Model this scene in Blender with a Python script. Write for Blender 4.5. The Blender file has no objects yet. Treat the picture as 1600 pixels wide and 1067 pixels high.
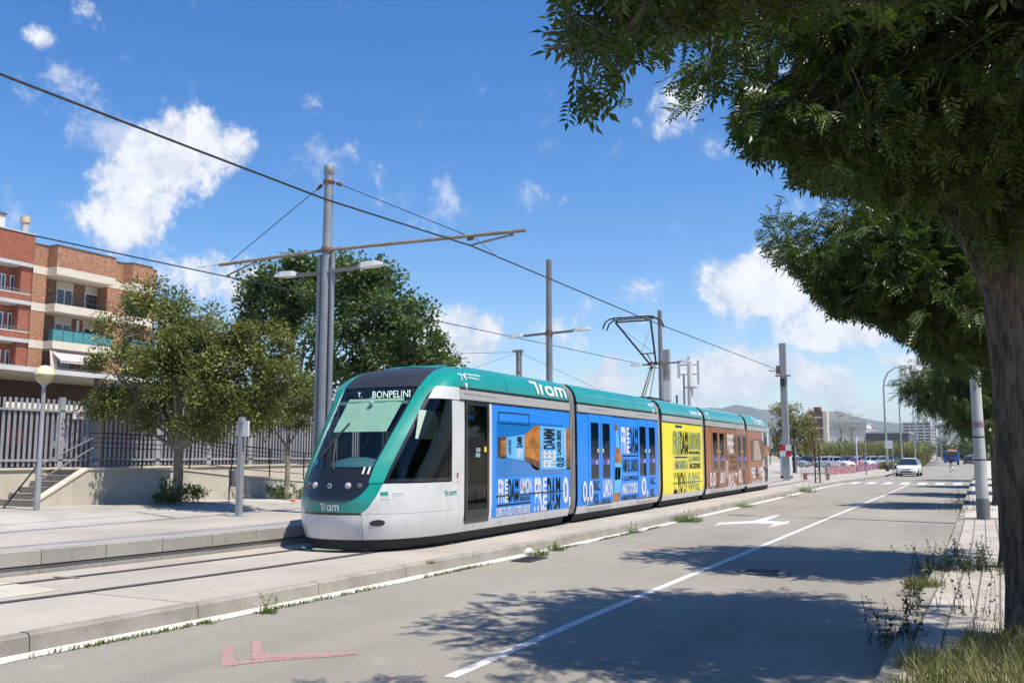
import bpy, math, random
import numpy as np
from mathutils import Vector, Matrix
R = math.radians
SC = bpy.context.scene
COL = SC.collection
# ------------------------------------------------------------------ camera
PXF, EYE, VPX, VPY = 1435.0, 1.85, 1512.0, 709.0      # focal length in pixels of the 1600 px photo, eye height, vanishing point of the street
PITCH = math.atan((VPY - 533.5) / PXF)
YAW = math.atan((VPX - 800) / math.hypot(PXF, VPY - 533.5))
cam_data = bpy.data.cameras.new('camera'); cam = bpy.data.objects.new('camera', cam_data); COL.objects.link(cam)
cam.location = (0, 0, EYE); cam.rotation_euler = (math.pi / 2 + PITCH, 0, YAW)
cam_data.sensor_width = 36.0; cam_data.lens = PXF / 1600 * 36.0
cam_data.clip_start = 0.05; cam_data.clip_end = 40000
SC.camera = cam
# ------------------------------------------------------------------ light, sky, exposure
SUN_EL, SHADOW_AZ = R(64.0), (-0.985, 0.17)            # shadows fall to the left of the street, slightly away
L3 = Vector((SHADOW_AZ[0] * math.cos(SUN_EL), SHADOW_AZ[1] * math.cos(SUN_EL), -math.sin(SUN_EL))).normalized()
sd = bpy.data.lights.new('sun', 'SUN'); sd.energy = 5.0; sd.angle = R(0.53); sd.color = (1.0, 0.935, 0.835)
sun = bpy.data.objects.new('sun', sd); COL.objects.link(sun)
sun.rotation_euler = L3.to_track_quat('-Z', 'Y').to_euler(); sun.location = (20, -5, 40)
SC.view_settings.view_transform = 'Standard'; SC.view_settings.look = 'None'
SC.view_settings.exposure = 0.58; SC.view_settings.gamma = 1.0; SC.view_settings.use_curve_mapping = False
SC.cycles.use_denoising = True
SC.cycles.max_bounces = 8; SC.cycles.transparent_max_bounces = 12; SC.cycles.volume_bounces = 0
SC.cycles.caustics_reflective = False; SC.cycles.caustics_refractive = False
world = bpy.data.worlds.new('World'); SC.world = world; world.use_nodes = True

def px_ray(u, v):
    rt = Vector((math.cos(YAW), math.sin(YAW), 0)); fw = Vector((-math.sin(YAW) * math.cos(PITCH), math.cos(YAW) * math.cos(PITCH), math.sin(PITCH)))
    up = rt.cross(fw)
    return rt * (u - 800) + up * (533.5 - v) + fw * PXF
def at_z(u, v, z=0.0):
    d = px_ray(u, v); t = (z - EYE) / d.z; p = d * t; p.z += EYE; return p
def at_x(u, v, x):
    d = px_ray(u, v); t = x / d.x; p = d * t; p.z += EYE; return p
def at_y(u, v, y):
    d = px_ray(u, v); t = y / d.y; p = d * t; p.z += EYE; return p
def to_px(P):
    P = np.asarray(P, float) - np.array([0, 0, EYE])
    rt = np.array([math.cos(YAW), math.sin(YAW), 0]); fw = np.array([-math.sin(YAW) * math.cos(PITCH), math.cos(YAW) * math.cos(PITCH), math.sin(PITCH)])
    up = np.cross(rt, fw); w = P @ fw
    return 800 + PXF * (P @ rt) / w, 533.5 - PXF * (P @ up) / w

class NT:                                             # small helper around a node tree
    def __init__(s, tree): s.t = tree; s.n = tree.nodes; s.l = tree.links
    def add(s, kind, **kw):
        nd = s.n.new('ShaderNode' + kind)
        for k, v in kw.items(): setattr(nd, k, v)
        return nd
    def put(s, sock, val):
        if isinstance(val, bpy.types.NodeSocket): s.l.new(val, sock)
        elif val is not None: sock.default_value = val
    def math(s, op, a, b=None, c=None, clamp=False):
        nd = s.add('Math', operation=op, use_clamp=clamp); s.put(nd.inputs[0], a)
        if b is not None: s.put(nd.inputs[1], b)
        if c is not None: s.put(nd.inputs[2], c)
        return nd.outputs[0]
    def vmath(s, op, a, b=None):
        nd = s.add('VectorMath', operation=op); s.put(nd.inputs[0], a)
        if b is not None: s.put(nd.inputs[1], b)
        return nd.outputs['Value'] if op in ('DOT_PRODUCT', 'LENGTH') else nd.outputs[0]
    def noise(s, vec, scale, detail=4, rough=.55, dist=0.0):
        nd = s.add('TexNoise'); s.put(nd.inputs['Vector'], vec); nd.inputs['Scale'].default_value = scale
        nd.inputs['Detail'].default_value = detail; nd.inputs['Roughness'].default_value = rough; nd.inputs['Distortion'].default_value = dist
        return nd.outputs[0]
    def mix(s, f, a, b, blend='MIX'):
        nd = s.add('Mix', data_type='RGBA', blend_type=blend); s.put(nd.inputs[0], f); s.put(nd.inputs[6], a); s.put(nd.inputs[7], b); return nd.outputs[2]
    def ramp(s, f, lo, hi, a=0.0, b=1.0, smooth=True):
        nd = s.add('MapRange', interpolation_type='SMOOTHSTEP' if smooth else 'LINEAR'); s.put(nd.inputs[0], f)
        for i, v in enumerate((lo, hi, a, b)): nd.inputs[1 + i].default_value = v
        return nd.outputs[0]
def c4(c): return (c[0], c[1], c[2], 1.0)

def build_sky():
    k = NT(world.node_tree); k.n.clear()
    out = k.add('OutputWorld'); bg = k.add('Background')
    sky = k.add('TexSky', sky_type='NISHITA'); sky.sun_disc = False
    sky.sun_elevation = SUN_EL; sx, sy = -SHADOW_AZ[0], -SHADOW_AZ[1]; sky.sun_rotation = math.atan2(sx, sy)
    sky.altitude = 20; sky.air_density = 1.0; sky.dust_density = 0.15; sky.ozone_density = 1.6
    tc = k.add('TexCoord'); D = tc.outputs['Generated']
    # (u, v, half width, half height, weight, tilt) of the cumulus clouds, as directions from the street
    clouds = [(300, 245, 115, 85, 1.0, 25), (190, 335, 110, 95, .85, 30), (330, 440, 150, 70, .95, 0), (140, 22, 42, 40, .8, -20), (60, 55, 36, 30, .65, 0),
              (1045, 165, 85, 62, .75, 38), (1180, 440, 135, 58, 1.05, 0), (1330, 495, 125, 65, .85, 0), (760, 535, 250, 70, .8, 0), (950, 590, 75, 48, .9, 0),
              (1140, 592, 140, 55, .95, 0), (1290, 605, 110, 50, .85, 0), (1420, 600, 140, 65, .7, 0), (870, 310, 34, 30, .3, 0), (600, 640, 280, 60, .7, 0), (520, 110, 24, 24, .2, 0),
              (-250, 300, 170, 90, .8, 10), (-700, 420, 260, 110, .8, 0), (2000, 420, 200, 90, .8, 0), (1800, 150, 160, 70, .7, 10), (2500, 300, 260, 120, .8, 0)]
    big = k.noise(D, 8.5, 10, .66, .15); fine = k.noise(D, 30, 8, .68, .1)
    nz = k.math('ADD', k.math('MULTIPLY', big, .72), k.math('MULTIPLY', fine, .28))
    dens = None
    for (u, v, a, b, wgt, tilt) in clouds:
        c = px_ray(u, v).normalized(); r = c.cross(Vector((0, 0, 1))).normalized(); up = r.cross(c)
        ct, st = math.cos(R(tilt)), math.sin(R(tilt)); r2 = r * ct + up * st; u2 = up * ct - r * st
        f = PXF * math.hypot(1, math.hypot(u - 800, v - 533) / PXF)
        q = k.add('VectorMath', operation='DOT_PRODUCT'); k.put(q.inputs[0], D); q.inputs[1].default_value = r2 * (f / a)
        w = k.add('VectorMath', operation='DOT_PRODUCT'); k.put(w.inputs[0], D); w.inputs[1].default_value = u2 * (f / b)
        x, y = q.outputs['Value'], w.outputs['Value']
        z = k.add('VectorMath', operation='DOT_PRODUCT'); k.put(z.inputs[0], D); z.inputs[1].default_value = c
        rr = k.math('ADD', k.math('MULTIPLY', x, x), k.math('MULTIPLY', y, y))
        m = k.math('MULTIPLY', k.math('MAXIMUM', k.math('SUBTRACT', 1.15, rr), 0.0), k.math('GREATER_THAN', z.outputs['Value'], 0.0))
        m = k.math('MULTIPLY', m, wgt)
        dens = m if dens is None else k.math('SMOOTH_MAX', dens, m, .25)
    far = k.ramp(k.noise(D, 3.1, 5, .55), .60, .78, 0, .5)         # scattered clouds everywhere else
    dens = k.math('MAXIMUM', dens, far)
    val = k.math('ADD', k.math('MULTIPLY', dens, .62), k.math('MULTIPLY', k.math('SUBTRACT', nz, .5), 3.3))
    cov = k.math('MULTIPLY', k.ramp(val, .24, .62), k.ramp(dens, 0.02, .30))
    lit = k.ramp(k.math('ADD', fine, k.math('MULTIPLY', val, .45)), .55, .95)
    ccol = k.mix(lit, (4.3, 4.6, 5.2, 1), (6.4, 6.4, 6.45, 1))
    hsv = k.add('HueSaturation'); hsv.inputs['Hue'].default_value = .508; hsv.inputs['Saturation'].default_value = 1.44; hsv.inputs['Value'].default_value = 1.0; k.put(hsv.inputs['Color'], sky.outputs[0])
    col = k.mix(k.math('MULTIPLY', cov, .93), hsv.outputs[0], ccol)
    bg.inputs['Strength'].default_value = 0.115
    k.put(bg.inputs['Color'], col); k.l.new(bg.outputs[0], out.inputs['Surface'])
build_sky()

# ------------------------------------------------------------------ materials
MATS = {}
def mat(name, col, rough=.6, metal=0.0, var=0.0, vscale=3.0, bump=0.0, bscale=40.0, spec=.5, coat=0.0, obj_space=False, speck=0.0, sscale=120.0, stretch=None, streak=0.0, col2=None):
    if name in MATS: return MATS[name]
    m = bpy.data.materials.new(name); m.use_nodes = True; MATS[name] = m
    k = NT(m.node_tree); p = k.n['Principled BSDF']
    p.inputs['Roughness'].default_value = rough; p.inputs['Metallic'].default_value = metal
    p.inputs['Specular IOR Level'].default_value = spec; p.inputs['Coat Weight'].default_value = coat; p.inputs['Coat Roughness'].default_value = .06
    if obj_space: vec = k.add('TexCoord').outputs['Object']
    else: vec = k.add('NewGeometry').outputs['Position']
    if stretch:
        mp = k.add('Mapping'); mp.inputs['Scale'].default_value = stretch; k.put(mp.inputs['Vector'], vec); vec2 = mp.outputs[0]
    else: vec2 = vec
    c = c4(col); cur = None
    if var > 0 or col2:
        n = k.ramp(k.noise(vec2, vscale, 5, .6), .28, .72)
        hi = c4(col2) if col2 else c4([min(1, x * (1 + var)) for x in col]); lo = c if col2 else c4([x * (1 - var) for x in col])
        cur = k.mix(n, lo, hi)
    if speck > 0:
        n = k.noise(vec, sscale, 2, .7)
        cur = k.mix(k.ramp(n, .3, .7), k.mix(1.0, cur or c, c4([1 - speck] * 3), 'MULTIPLY'), k.mix(1.0, cur or c, c4([1 + speck] * 3), 'MULTIPLY'))
    if streak > 0:                                      # rain streaks and grime running down
        mp = k.add('Mapping'); mp.inputs['Scale'].default_value = (5, 5, .35); k.put(mp.inputs['Vector'], vec)
        cur = k.mix(k.ramp(k.noise(mp.outputs[0], 1.0, 5, .65), .5, .8, 0, streak), cur or c, c4([x * .45 for x in col]))
    if cur is not None: k.put(p.inputs['Base Color'], cur)
    else: p.inputs['Base Color'].default_value = c
    if bump > 0:
        b = k.add('Bump'); b.inputs['Strength'].default_value = bump; b.inputs['Distance'].default_value = .01
        k.put(b.inputs['Height'], k.noise(vec, bscale, 4, .6)); k.l.new(b.outputs[0], p.inputs['Normal'])
    return m
def glass(name, tint=(.6, .72, .66), rough=.02, amount=1.0):
    if name in MATS: return MATS[name]
    m = bpy.data.materials.new(name); m.use_nodes = True; MATS[name] = m
    k = NT(m.node_tree); k.n.clear(); out = k.add('OutputMaterial'); mx = k.add('MixShader'); ge = k.add('NewGeometry')
    cs = k.math('ABSOLUTE', k.vmath('DOT_PRODUCT', ge.outputs['Normal'], ge.outputs['Incoming'])); sch = k.math('ADD', .045, k.math('MULTIPLY', .955, k.math('POWER', k.math('SUBTRACT', 1.0, cs, clamp=True), 5.0)))
    tr = k.add('BsdfTransparent'); tr.inputs[0].default_value = c4(tint); gl = k.add('BsdfGlossy'); gl.inputs['Roughness'].default_value = rough
    k.put(mx.inputs[0], k.math('MULTIPLY', sch, amount, clamp=True)); k.l.new(tr.outputs[0], mx.inputs[1]); k.l.new(gl.outputs[0], mx.inputs[2]); k.l.new(mx.outputs[0], out.inputs[0])
    return m
def leafmat(name, col, col2, trans=.35, rough=.45, vscale=1.3):
    if name in MATS: return MATS[name]
    m = bpy.data.materials.new(name); m.use_nodes = True; MATS[name] = m
    k = NT(m.node_tree); p = k.n['Principled BSDF']; out = k.n['Material Output']
    geo = k.add('NewGeometry'); rnd = geo.outputs['Random Per Island']; n = k.noise(geo.outputs['Position'], vscale, 3)
    f = k.math('ADD', k.math('MULTIPLY', rnd, .6), k.math('MULTIPLY', k.ramp(n, .3, .7), .4), clamp=True)
    c = k.mix(f, c4(col), c4(col2)); k.put(p.inputs['Base Color'], c); p.inputs['Roughness'].default_value = rough; p.inputs['Specular IOR Level'].default_value = .35
    tl = k.add('BsdfTranslucent'); k.put(tl.inputs[0], k.mix(1.0, c, (1.25, 1.35, .5, 1), 'MULTIPLY'))
    mx = k.add('MixShader'); mx.inputs[0].default_value = trans; k.l.new(p.outputs[0], mx.inputs[1]); k.l.new(tl.outputs[0], mx.inputs[2]); k.l.new(mx.outputs[0], out.inputs[0])
    return m
def emit(name, col, strength):
    if name in MATS: return MATS[name]
    m = bpy.data.materials.new(name); m.use_nodes = True; MATS[name] = m
    p = m.node_tree.nodes['Principled BSDF']; p.inputs['Base Color'].default_value = c4(col); p.inputs['Emission Color'].default_value = c4(col); p.inputs['Emission Strength'].default_value = strength
    return m

# ------------------------------------------------------------------ mesh helpers
class MB:
    def __init__(s): s.v = []; s.f = []; s.m = []; s.sm = []
    def add(s, vs, fs, m=0, smooth=False):
        o = len(s.v); s.v.extend([tuple(x) for x in vs])
        for f in fs: s.f.append(tuple(i + o for i in f)); s.m.append(m); s.sm.append(smooth)
        return s
    def box(s, x0, x1, y0, y1, z0, z1, m=0):
        v = [(x, y, z) for z in (z0, z1) for y in (y0, y1) for x in (x0, x1)]
        return s.add(v, [(0, 2, 3, 1), (4, 5, 7, 6), (0, 1, 5, 4), (2, 6, 7, 3), (0, 4, 6, 2), (1, 3, 7, 5)], m)
    def bar(s, p, q, w, h=None, m=0, up=(0, 0, 1)):
        p, q = Vector(p), Vector(q); h = h or w; d = (q - p).normalized(); up = Vector(up)
        if abs(d.dot(up)) > .99: up = Vector((0, 1, 0))
        a = d.cross(up).normalized() * (w / 2); b = a.cross(d).normalized() * (h / 2)
        v = [e + sa * a + sb * b for e in (p, q) for (sa, sb) in ((-1, -1), (1, -1), (1, 1), (-1, 1))]
        return s.add(v, [(3, 2, 1, 0), (4, 5, 6, 7)] + [(i, (i + 1) % 4, 4 + (i + 1) % 4, 4 + i) for i in range(4)], m)
    def tube(s, pts, r, n=8, m=0, cap=True, smooth=True):
        pts = [Vector(p) for p in pts]; rs = r if isinstance(r, (list, tuple)) else [r] * len(pts); o = []
        a = None
        for i, p in enumerate(pts):
            d = (pts[min(i + 1, len(pts) - 1)] - pts[max(i - 1, 0)]).normalized()
            if a is None: a = d.orthogonal().normalized()
            else: a = (a - d * a.dot(d)).normalized()
            b = d.cross(a)
            for j in range(n): t = 2 * math.pi * j / n; o.append(p + (a * math.cos(t) + b * math.sin(t)) * rs[i])
        f = [(i * n + j, i * n + (j + 1) % n, (i + 1) * n + (j + 1) % n, (i + 1) * n + j) for i in range(len(pts) - 1) for j in range(n)]
        s.add(o, f, m, smooth)
        if cap:
            k = len(s.v) - len(o)
            s.f.append(tuple(k + j for j in range(n))[::-1]); s.m.append(m); s.sm.append(False)
            s.f.append(tuple(k + (len(pts) - 1) * n + j for j in range(n))); s.m.append(m); s.sm.append(False)
        return s
    def cyl(s, c, r, z0, z1, n=16, m=0, r2=None): return s.tube([(c[0], c[1], z0), (c[0], c[1], z1)], [r, r if r2 is None else r2], n, m)
    def lathe(s, prof, c=(0, 0, 0), n=16, m=0, smooth=True):
        v = [(c[0] + r * math.cos(2 * math.pi * j / n), c[1] + r * math.sin(2 * math.pi * j / n), c[2] + z) for (r, z) in prof for j in range(n)]
        f = [(i * n + j, i * n + (j + 1) % n, (i + 1) * n + (j + 1) % n, (i + 1) * n + j) for i in range(len(prof) - 1) for j in range(n)]
        return s.add(v, f, m, smooth)
    def grid(s, P, m=0, smooth=True, flip=False, thick=0.0):
        P = np.asarray(P, float); nu, nv = P.shape[:2]
        idx = lambda i, j: i * nv + j
        f = [(idx(i, j), idx(i + 1, j), idx(i + 1, j + 1), idx(i, j + 1)) for i in range(nu - 1) for j in range(nv - 1)]
        if flip: f = [q[::-1] for q in f]
        vs = P.reshape(-1, 3)
        s.add(vs, f, m, smooth)
        if thick:
            du = np.gradient(P, axis=0); dv = np.gradient(P, axis=1); N = np.cross(du, dv)
            N /= np.linalg.norm(N, axis=2, keepdims=True) + 1e-9
            if flip: N = -N
            Q = P - N * thick; s.add(Q.reshape(-1, 3), [q[::-1] for q in f], m, smooth)
            ed = [(i, 0) for i in range(nu)] + [(nu - 1, j) for j in range(1, nv)] + [(i, nv - 1) for i in range(nu - 2, -1, -1)] + [(0, j) for j in range(nv - 2, -1, -1)]
            rim = [P[i, j] for (i, j) in ed] + [Q[i, j] for (i, j) in ed]; L = len(ed)
            qs = [(a + 1, a, L + a, L + a + 1) for a in range(L - 1)]
            s.add(rim, [q[::-1] for q in qs] if flip else qs, m, False)
        return s
    def prism(s, poly, fr, d0, d1, m=0):                # poly in 2D, fr(a, b, d) -> 3D point, extruded from d0 to d1
        n = len(poly); v = [fr(a, b, d0) for a, b in poly] + [fr(a, b, d1) for a, b in poly]
        return s.add(v, [tuple(range(n))[::-1], tuple(range(n, 2 * n))] + [(i, (i + 1) % n, n + (i + 1) % n, n + i) for i in range(n)], m)
    def mesh(s, name, mats, fix=True):
        me = bpy.data.meshes.new(name); me.from_pydata(s.v, [], s.f)
        for mm in (mats if isinstance(mats, (list, tuple)) else [mats]): me.materials.append(mm)
        me.polygons.foreach_set('material_index', s.m); me.polygons.foreach_set('use_smooth', s.sm); me.update()
        if any(s.sm): me.set_sharp_from_angle(angle=R(38))
        return me
    def build(s, name, mats, parent=None, world=False, bevel=0.0, **kw):
        if world and parent is not None:
            o = parent; off = Vector((0, 0, 0))
            while o is not None: off += o.location; o = o.parent
            s.v = [(x - off.x, y - off.y, z - off.z) for (x, y, z) in s.v]
        ob = bpy.data.objects.new(name, s.mesh(name, mats)); COL.objects.link(ob); ob.parent = parent
        if bevel > 0:
            b = ob.modifiers.new('bevel', 'BEVEL'); b.width = bevel; b.segments = 2; b.limit_method = 'ANGLE'
        for k_, v_ in kw.items(): ob[k_] = v_
        return ob
def thing(name, label, category, loc=(0, 0, 0), rotz=0.0, group=None):
    o = bpy.data.objects.new(name, None); COL.objects.link(o); o.empty_display_size = .2
    o.location = loc; o.rotation_euler = (0, 0, rotz); o['label'] = label; o['category'] = category
    if group: o['group'] = group
    return o
def tag(o, label, category, group=None):
    o['label'] = label; o['category'] = category
    if group: o['group'] = group
    return o
def link_copy(src, parent=None, **kw):
    c = src.copy(); COL.objects.link(c); c.parent = parent
    for k_, v_ in kw.items(): c[k_] = v_
    return c
def copy_tree(src, parent=None):
    c = link_copy(src, parent)
    for ch in list(src.children): copy_tree(ch, c)
    return c
def piece(name, me, parent, loc, rot=(0, 0, 0), scale=(1, 1, 1)):
    o = bpy.data.objects.new(name, me); COL.objects.link(o); o.parent = parent; o.location = loc; o.rotation_euler = rot; o.scale = scale; return o
def np_mesh(name, V, F, mats, smooth=False, mi=None):
    V = np.asarray(V, np.float32); F = np.asarray(F, np.int32); me = bpy.data.meshes.new(name)
    me.vertices.add(len(V)); me.vertices.foreach_set('co', V.ravel())
    nf, k_ = F.shape; me.loops.add(nf * k_); me.polygons.add(nf)
    me.loops.foreach_set('vertex_index', F.ravel()); me.polygons.foreach_set('loop_start', np.arange(0, nf * k_, k_, dtype=np.int32))
    for mm in (mats if isinstance(mats, (list, tuple)) else [mats]): me.materials.append(mm)
    if mi is not None: me.polygons.foreach_set('material_index', np.asarray(mi, np.int32))
    me.polygons.foreach_set('use_smooth', np.full(nf, smooth)); me.update(calc_edges=True); return me
_txt_cache = {}
def text_polys(s, bold=0.0):
    key = (s, bold)
    if key not in _txt_cache:
        cu = bpy.data.curves.new('t', 'FONT'); cu.body = s; cu.size = 1; cu.offset = bold; cu.resolution_u = 3
        ob = bpy.data.objects.new('t', cu); COL.objects.link(ob)
        me = bpy.data.meshes.new_from_object(ob)
        V = np.array([v.co[:2] for v in me.vertices]); Fs = [tuple(p.vertices) for p in me.polygons]
        bpy.data.objects.remove(ob); bpy.data.curves.remove(cu); bpy.data.meshes.remove(me)
        lo, hi = V.min(0), V.max(0); V = (V - lo) / (hi - lo); _txt_cache[key] = (V, Fs, (hi - lo))
    return _txt_cache[key]
# ================================================================== SETTING
rng = random.Random(7); nrg = np.random.default_rng(11)
def structure(o, **kw):
    o['kind'] = 'structure'
    for a, b in kw.items(): o[a] = b
    return o
M_ground = mat('dry_earth', (.30, .26, .19), .95, var=.25, vscale=.25, bump=.5, bscale=9, speck=.2, sscale=30)
def asphalt_mat():
    m = mat('asphalt', (.235, .228, .218), .93, spec=.3)
    k = NT(m.node_tree); p = k.n['Principled BSDF']; g = k.add('NewGeometry').outputs['Position']
    big = k.ramp(k.noise(g, .22, 4, .55), .3, .7)
    mp = k.add('Mapping'); mp.inputs['Scale'].default_value = (1.1, .06, 1); k.put(mp.inputs['Vector'], g)
    lane = k.ramp(k.noise(mp.outputs[0], 1.0, 3, .5), .3, .7)          # tyre-polished bands along the street
    c = k.mix(big, (.197, .183, .158, 1), (.257, .239, .207, 1)); c = k.mix(k.math('MULTIPLY', lane, .45), c, (.288, .266, .225, 1))
    sp = k.noise(g, 75, 3, .75); c = k.mix(k.ramp(sp, .28, .72), k.mix(1.0, c, (.60, .60, .61, 1), 'MULTIPLY'), k.mix(1.0, c, (1.42, 1.40, 1.37, 1), 'MULTIPLY'))
    sp2 = k.noise(g, 19, 4, .7); c = k.mix(k.ramp(sp2, .58, .8, 0, .5), c, (.12, .115, .105, 1)); st = k.noise(g, 1.7, 6, .7, .8); c = k.mix(k.ramp(st, .57, .75, 0, .42), c, (.145, .138, .128, 1)); c = k.mix(k.ramp(st, .30, .42, .35, 0), c, (.33, .31, .28, 1))
    vo = k.add('TexVoronoi', feature='DISTANCE_TO_EDGE'); vo.inputs['Scale'].default_value = .16
    wob = k.add('TexNoise'); wob.inputs['Scale'].default_value = 1.2; wob.inputs['Detail'].default_value = 5; k.put(wob.inputs['Vector'], g)
    k.put(vo.inputs['Vector'], k.vmath('ADD', g, k.vmath('SCALE', wob.outputs['Color'], None) if False else k.vmath('MULTIPLY', wob.outputs['Color'], (1.2, 1.2, 0))))
    c = k.mix(k.ramp(vo.outputs['Distance'], 0.0, .004, .16, 0), c, (.09, .085, .08, 1))
    k.put(p.inputs['Base Color'], c)
    b = k.add('Bump'); b.inputs['Strength'].default_value = .55; b.inputs['Distance'].default_value = .012; k.put(b.inputs['Height'], sp); k.l.new(b.outputs[0], p.inputs['Normal'])
    return m
M_asphalt = asphalt_mat()
M_slab = mat('tan_concrete', (.335, .300, .258), .9, var=.13, vscale=.5, bump=.3, bscale=60, speck=.13, sscale=55)
M_kerb = mat('kerb_concrete', (.25, .23, .195), .9, var=.2, vscale=1.6, bump=.3, bscale=35, speck=.12, sscale=60)
M_coping = mat('platform_coping', (.27, .255, .225), .88, var=.14, vscale=1.2, speck=.1, sscale=60, bump=.2, streak=.35)
M_gutter = mat('gutter_white', (.56, .53, .48), .85, var=.2, vscale=2.5, bump=.3, bscale=25, speck=.15, sscale=30)
M_paint = mat('road_paint', (.52, .50, .48), .7, var=.12, vscale=6, speck=.22, sscale=45)
M_steel = mat('rail_steel', (.20, .175, .16), .5, metal=.6, var=.25, vscale=2)
M_black = mat('black_gap', (.02, .018, .017), .9)
M_grey = mat('platform_grey', (.27, .27, .27), .88, var=.12, vscale=1.2, speck=.1, sscale=50)
M_dgrey = mat('platform_stripe', (.215, .21, .215), .88, var=.2, vscale=1.2, speck=.1, sscale=50)
M_pave = mat('panot_slab', (.42, .385, .335), .9, var=.12, vscale=1.1, bump=.3, bscale=45, speck=.12, sscale=60)
M_dust = mat('dusty_pavement', (.33, .31, .275), .92, var=.2, vscale=.6, bump=.3, bscale=25, speck=.12, sscale=40)

KY = [-20, 5.7, 10, 16.5, 22, 36, 55, 66, 81, 112, 520]; KX = [-8.9, -8.02, -7.75, -7.52, -7.4, -7.36, -7.4, -7.0, -5.95, -5.8, -5.9]
kx = lambda y: float(np.interp(y, KY, KX))
RY = [-20, 10, 20, 37, 84, 160, 900]; RX = [-1.1, -.73, -.45, -.24, .27, .9, 3.0]
rx = lambda y: float(np.interp(y, RY, RX))
tcx = lambda y: -9.93 - (.0085 * (16.5 - y) ** 2 if y < 16.5 else 0.0)          # centre of the near track
pex = lambda y: tcx(y) - 1.47                                                   # platform edge
SLAB, PLAT, SIDE = .17, .50, .12

def strip(mb, ys, fa, fb, z, m=0):
    for a, b in zip(ys[:-1], ys[1:]):
        mb.add([(fa(a), a, z), (fb(a), a, z), (fb(b), b, z), (fa(b), b, z)], [(0, 1, 2, 3)], m)
    return mb
def poly_sheet(mb, pts, z, m=0): return mb.add([(p[0], p[1], z) for p in pts], [tuple(range(len(pts)))], m)

g = MB(); n_ = 60
rr = [0, 30, 80, 200, 500, 1200, 3000, 8000, 11500]
gv = [(0, 0, -.04)] + [(r * math.cos(2 * math.pi * j / n_), r * math.sin(2 * math.pi * j / n_), -.04) for r in rr[1:] for j in range(n_)]
gf = [(0, 1 + j, 1 + (j + 1) % n_) for j in range(n_)] + [(1 + i * n_ + j, 1 + (i + 1) * n_ + j, 1 + (i + 1) * n_ + (j + 1) % n_, 1 + i * n_ + (j + 1) % n_) for i in range(len(rr) - 2) for j in range(n_)]
structure(g.add(gv, gf).build('ground', M_ground))
ys = list(np.arange(-18, 72.1, 2.0)) + [85, 100, 112, 140, 200, 320, 520]
lx = kx
road = structure(strip(MB(), ys, lx, lambda y: rx(y) + .02, 0.0).build('road', M_asphalt))
structure(strip(MB(), [84, 112, 150, 215], lambda y: -60, lambda y: kx(y) - .1, -.012).build('car_park_ground', mat('pale_asphalt', (.36, .34, .31), .95, var=.15, vscale=.3, speck=.12, sscale=20)))

# painted markings, parts of the road
cl = MB()
for a in np.arange(6.9, 60, 1.5):
    b = min(a + 1.5, 60); x = lambda y: float(np.interp(y, [7, 10.5, 17, 48, 60], [-3.98, -3.98, -3.87, -3.45, -3.3]))
    cl.add([(x(a) - .06, a, .004), (x(a) + .06, a, .004), (x(b) + .06, b, .004), (x(b) - .06, b, .004)], [(0, 1, 2, 3)])
cl.build('centre_line', M_paint, road)
def px_sheet(name, pts, z, m, parent, off=(0, 0), sc=1.0):
    q = [at_z(off[0] + a / sc, off[1] + b / sc, z) for a, b in pts]; me = MB(); me.add(q, [tuple(range(len(q)))][:1])
    o = me.build(name, m, parent, world=True)
    if o.data.polygons[0].normal.z < 0: o.data.flip_normals()
    return o
px_sheet('arrow_marking', [(1020, 568), (1050, 545), (1270, 533), (1400, 497), (1437, 499), (1350, 533), (1470, 539), (1492, 529), (1488, 549), (1355, 576), (1400, 553), (1270, 549), (1060, 556)], .004, M_paint, road, (860, 680), 4)
for i in range(7):
    x0 = -6.9 + i * 1.0
    MB().add([(x0, 61.5, .004), (x0 + .5, 61.5, .004), (x0 + .5, 66, .004), (x0, 66, .004)], [(0, 1, 2, 3)]).build('zebra_stripe', M_paint, road)
M_red = mat('red_spray', (.36, .15, .15), .85, var=.25, vscale=14, speck=.35, sscale=60, col2=(.26, .225, .205))
px_sheet('red_paint_mark', [(349, 1010), (364, 1008), (365, 1032), (545, 1019), (548, 1023), (420, 1032), (345, 1041)], .004, M_red, road)
px_sheet('red_paint_mark', [(391, 1001), (407, 999), (411, 1022), (553, 1017), (555, 1021), (470, 1026), (394, 1029)], .006, M_red, road)
px_sheet('red_paint_mark', [(1000, 851), (1022, 856), (1085, 852), (1085, 853.2), (1020, 857.6), (1000, 852)], .004, M_red, road)

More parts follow.
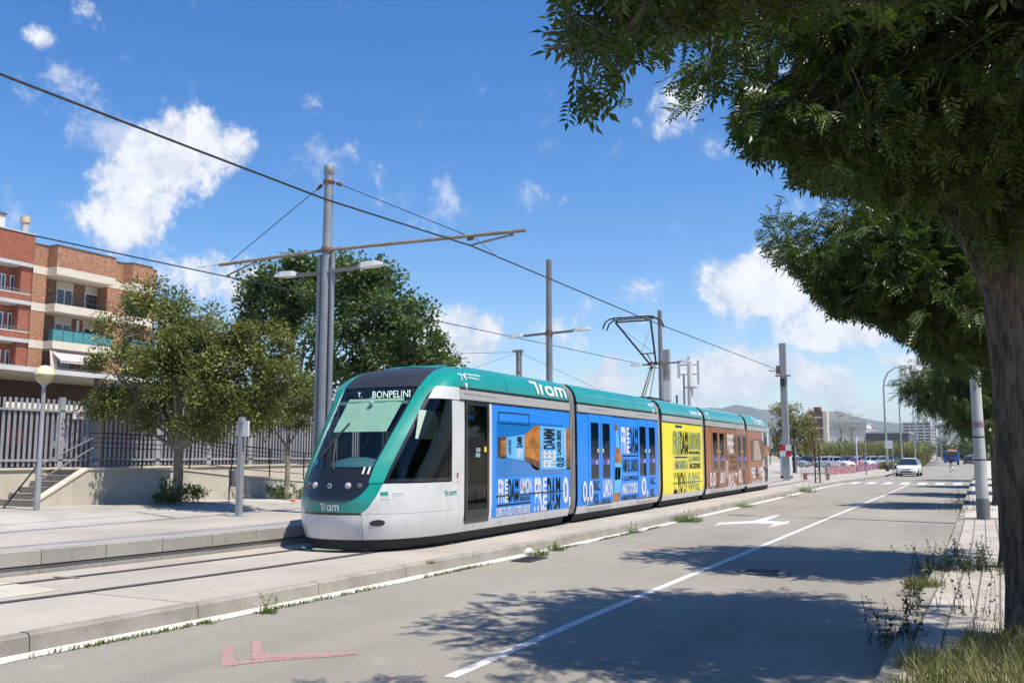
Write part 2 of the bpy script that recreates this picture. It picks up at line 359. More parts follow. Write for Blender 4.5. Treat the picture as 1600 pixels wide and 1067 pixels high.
# near tram slab with kerb stones and gutter
ys2 = list(np.arange(-18, 62.1, 1.0))
slab = structure(strip(MB(), ys2, lambda y: pex(y) + .0, lambda y: kx(y) - .14, SLAB).build('tram_track_slab', M_slab))
s2 = strip(MB(), ys2, lambda y: -24 if y > 50 else -19, lambda y: -15.3 if y < 48 else pex(y) - .0, SLAB - .004)
structure(s2.build('far_track_slab', M_slab))
gut = MB()
for a in np.arange(-16, 62, .8):
    w = .25 + rng.uniform(-.02, .02); w2 = .25 + rng.uniform(-.02, .02); b = a + .8
    gut.add([(kx(a), a, .006), (kx(a) + w, a, .006), (kx(b) + w2, b, .006), (kx(b), b, .006)], [(0, 1, 2, 3)])
gut.build('gutter', M_gutter, road)
kl = 2.0
kme = None
for i, a in enumerate(np.arange(-16, 79, kl)):
    b = a + kl - .012; dz = rng.uniform(-.004, .004)
    q = MB(); v = []
    for y in (a, b):
        x = kx(y); v += [(x, y, -.02), (x - .015, y, SLAB - .02 + dz), (x - .04, y, SLAB + .006 + dz), (x - .16, y, SLAB + .006 + dz), (x - .16, y, -.02)]
    q.add(v, [(0, 5, 6, 1), (1, 6, 7, 2), (2, 7, 8, 3), (3, 8, 9, 4), (4, 3, 2, 1, 0)[::1], (5, 6, 7, 8, 9)])
    for f_i, f in enumerate(q.f): pass
    o = q.build('kerb_stone', M_kerb, slab); o.data.flip_normals() if False else None
for side, gauge in ((1, .72), (-1, -.72)):
    r1 = MB(); ysr = list(np.arange(-18, 62, 1.0))
    strip(r1, ysr, lambda y: tcx(y) + gauge - .035, lambda y: tcx(y) + gauge + .035, SLAB + .008, 0)
    strip(r1, ysr, lambda y: tcx(y) + gauge - .035 - .05, lambda y: tcx(y) + gauge - .035, SLAB + .004, 1)
    strip(r1, ysr, lambda y: tcx(y) + gauge + .035, lambda y: tcx(y) + gauge + .10, SLAB + .004, 1)
    r1.build('rail', [M_steel, M_black], slab)
    strip(MB(), ysr, lambda y: -16.75 + gauge - .05, lambda y: -16.75 + gauge + .05, SLAB + .004).build('rail', M_steel, slab)
# joint lines across the slab and the pale patch at the left
for a in np.arange(-4, 60, 6.0):
    MB().add([(kx(a) - .16, a, SLAB + .003), (kx(a) - .16, a + .02, SLAB + .003), (tcx(a) + .85, a + .02, SLAB + .003), (tcx(a) + .85, a, SLAB + .003)], [(3, 2, 1, 0)]).build('slab_joint', M_kerb, slab)
px_sheet('pale_concrete_patch', [(-40, 905), (20, 911), (96, 921), (60, 926), (-40, 940)], SLAB + .0045, mat('cream_concrete', (.44, .40, .33), .9, var=.1, vscale=2, speck=.08), slab)
px_sheet('dark_stick', [(83, 899.5), (123, 901), (124, 902.5), (84, 901)], SLAB + .01, mat('dead_twig', (.22, .17, .12), .9), slab)
# island platform: core, coping slabs and lower wall panels
plat = structure(strip(MB(), list(np.arange(-12, 46.1, 1.0)), lambda y: -15.2, lambda y: pex(y) - .45, PLAT).build('platform', M_slab))
for a in np.arange(-8, 44, 1.0):
    b = a + .988; q = MB(); v = []
    for y in (a, b):
        x = pex(y); v += [(x, y, .30), (x, y, PLAT - .004), (x - .02, y, PLAT + .006), (x - .45, y, PLAT + .006), (x - .45, y, .30)]
    q.add(v, [(0, 5, 6, 1), (1, 6, 7, 2), (2, 7, 8, 3), (3, 8, 9, 4), (0, 1, 2, 3, 4), (9, 8, 7, 6, 5), (4, 9, 5, 0)]); q.build('coping_slab', M_coping, plat)
    q = MB(); v = []
    for y in (a + .0, a + .992):
        x = pex(y) - .035; v += [(x, y, SLAB - .02), (x, y, .278), (x - .12, y, .278), (x - .12, y, SLAB - .02)]
    q.add(v, [(0, 4, 5, 1), (1, 5, 6, 2), (0, 1, 2, 3), (7, 6, 5, 4)]); q.build('wall_panel', M_coping, plat)
st = MB(); strip(st, list(np.arange(-12, 46.1, 1.0)), lambda y: pex(y) - .13, lambda y: pex(y) - .05, 0)
q = strip(MB(), list(np.arange(-12, 46.1, 1.0)), lambda y: pex(y) - .80, lambda y: pex(y) - .45, PLAT + .004); q.build('tactile_stripe', M_dgrey, plat)
q = strip(MB(), list(np.arange(-12, 46.1, 1.0)), lambda y: pex(y) - .26, lambda y: pex(y) - .20, PLAT + .010); q.build('edge_line', M_paint, plat)
q = strip(MB(), list(np.arange(-12, 46.1, 1.0)), lambda y: -15.2, lambda y: -14.95, PLAT + .004); q.build('tactile_stripe', M_dgrey, plat)
MB().box(-15.21, -14.9, -12, 46, SLAB, PLAT - .002).build('wall_panel', M_coping, plat)
MB().box(-15.2, pex(46), 45.9, 46.02, SLAB, PLAT - .002).build('end_wall', M_coping, plat)
# pavement beyond the second track, sloping gently down along the street
fz = lambda y: float(np.interp(y, [-20, 16, 36, 60], [.47, .45, .20, .15]))
fp = MB()
for a in np.arange(-20, 60, 2.0):
    b = a + 2; fp.add([(-40, a, fz(a)), (-20.9, a, fz(a)), (-20.9, b, fz(b)), (-40, b, fz(b))], [(0, 1, 2, 3)]); fp.add([(-20.9, a, fz(a)), (-18.2, a, min(fz(a), SLAB + .02)), (-18.2, b, min(fz(b), SLAB + .02)), (-20.9, b, fz(b))], [(0, 1, 2, 3)])
structure(fp.build('far_pavement', M_dust))
structure(strip(MB(), [62, 66, 72, 81, 96, 112], lambda y: -26, lambda y: kx(y) - .14, .13).build('left_pavement', M_slab))
# right hand pavement
rp = structure(strip(MB(), [-18, 0, 8, 16, 26, 40, 70, 120, 300], lambda y: rx(y) + .16, lambda y: 7.0 + max(0, y - 40) * .05, SIDE).build('right_pavement', M_pave))
for a in np.arange(2, 74, 1.0):
    b = a + .985; q = MB(); v = []; dz = rng.uniform(-.006, .006); dx = rng.uniform(-.006, .006)
    for y in (a, b):
        x = rx(y) + dx; v += [(x, y, -.02), (x + .012, y, SIDE + dz - .015), (x + .03, y, SIDE + .006 + dz), (x + .17, y, SIDE + .006 + dz), (x + .17, y, -.02)]
    q.add(v, [(0, 1, 6, 5), (1, 2, 7, 6), (2, 3, 8, 7), (3, 4, 9, 8), (4, 3, 2, 1, 0), (5, 6, 7, 8, 9)]); q.build('kerb_stone', M_kerb, rp)
strip(MB(), [8.5, 12, 16, 20, 24, 28.6], lambda y: rx(y) + .175, lambda y: rx(y) + 1.95, SIDE + .003).build('joint_bed', mat('joint_dirt', (.12, .105, .085), .95, var=.3, vscale=3), rp)
sl_me = []
for k_ in range(3):
    q = MB(); z = .012; q.add([(0, 0, 0), (.224, 0, 0), (.224, .470, 0), (0, .470, 0), (.005, .005, z), (.219, .005, z), (.219, .465, z), (.005, .465, z)], [(4, 5, 6, 7), (0, 1, 5, 4), (1, 2, 6, 5), (2, 3, 7, 6), (3, 0, 4, 7)])
    sl_me.append(q.mesh('paving_slab', [mat('panot_%s' % 'abc'[k_], [(.35, .315, .27), (.315, .285, .245), (.37, .335, .29)][k_], .9, var=.1, vscale=1.3, bump=.3, bscale=45, speck=.14, sscale=60)]))
cnt = 0
for j in range(40):
    for i in range(7):
        y = 8.6 + j * .48
        if cnt >= 290: break
        piece('paving_slab', rng.choice(sl_me), rp, (rx(y) + .20 + i * .24, y, SIDE + rng.uniform(.0, .004)), (rng.uniform(-.006, .006), rng.uniform(-.006, .006), -.012)); cnt += 1
M_iron = mat('cast_iron', (.09, .075, .08), .55, metal=.5, var=.3, vscale=8, bump=.4, bscale=60)
mh = thing('manhole_cover', 'round dark iron manhole cover in the road beside the tree shadow', 'manhole cover', (-3.0, 15.05, .004))
MB().lathe([(0, .012), (.34, .012), (.36, .009)], n=28).build('lid', mat('lid_iron', (.17, .165, .165), .5, metal=.3, var=.2, vscale=8), mh); MB().lathe([(.365, .0), (.37, .012), (.41, .012), (.42, .002)], n=28).build('frame', mat('manhole_frame', (.05, .045, .045), .6, metal=.3), mh)
q = MB()
for i in range(-4, 5): q.box(-.26, .26, i * .06 - .009, i * .06 + .009, .012, .017)
q.build('tread_bar', M_iron, mh)
def drain(label, x, y, w, l):
    t = thing('drain_grate', label, 'drain', (x, y, .003), 0); MB().box(-w / 2, w / 2, -l / 2, l / 2, 0, .004).build('pit', M_black, t)
    fr = MB(); fr.box(-w / 2, w / 2, -l / 2, -l / 2 + .03, .005, .02); fr.box(-w / 2, w / 2, l / 2 - .03, l / 2, .005, .02); fr.box(-w / 2, -w / 2 + .03, -l / 2 + .03, l / 2 - .03, .005, .02); fr.box(w / 2 - .03, w / 2, -l / 2 + .03, l / 2 - .03, .005, .02); fr.build('frame', M_iron, t)
    for i in range(1, 8): MB().box(-w / 2 + .03, w / 2 - .03, -l / 2 + i * l / 8 - .014, -l / 2 + i * l / 8 + .014, .005, .017).build('bar', M_iron, t)
drain('rusty drain grate in the road by the tram kerb', -7.02, 14.95, .36, .75)
drain('drain grate in the road at the right kerb in tree shade', -.72, 14.9, .4, .8)
# ================================================================== TRAM
TX, TZ = -9.93, SLAB
tram = thing('tram', 'long articulated green and white tram with blue, yellow and brown beer advertising', 'tram', (TX, 13.0, TZ))
TY = 13.0
def TS(u, v, x=-8.605): p = at_x(u, v, x); return p.y - TY, p.z - TZ
M_white = mat('tram_white', (.56, .565, .57), .28, var=.06, vscale=2.2, coat=.3, spec=.5, streak=.16, speck=.03, sscale=9)
M_green = mat('tram_green', (.004, .235, .19), .27, var=.06, vscale=1.2, coat=.5)
M_band = mat('tram_grey_band', (.36, .35, .335), .4, var=.05, vscale=2)
M_blk = mat('tram_black', (.012, .012, .014), .22, coat=.4)
M_matt = mat('tram_matt_black', (.02, .02, .022), .75)
M_blue = mat('wrap_blue', (.010, .225, .74), .33, var=.04, vscale=1.0, coat=.2)
M_dblue = mat('wrap_blue_window', (.010, .17, .50), .12, var=.05, vscale=1.0, coat=.3)
M_yel = mat('wrap_yellow', (.80, .70, .035), .35, var=.04, vscale=1.0, coat=.2)
M_brn = mat('wrap_brown', (.30, .105, .035), .35, var=.05, vscale=1.0, coat=.2)
M_dbrn = mat('wrap_brown_window', (.20, .072, .026), .14, coat=.3)
M_txw = mat('letter_white', (.62, .62, .63), .4); M_txk = mat('letter_black', (.012, .013, .015), .7, spec=.15); M_txg = mat('letter_slate', (.03, .05, .07), .7, spec=.15)
M_txo = mat('letter_olive', (.20, .27, .10), .4); M_txb = mat('letter_brown', (.12, .06, .03), .4); M_txt = mat('letter_teal', (.01, .25, .21), .4); M_txgy = mat('letter_grey', (.22, .22, .22), .5)
M_lab = mat('bottle_label', (.10, .40, .72), .35, var=.15, vscale=2.5); M_beer = mat('bottle_amber', (.36, .13, .018), .25, var=.55, vscale=3.2); M_beerd = mat('bottle_dark_amber', (.12, .04, .015), .25, var=.4, vscale=3)
M_rub = mat('bellows_rubber', (.115, .11, .105), .7, var=.1); M_rubl = mat('bellows_grey', (.235, .23, .22), .6, var=.1)
M_scr = glass('windscreen_glass', (.62, .76, .70), .015, 1.1); M_dkg = glass('dark_glass', (.16, .19, .19), .02, 1.0)
M_int = mat('cab_interior', (.05, .055, .055), .7); M_blind = mat('roller_blind', (.50, .62, .55), .8, var=.06, vscale=6); M_dash = mat('dashboard_blue', (.07, .15, .21), .5)
ZS = [.18, .5, .9, 1.2, 1.5, 2.0, 2.66, 2.93, 3.15, 3.30, 3.42]
S0 = [.10, -.01, -.03, .06, .24, .62, 1.18, 1.43, 1.72, 2.05, 2.75]
PE = 2.35; LEN_C = 2.05; HW = 1.325
from bisect import bisect
def s0(z): return float(np.interp(z, ZS, S0))
_zz = np.linspace(.18, 3.42, 163); _ss = np.interp(_zz, ZS, S0)
for _ in range(6): _ss[1:-1] = (_ss[:-2] + _ss[1:-1] * 2 + _ss[2:]) / 4
def s0(z): return float(np.interp(z, _zz, _ss))
def Ln(z): return max(LEN_C - s0(z), .62)
def Wz(z):
    if z <= .62: return HW - .085 * ((.62 - z) / .45) ** 2
    if z <= 2.0: return HW
    if z <= 2.93: return HW - .02 * ((z - 2.0) / .93) ** 2
    return .86 + (HW - .02 - .86) * math.sqrt(max(0, 1 - ((z - 2.93) / .50) ** 2))
TLEN = 34.6
def side_x(s, z):                                      # half width of the body at length s and height z (nose at both ends)
    s = min(s, TLEN - s); t = (s - s0(z)) / Ln(z)
    if t >= 1: return Wz(z)
    t = max(t, 0.0); return Wz(z) * (1 - (1 - t) ** PE) ** (1 / PE)
def front_pt(a, z, off=0.0, rear=False):               # a = x / half width, on the nose
    w = Wz(z); s = s0(z) + Ln(z) * (1 - max(0, 1 - abs(a) ** PE) ** (1 / PE)); x = a * w
    if off:
        n = Vector((abs(a) ** (PE - 1) * (1 if a >= 0 else -1) * Ln(z) / w * 1.0, -max(1e-3, (1 - abs(a) ** PE)) ** ((PE - 1) / PE), .25)).normalized(); p = Vector((x, s, z)) + n * off
        x, s, z = p
    return (x, TLEN - s if rear else s, z)
def front_patch(name, mat_, a0, a1, z0, z1, parent, off=0.0, nu=20, nv=14, thick=.02, rear=False):
    A0 = a0 if callable(a0) else (lambda t: a0); A1 = a1 if callable(a1) else (lambda t: a1)
    Z0 = z0 if callable(z0) else (lambda a: z0); Z1 = z1 if callable(z1) else (lambda a: z1)
    P = np.zeros((nu + 1, nv + 1, 3))
    for j in range(nv + 1):
        for i in range(nu + 1):
            u = i / nu; t = j / nv
            zz = Z0(u * 2 - 1) * (1 - t) + Z1(u * 2 - 1) * t; a = A0(zz) * (1 - u) + A1(zz) * u
            P[i, j] = front_pt(max(-.9995, min(.9995, a)), zz, off, rear)
    return MB().grid(P, thick=thick, flip=rear).build(name, mat_, parent)
def side_patch(name, mat_, sa, sb, za, zb, parent, off=0.0, side=1, ns=8, nz=10, thick=.02, build=True, mb=None, m=0):
    SA = sa if callable(sa) else (lambda z: sa); SB = sb if callable(sb) else (lambda z: sb)
    ZA = za if callable(za) else (lambda u: za); ZB = zb if callable(zb) else (lambda u: zb)
    P = np.zeros((ns + 1, nz + 1, 3))
    for j in range(nz + 1):
        for i in range(ns + 1):
            u = i / ns; t = j / nz; z = ZA(u) * (1 - t) + ZB(u) * t; s = SA(z) * (1 - u) + SB(z) * u
            P[i, j] = (side * (side_x(s, z) + off), s, z)
    mb = mb or MB(); mb.grid(P, m=m, thick=thick, flip=side < 0)
    return mb.build(name, mat_, parent) if build else mb
def side_poly(name, mat_, pts, parent, off=.004, side=1):          # flat print on the side, pts = [(s, z)]
    v = [(side * (side_x(s, z) + off), s, z) for s, z in pts]; f = tuple(range(len(v)))
    o = MB().add(v, [f]).build(name, mat_, parent)
    if o.data.polygons[0].normal.x * side < 0: o.data.flip_normals()
    return o
def side_text(s, mat_, box, parent, rot=0, off=.006, bold=.012, name='lettering', side=1, tilt=None):
    (sa, za, sb, zb) = box; V, Fs, _ = text_polys(s, bold); out = []
    for (x, y) in V:
        if rot == 0: ss, zz = sa + (sb - sa) * x, za + (zb - za) * y
        elif rot == 90: ss, zz = sb - (sb - sa) * y, za + (zb - za) * x       # reads upwards
        else: ss, zz = sa + (sb - sa) * y, zb - (zb - za) * x
        if tilt: zz += tilt * (ss - sa)
        if side < 0: ss = sa + sb - ss
        out.append((side * (side_x(ss, zz) + off), ss, zz))
    return MB().add(out, Fs if side > 0 else [f[::-1] for f in Fs]).build(name, mat_, parent)
def pxbox(z, x0, ytl, x1, ybr, y0b=None, y1t=None):
    """a box from zoomed-photo corners: z=(ox,oy,scale): left-bottom and right-top corner lie on the tram side"""
    ox, oy, sc = z
    s_a, z_a = TS(ox + x0 / sc, oy + (y0b if y0b is not None else ybr) / sc); s_b, z_b = TS(ox + x1 / sc, oy + (y1t if y1t is not None else ytl) / sc)
    s_c, z_c = TS(ox + x0 / sc, oy + ytl / sc); s_d, z_d = TS(ox + x1 / sc, oy + ybr / sc)
    return (s_a, (z_a + z_d) / 2, s_b, (z_b + z_c) / 2)
def pxpts(z, pts): return [TS(z[0] + a / z[2], z[1] + b / z[2]) for a, b in pts]
def brand(parent, boxFR, boxDA, mA, mB_, off=.006):               # FREE DAMM, last letters stacked
    for (word, last, (sa, za, sb, zb), m_) in (('FR', 'E', boxFR, mA), ('DA', 'M', boxDA, mB_)):
        cut = sa + (sb - sa) * .66; mid = (za + zb) / 2; gp = (sb - sa) * .03
        side_text(word, m_, (sa, za, cut - gp, zb), parent, bold=.03, off=off)
        side_text(last, m_, (cut, mid + .015, sb, zb), parent, bold=.03, off=off); side_text(last, m_, (cut, za, sb, mid - .015), parent, bold=.03, off=off)
# ---- the word "Tram" of the operator as thick strokes (rounded letters)
def tram_word_polys():
    w = .20; V = []; F = []
    def stroke(pts):
        q = []
        for p0, p1 in zip(pts[:-1], pts[1:]):
            m_ = max(1, int(math.dist(p0, p1) / .12)); q += [(p0[0] + (p1[0] - p0[0]) * i / m_, p0[1] + (p1[1] - p0[1]) * i / m_) for i in range(m_)]
        pts = q + [pts[-1]]; n = len(pts); o = len(V)
        for i, p in enumerate(pts):
            p = np.array(p); d = np.array(pts[min(i + 1, n - 1)]) - np.array(pts[max(i - 1, 0)]); d = d / (np.linalg.norm(d) + 1e-9); nn = np.array([-d[1], d[0]]) * w / 2
            V.append(p + nn); V.append(p - nn)
        for i in range(n - 1): F.append((o + 2 * i + 1, o + 2 * i + 3, o + 2 * i + 2, o + 2 * i))
    arc = lambda cx, cy, r, a0, a1, n=10: [(cx + r * math.cos(R(a0 + (a1 - a0) * i / n)), cy + r * math.sin(R(a0 + (a1 - a0) * i / n))) for i in range(n + 1)]
    stroke([(-.02, .92), (.62, .92)]); stroke([(.42, .85), (.42, .0)])
    stroke([(.80, .0), (.80, .50)] + arc(1.10, .50, .30, 180, 95))
    stroke(arc(1.62, .40, .32, 0, 360, 20)); stroke([(1.94, .80), (1.94, .0)])
    stroke([(2.28, .0), (2.28, .48)] + arc(2.52, .52, .24, 170, 10) + [(2.76, .48), (2.76, .0)]); stroke([(2.76, .48)] + arc(3.00, .52, .24, 170, 10) + [(3.24, .48), (3.24, 0)])
    V_ = np.array(V); lo, hi = V_.min(0), V_.max(0); return (V_ - lo) / (hi - lo), F
TWV, TWF = tram_word_polys()
def tram_word(mat_, fn, parent):
    return MB().add([fn(x, y) for x, y in TWV], TWF).build('operator_lettering', mat_, parent)

Z5 = (740, 580, 4.447); Z59 = (880, 620, 5.93); Z8 = (760, 720, 8.0); Z71 = (1020, 640, 7.115); Z88 = (760, 620, 8.893); Z61 = (640, 560, 6.154)
# section limits along the tram (m from the nose)
SEC = [(0, 7.62), (8.12, 14.72), (15.20, 20.12), (20.58, 27.12), (27.72, TLEN)]
SK, GB, GT = .40, 2.72, 2.93          # top of the skirt, bottom and top of the grey gutter band
def a_win(z): return float(np.interp(z, [1.2, 1.45, 2.93, 3.42], [.50, .505, .645, .70]))
def a_out(z): return float(np.interp(z, [.66, .75, .95, 1.18, 2.63, 2.93], [.44, .52, .60, .645, .775, .82]))
def s_of(a, z): return s0(z) + Ln(z) * (1 - max(0, 1 - a ** PE) ** (1 / PE))

def end_section(parent_name, s_end, rear):
    lo, hi = (0, s_end) if not rear else (s_end, TLEN)
    sec = MB(); F_ = (lambda s: TLEN - s) if rear else (lambda s: s)
    body = MB()
    rev = lambda a, b: (F_(b), F_(a)) if rear else (a, b)
    # lower white side panels of the cab and the full length skirts, both sides
    for sd in (1, -1):
        cabx = lambda z: F_(s_of(a_out(z), z)); cut = F_(2.22)
        A, B = (cabx, cut) if not rear else (cut, cabx)
        side_patch('', None, A, B, .66, 1.17, None, side=sd, build=False, mb=body, ns=14, nz=8)
        c2 = lambda z: F_(s_of(.46, z)); A, B = (c2, cut) if not rear else (cut, c2)
        side_patch('', None, A, B, .22, .655, None, side=sd, build=False, mb=body, ns=14, nz=6)
        a, b = rev(2.225, s_end if not rear else TLEN - s_end)
        side_patch('', None, a, b, .22, SK, None, side=sd, build=False, mb=body, ns=12, nz=4)
    return body
front = end_section('front_section', SEC[0][1], False).build('front_section', M_white, tram)
rearb = end_section('rear_section', SEC[4][0], True).build('rear_section', M_white, tram)
for par, rear in ((front, False), (rearb, True)):
    F_ = (lambda s: TLEN - s) if rear else (lambda s: s)
    fp_ = lambda *a, **k: front_patch(*a, rear=rear, **k)
    fp_('bumper', M_white, -.455, .455, .22, .64, par, nv=6)
    fp_('lower_chin', M_matt, -.9, .9, .06, .225, par, off=-.07, nv=3)
    fp_('bumper_gap', M_blk, -.46, .46, .64, .68, par, off=-.015, nv=2)
    fp_('green_front_panel', M_green, lambda z: -a_out(z), a_out, .68, 1.18, par, nv=10, nu=28)
    fp_('headlight_mask', M_blk, lambda z: -.515 , .515, lambda q: .86 + .30 * abs(q) ** 5, 1.43, par, off=.006, nu=28, thick=.012)
    fp_('windscreen', M_scr, lambda z: -a_win(z), a_win, 1.42, 2.93, par, off=.0, nu=24, nv=20, thick=0)
    fp_('windscreen_surround', M_blk, lambda z: -a_win(z) - .012, lambda z: -a_win(z) + .022, 1.42, 2.95, par, off=.004, nu=2, nv=20, thick=.01)
    fp_('windscreen_surround', M_blk, lambda z: a_win(z) - .022, lambda z: a_win(z) + .012, 1.42, 2.95, par, off=.004, nu=2, nv=20, thick=.01)
    fp_('roof_fairing', M_blk if False else mat('fairing_dark', (.022, .022, .026), .42), lambda z: -a_win(z), a_win, 2.93, 3.418, par, off=.003, nu=24, nv=12)
    for sg in (1, -1):
        lo_ = (lambda z: a_win(z)) if sg > 0 else (lambda z: -a_out2(z)); hi_ = (lambda z: a_out2(z)) if sg > 0 else (lambda z: -a_win(z))
        def a_out2(z): return a_out(z) if z < 2.75 else float(np.interp(z, [2.75, 2.93, 3.42], [a_out(2.75), .86, .96]))
        fp_('green_pillar', M_green, lo_, hi_, 1.18, 2.93, par, off=.012, nu=6, nv=24, thick=.04)
        # green cove over the cab, from the pillar to the straight roof
        A = lambda z: F_(s_of(min(.999, a_win(z) + .0), z)); B = F_(2.62)
        side_patch('cab_roof_cove', M_green, *((A, B) if not rear else (B, A)), 2.93, 3.42, par, side=sg, ns=14, nz=10)
        # cab side window
        A = lambda z: F_(s_of(a_out(z), z)); B = F_(1.95)
        side_patch('cab_side_window', M_dkg, *((A, B) if not rear else (B, A)), 1.19, 2.70, par, side=sg, off=-.004, ns=14, nz=14, thick=0)
        A2 = lambda z: F_(s_of(a_out(z), z) + .05); 
        side_patch('window_surround', M_blk, *((A, A2) if not rear else (A2, A)), 1.19, 2.70, par, side=sg, off=.002, ns=2, nz=14, thick=.01)
        a, b = sorted((F_(.0), F_(1.95)))
        side_patch('window_surround', M_blk, *(((lambda z: F_(s_of(a_out(z), z) + .03)), F_(1.95)) if not rear else (F_(1.95), (lambda z: F_(s_of(a_out(z), z) + .03)))), 1.19, 1.25, par, side=sg, off=.002, ns=10, nz=1, thick=.01)
        # white cap over the window joining the gutter band, white post behind it
        side_patch('window_cap', M_white, *(((lambda z: F_(s_of(min(.95, a_out(z) + .02), z))), F_(2.23)) if not rear else (F_(2.23), (lambda z: F_(s_of(min(.95, a_out(z) + .02), z))))), 2.70, 2.935, par, side=sg, off=.012, ns=12, nz=3, thick=.03)
        side_patch('white_post', M_white, *sorted((F_(1.96), F_(2.42))), 1.16, 2.70, par, side=sg, ns=3, nz=8)
        side_patch('white_post', M_white, *sorted((F_(2.225), F_(2.42))), SK, 1.16, par, side=sg, ns=3, nz=5)
    # head lights: two round lamps each side
    for sg in (1, -1):
        for a_, m_, r_ in ((.26, 'lamp_white', .052), (.40, 'lamp_grey', .046)):
            p = Vector(front_pt(sg * a_, 1.13, .012, rear)); d = -1 if not rear else 1
            hl = MB().lathe([(0, .03), (r_ * .6, .026), (r_, .01), (r_ * 1.12, 0), (r_ * 1.12, -.05)], n=18)
            hl.v = [(p.x + x, p.y + d * z, p.z + y) for (x, y, z) in hl.v]
            hl.build('headlight', mat(m_, (.40, .36, .36) if m_ == 'lamp_white' else (.07, .07, .075), .12, spec=.8, coat=.5), par)
    # wiper
    w = MB(); pts = [front_pt(a_, z_, .03, rear) for a_, z_ in ((-.02, 1.40), (-.12, 1.65), (-.22, 1.95))]; w.tube(pts, .017, 6)
    w.tube([front_pt(-.36, 1.60, .035, rear), front_pt(-.22, 1.95, .035, rear), front_pt(-.12, 2.22, .035, rear)], .020, 6); w.build('wiper', M_matt, par)
    # interior of the cab: blind, dash, seat, bulkhead, floor, sign
    it = MB(); f = F_
    it.box(-1.05, 1.05, *sorted((f(2.35), f(2.42))), .45, 2.9); it.box(-.7, .7, *sorted((f(.75), f(2.4))), .42, .46); it.box(-.9, .9, *sorted((f(1.75), f(2.4))), 2.86, 2.92)
    it.build('cab_bulkhead', M_int, par)
    ds = MB(); ds.lathe([(0, .18), (.3, .17), (.55, .10), (.66, 0)], (0, f(1.10), 1.45), n=24); ds.box(-.6, .6, *sorted((f(.75), f(1.45))), .9, 1.47); ds.build('dashboard', M_dash, par)
    st_ = MB(); st_.box(-.25, .25, *sorted((f(1.75), f(1.88))), 1.0, 2.0); st_.box(-.25, .25, *sorted((f(1.4), f(1.88))), .85, 1.0); st_.build('driver_seat', mat('seat_grey', (.10, .11, .12), .8), par, bevel=.04)
    bl = MB(); P = np.zeros((9, 7, 3))
    for i in range(9):
        for j in range(7): z_ = 2.08 + j * .105; P[i, j] = (-.56 + 1.16 * i / 8 + .06 * (z_ - 2.08) * (1 if i > 4 else -1), f(s0(z_) + .14 + .01 * math.sin(i * 1.7)), z_)
    bl.grid(P, flip=rear).build('roller_blind', M_blind, par)
    for q in range(5): MB().box(-.02 + q * .085, .025 + q * .085, *sorted((f(1.62), f(1.64))), 1.45, 2.1).build('curtain_strip', M_blind, par)
    bx_ = MB(); bx_.box(-.80, .80, *sorted((f(1.30), f(1.5))), 2.60, 2.66); bx_.build('sign_shelf', M_blind, par)
    sg_ = MB(); sg_.box(-.55, .78, *sorted((f(1.42), f(1.60))), 2.68, 2.90); sg_.build('destination_sign', mat('sign_black', (.008, .009, .012), .5), par)
    dm = MB().lathe([(0, -.05), (.035, -.04), (.05, 0), (.035, .04), (0, .05)], (0.0, f(1.22), 2.62), n=12); dm.build('dome_camera', mat('dome_white', (.7, .72, .7), .3), par)
P = np.zeros((6, 6, 3))
for i in range(6):
    for j in range(6): P[i, j] = (1.10, 1.02 + .12 * (j / 5) + .80 * i / 5 * (1 - .18 * (1 - j / 5)), 1.95 + .52 * j / 5)
MB().grid(P).build('side_blind', M_blind, front)
# destination letters glow behind the windscreen
V, Fs, _ = text_polys('.BONPELINI', .0)
dl = MB().add([(-.15 + .88 * x, 1.412, 2.725 + .13 * y) for x, y in V], Fs).build('led_lettering', emit('led_white', (.85, .9, .95), .9), front)
V, Fs, _ = text_polys("T.", .0)
MB().add([(-.45 + .1 * x, 1.412, 2.75 + .09 * y) for x, y in V], Fs).build('led_lettering', emit('led_white', (.85, .9, .95), .9), front)
# lettering on the nose
def fpt(a0, a1, z0, z1, off=.008): return lambda x, y: front_pt(a0 + (a1 - a0) * x, z0 + (z1 - z0) * y, off)
tram_word(M_txw, fpt(-.12, .175, .705, .835), front)
V, Fs, _ = text_polys('11', .04); MB().add([fpt(.395, .475, 1.33, 1.45, .03)(x, y) for x, y in V], Fs).build('number_lettering', M_txw, front)
lg = MB().lathe([(.026, 0), (.045, .004), (.045, .008), (.026, .008)], n=16); p = Vector(front_pt(.0, 1.13, .012)); lg.v = [(p.x + x, p.y - z, p.z + y) for x, y, z in lg.v]; lg.build('round_emblem', mat('emblem_pale', (.45, .5, .45), .4), front)
q = [front_pt(a_, z_, .012) for a_, z_ in ((-.44, 1.47), (-.385, 1.47), (-.385, 1.57), (-.44, 1.57))]; MB().add(q, [(0, 1, 2, 3)]).build('accessibility_sticker', mat('sticker_blue', (.01, .16, .5), .4), front)
ws = MB(); ws.lathe([(0, 0), (.008, 0)], n=6); 
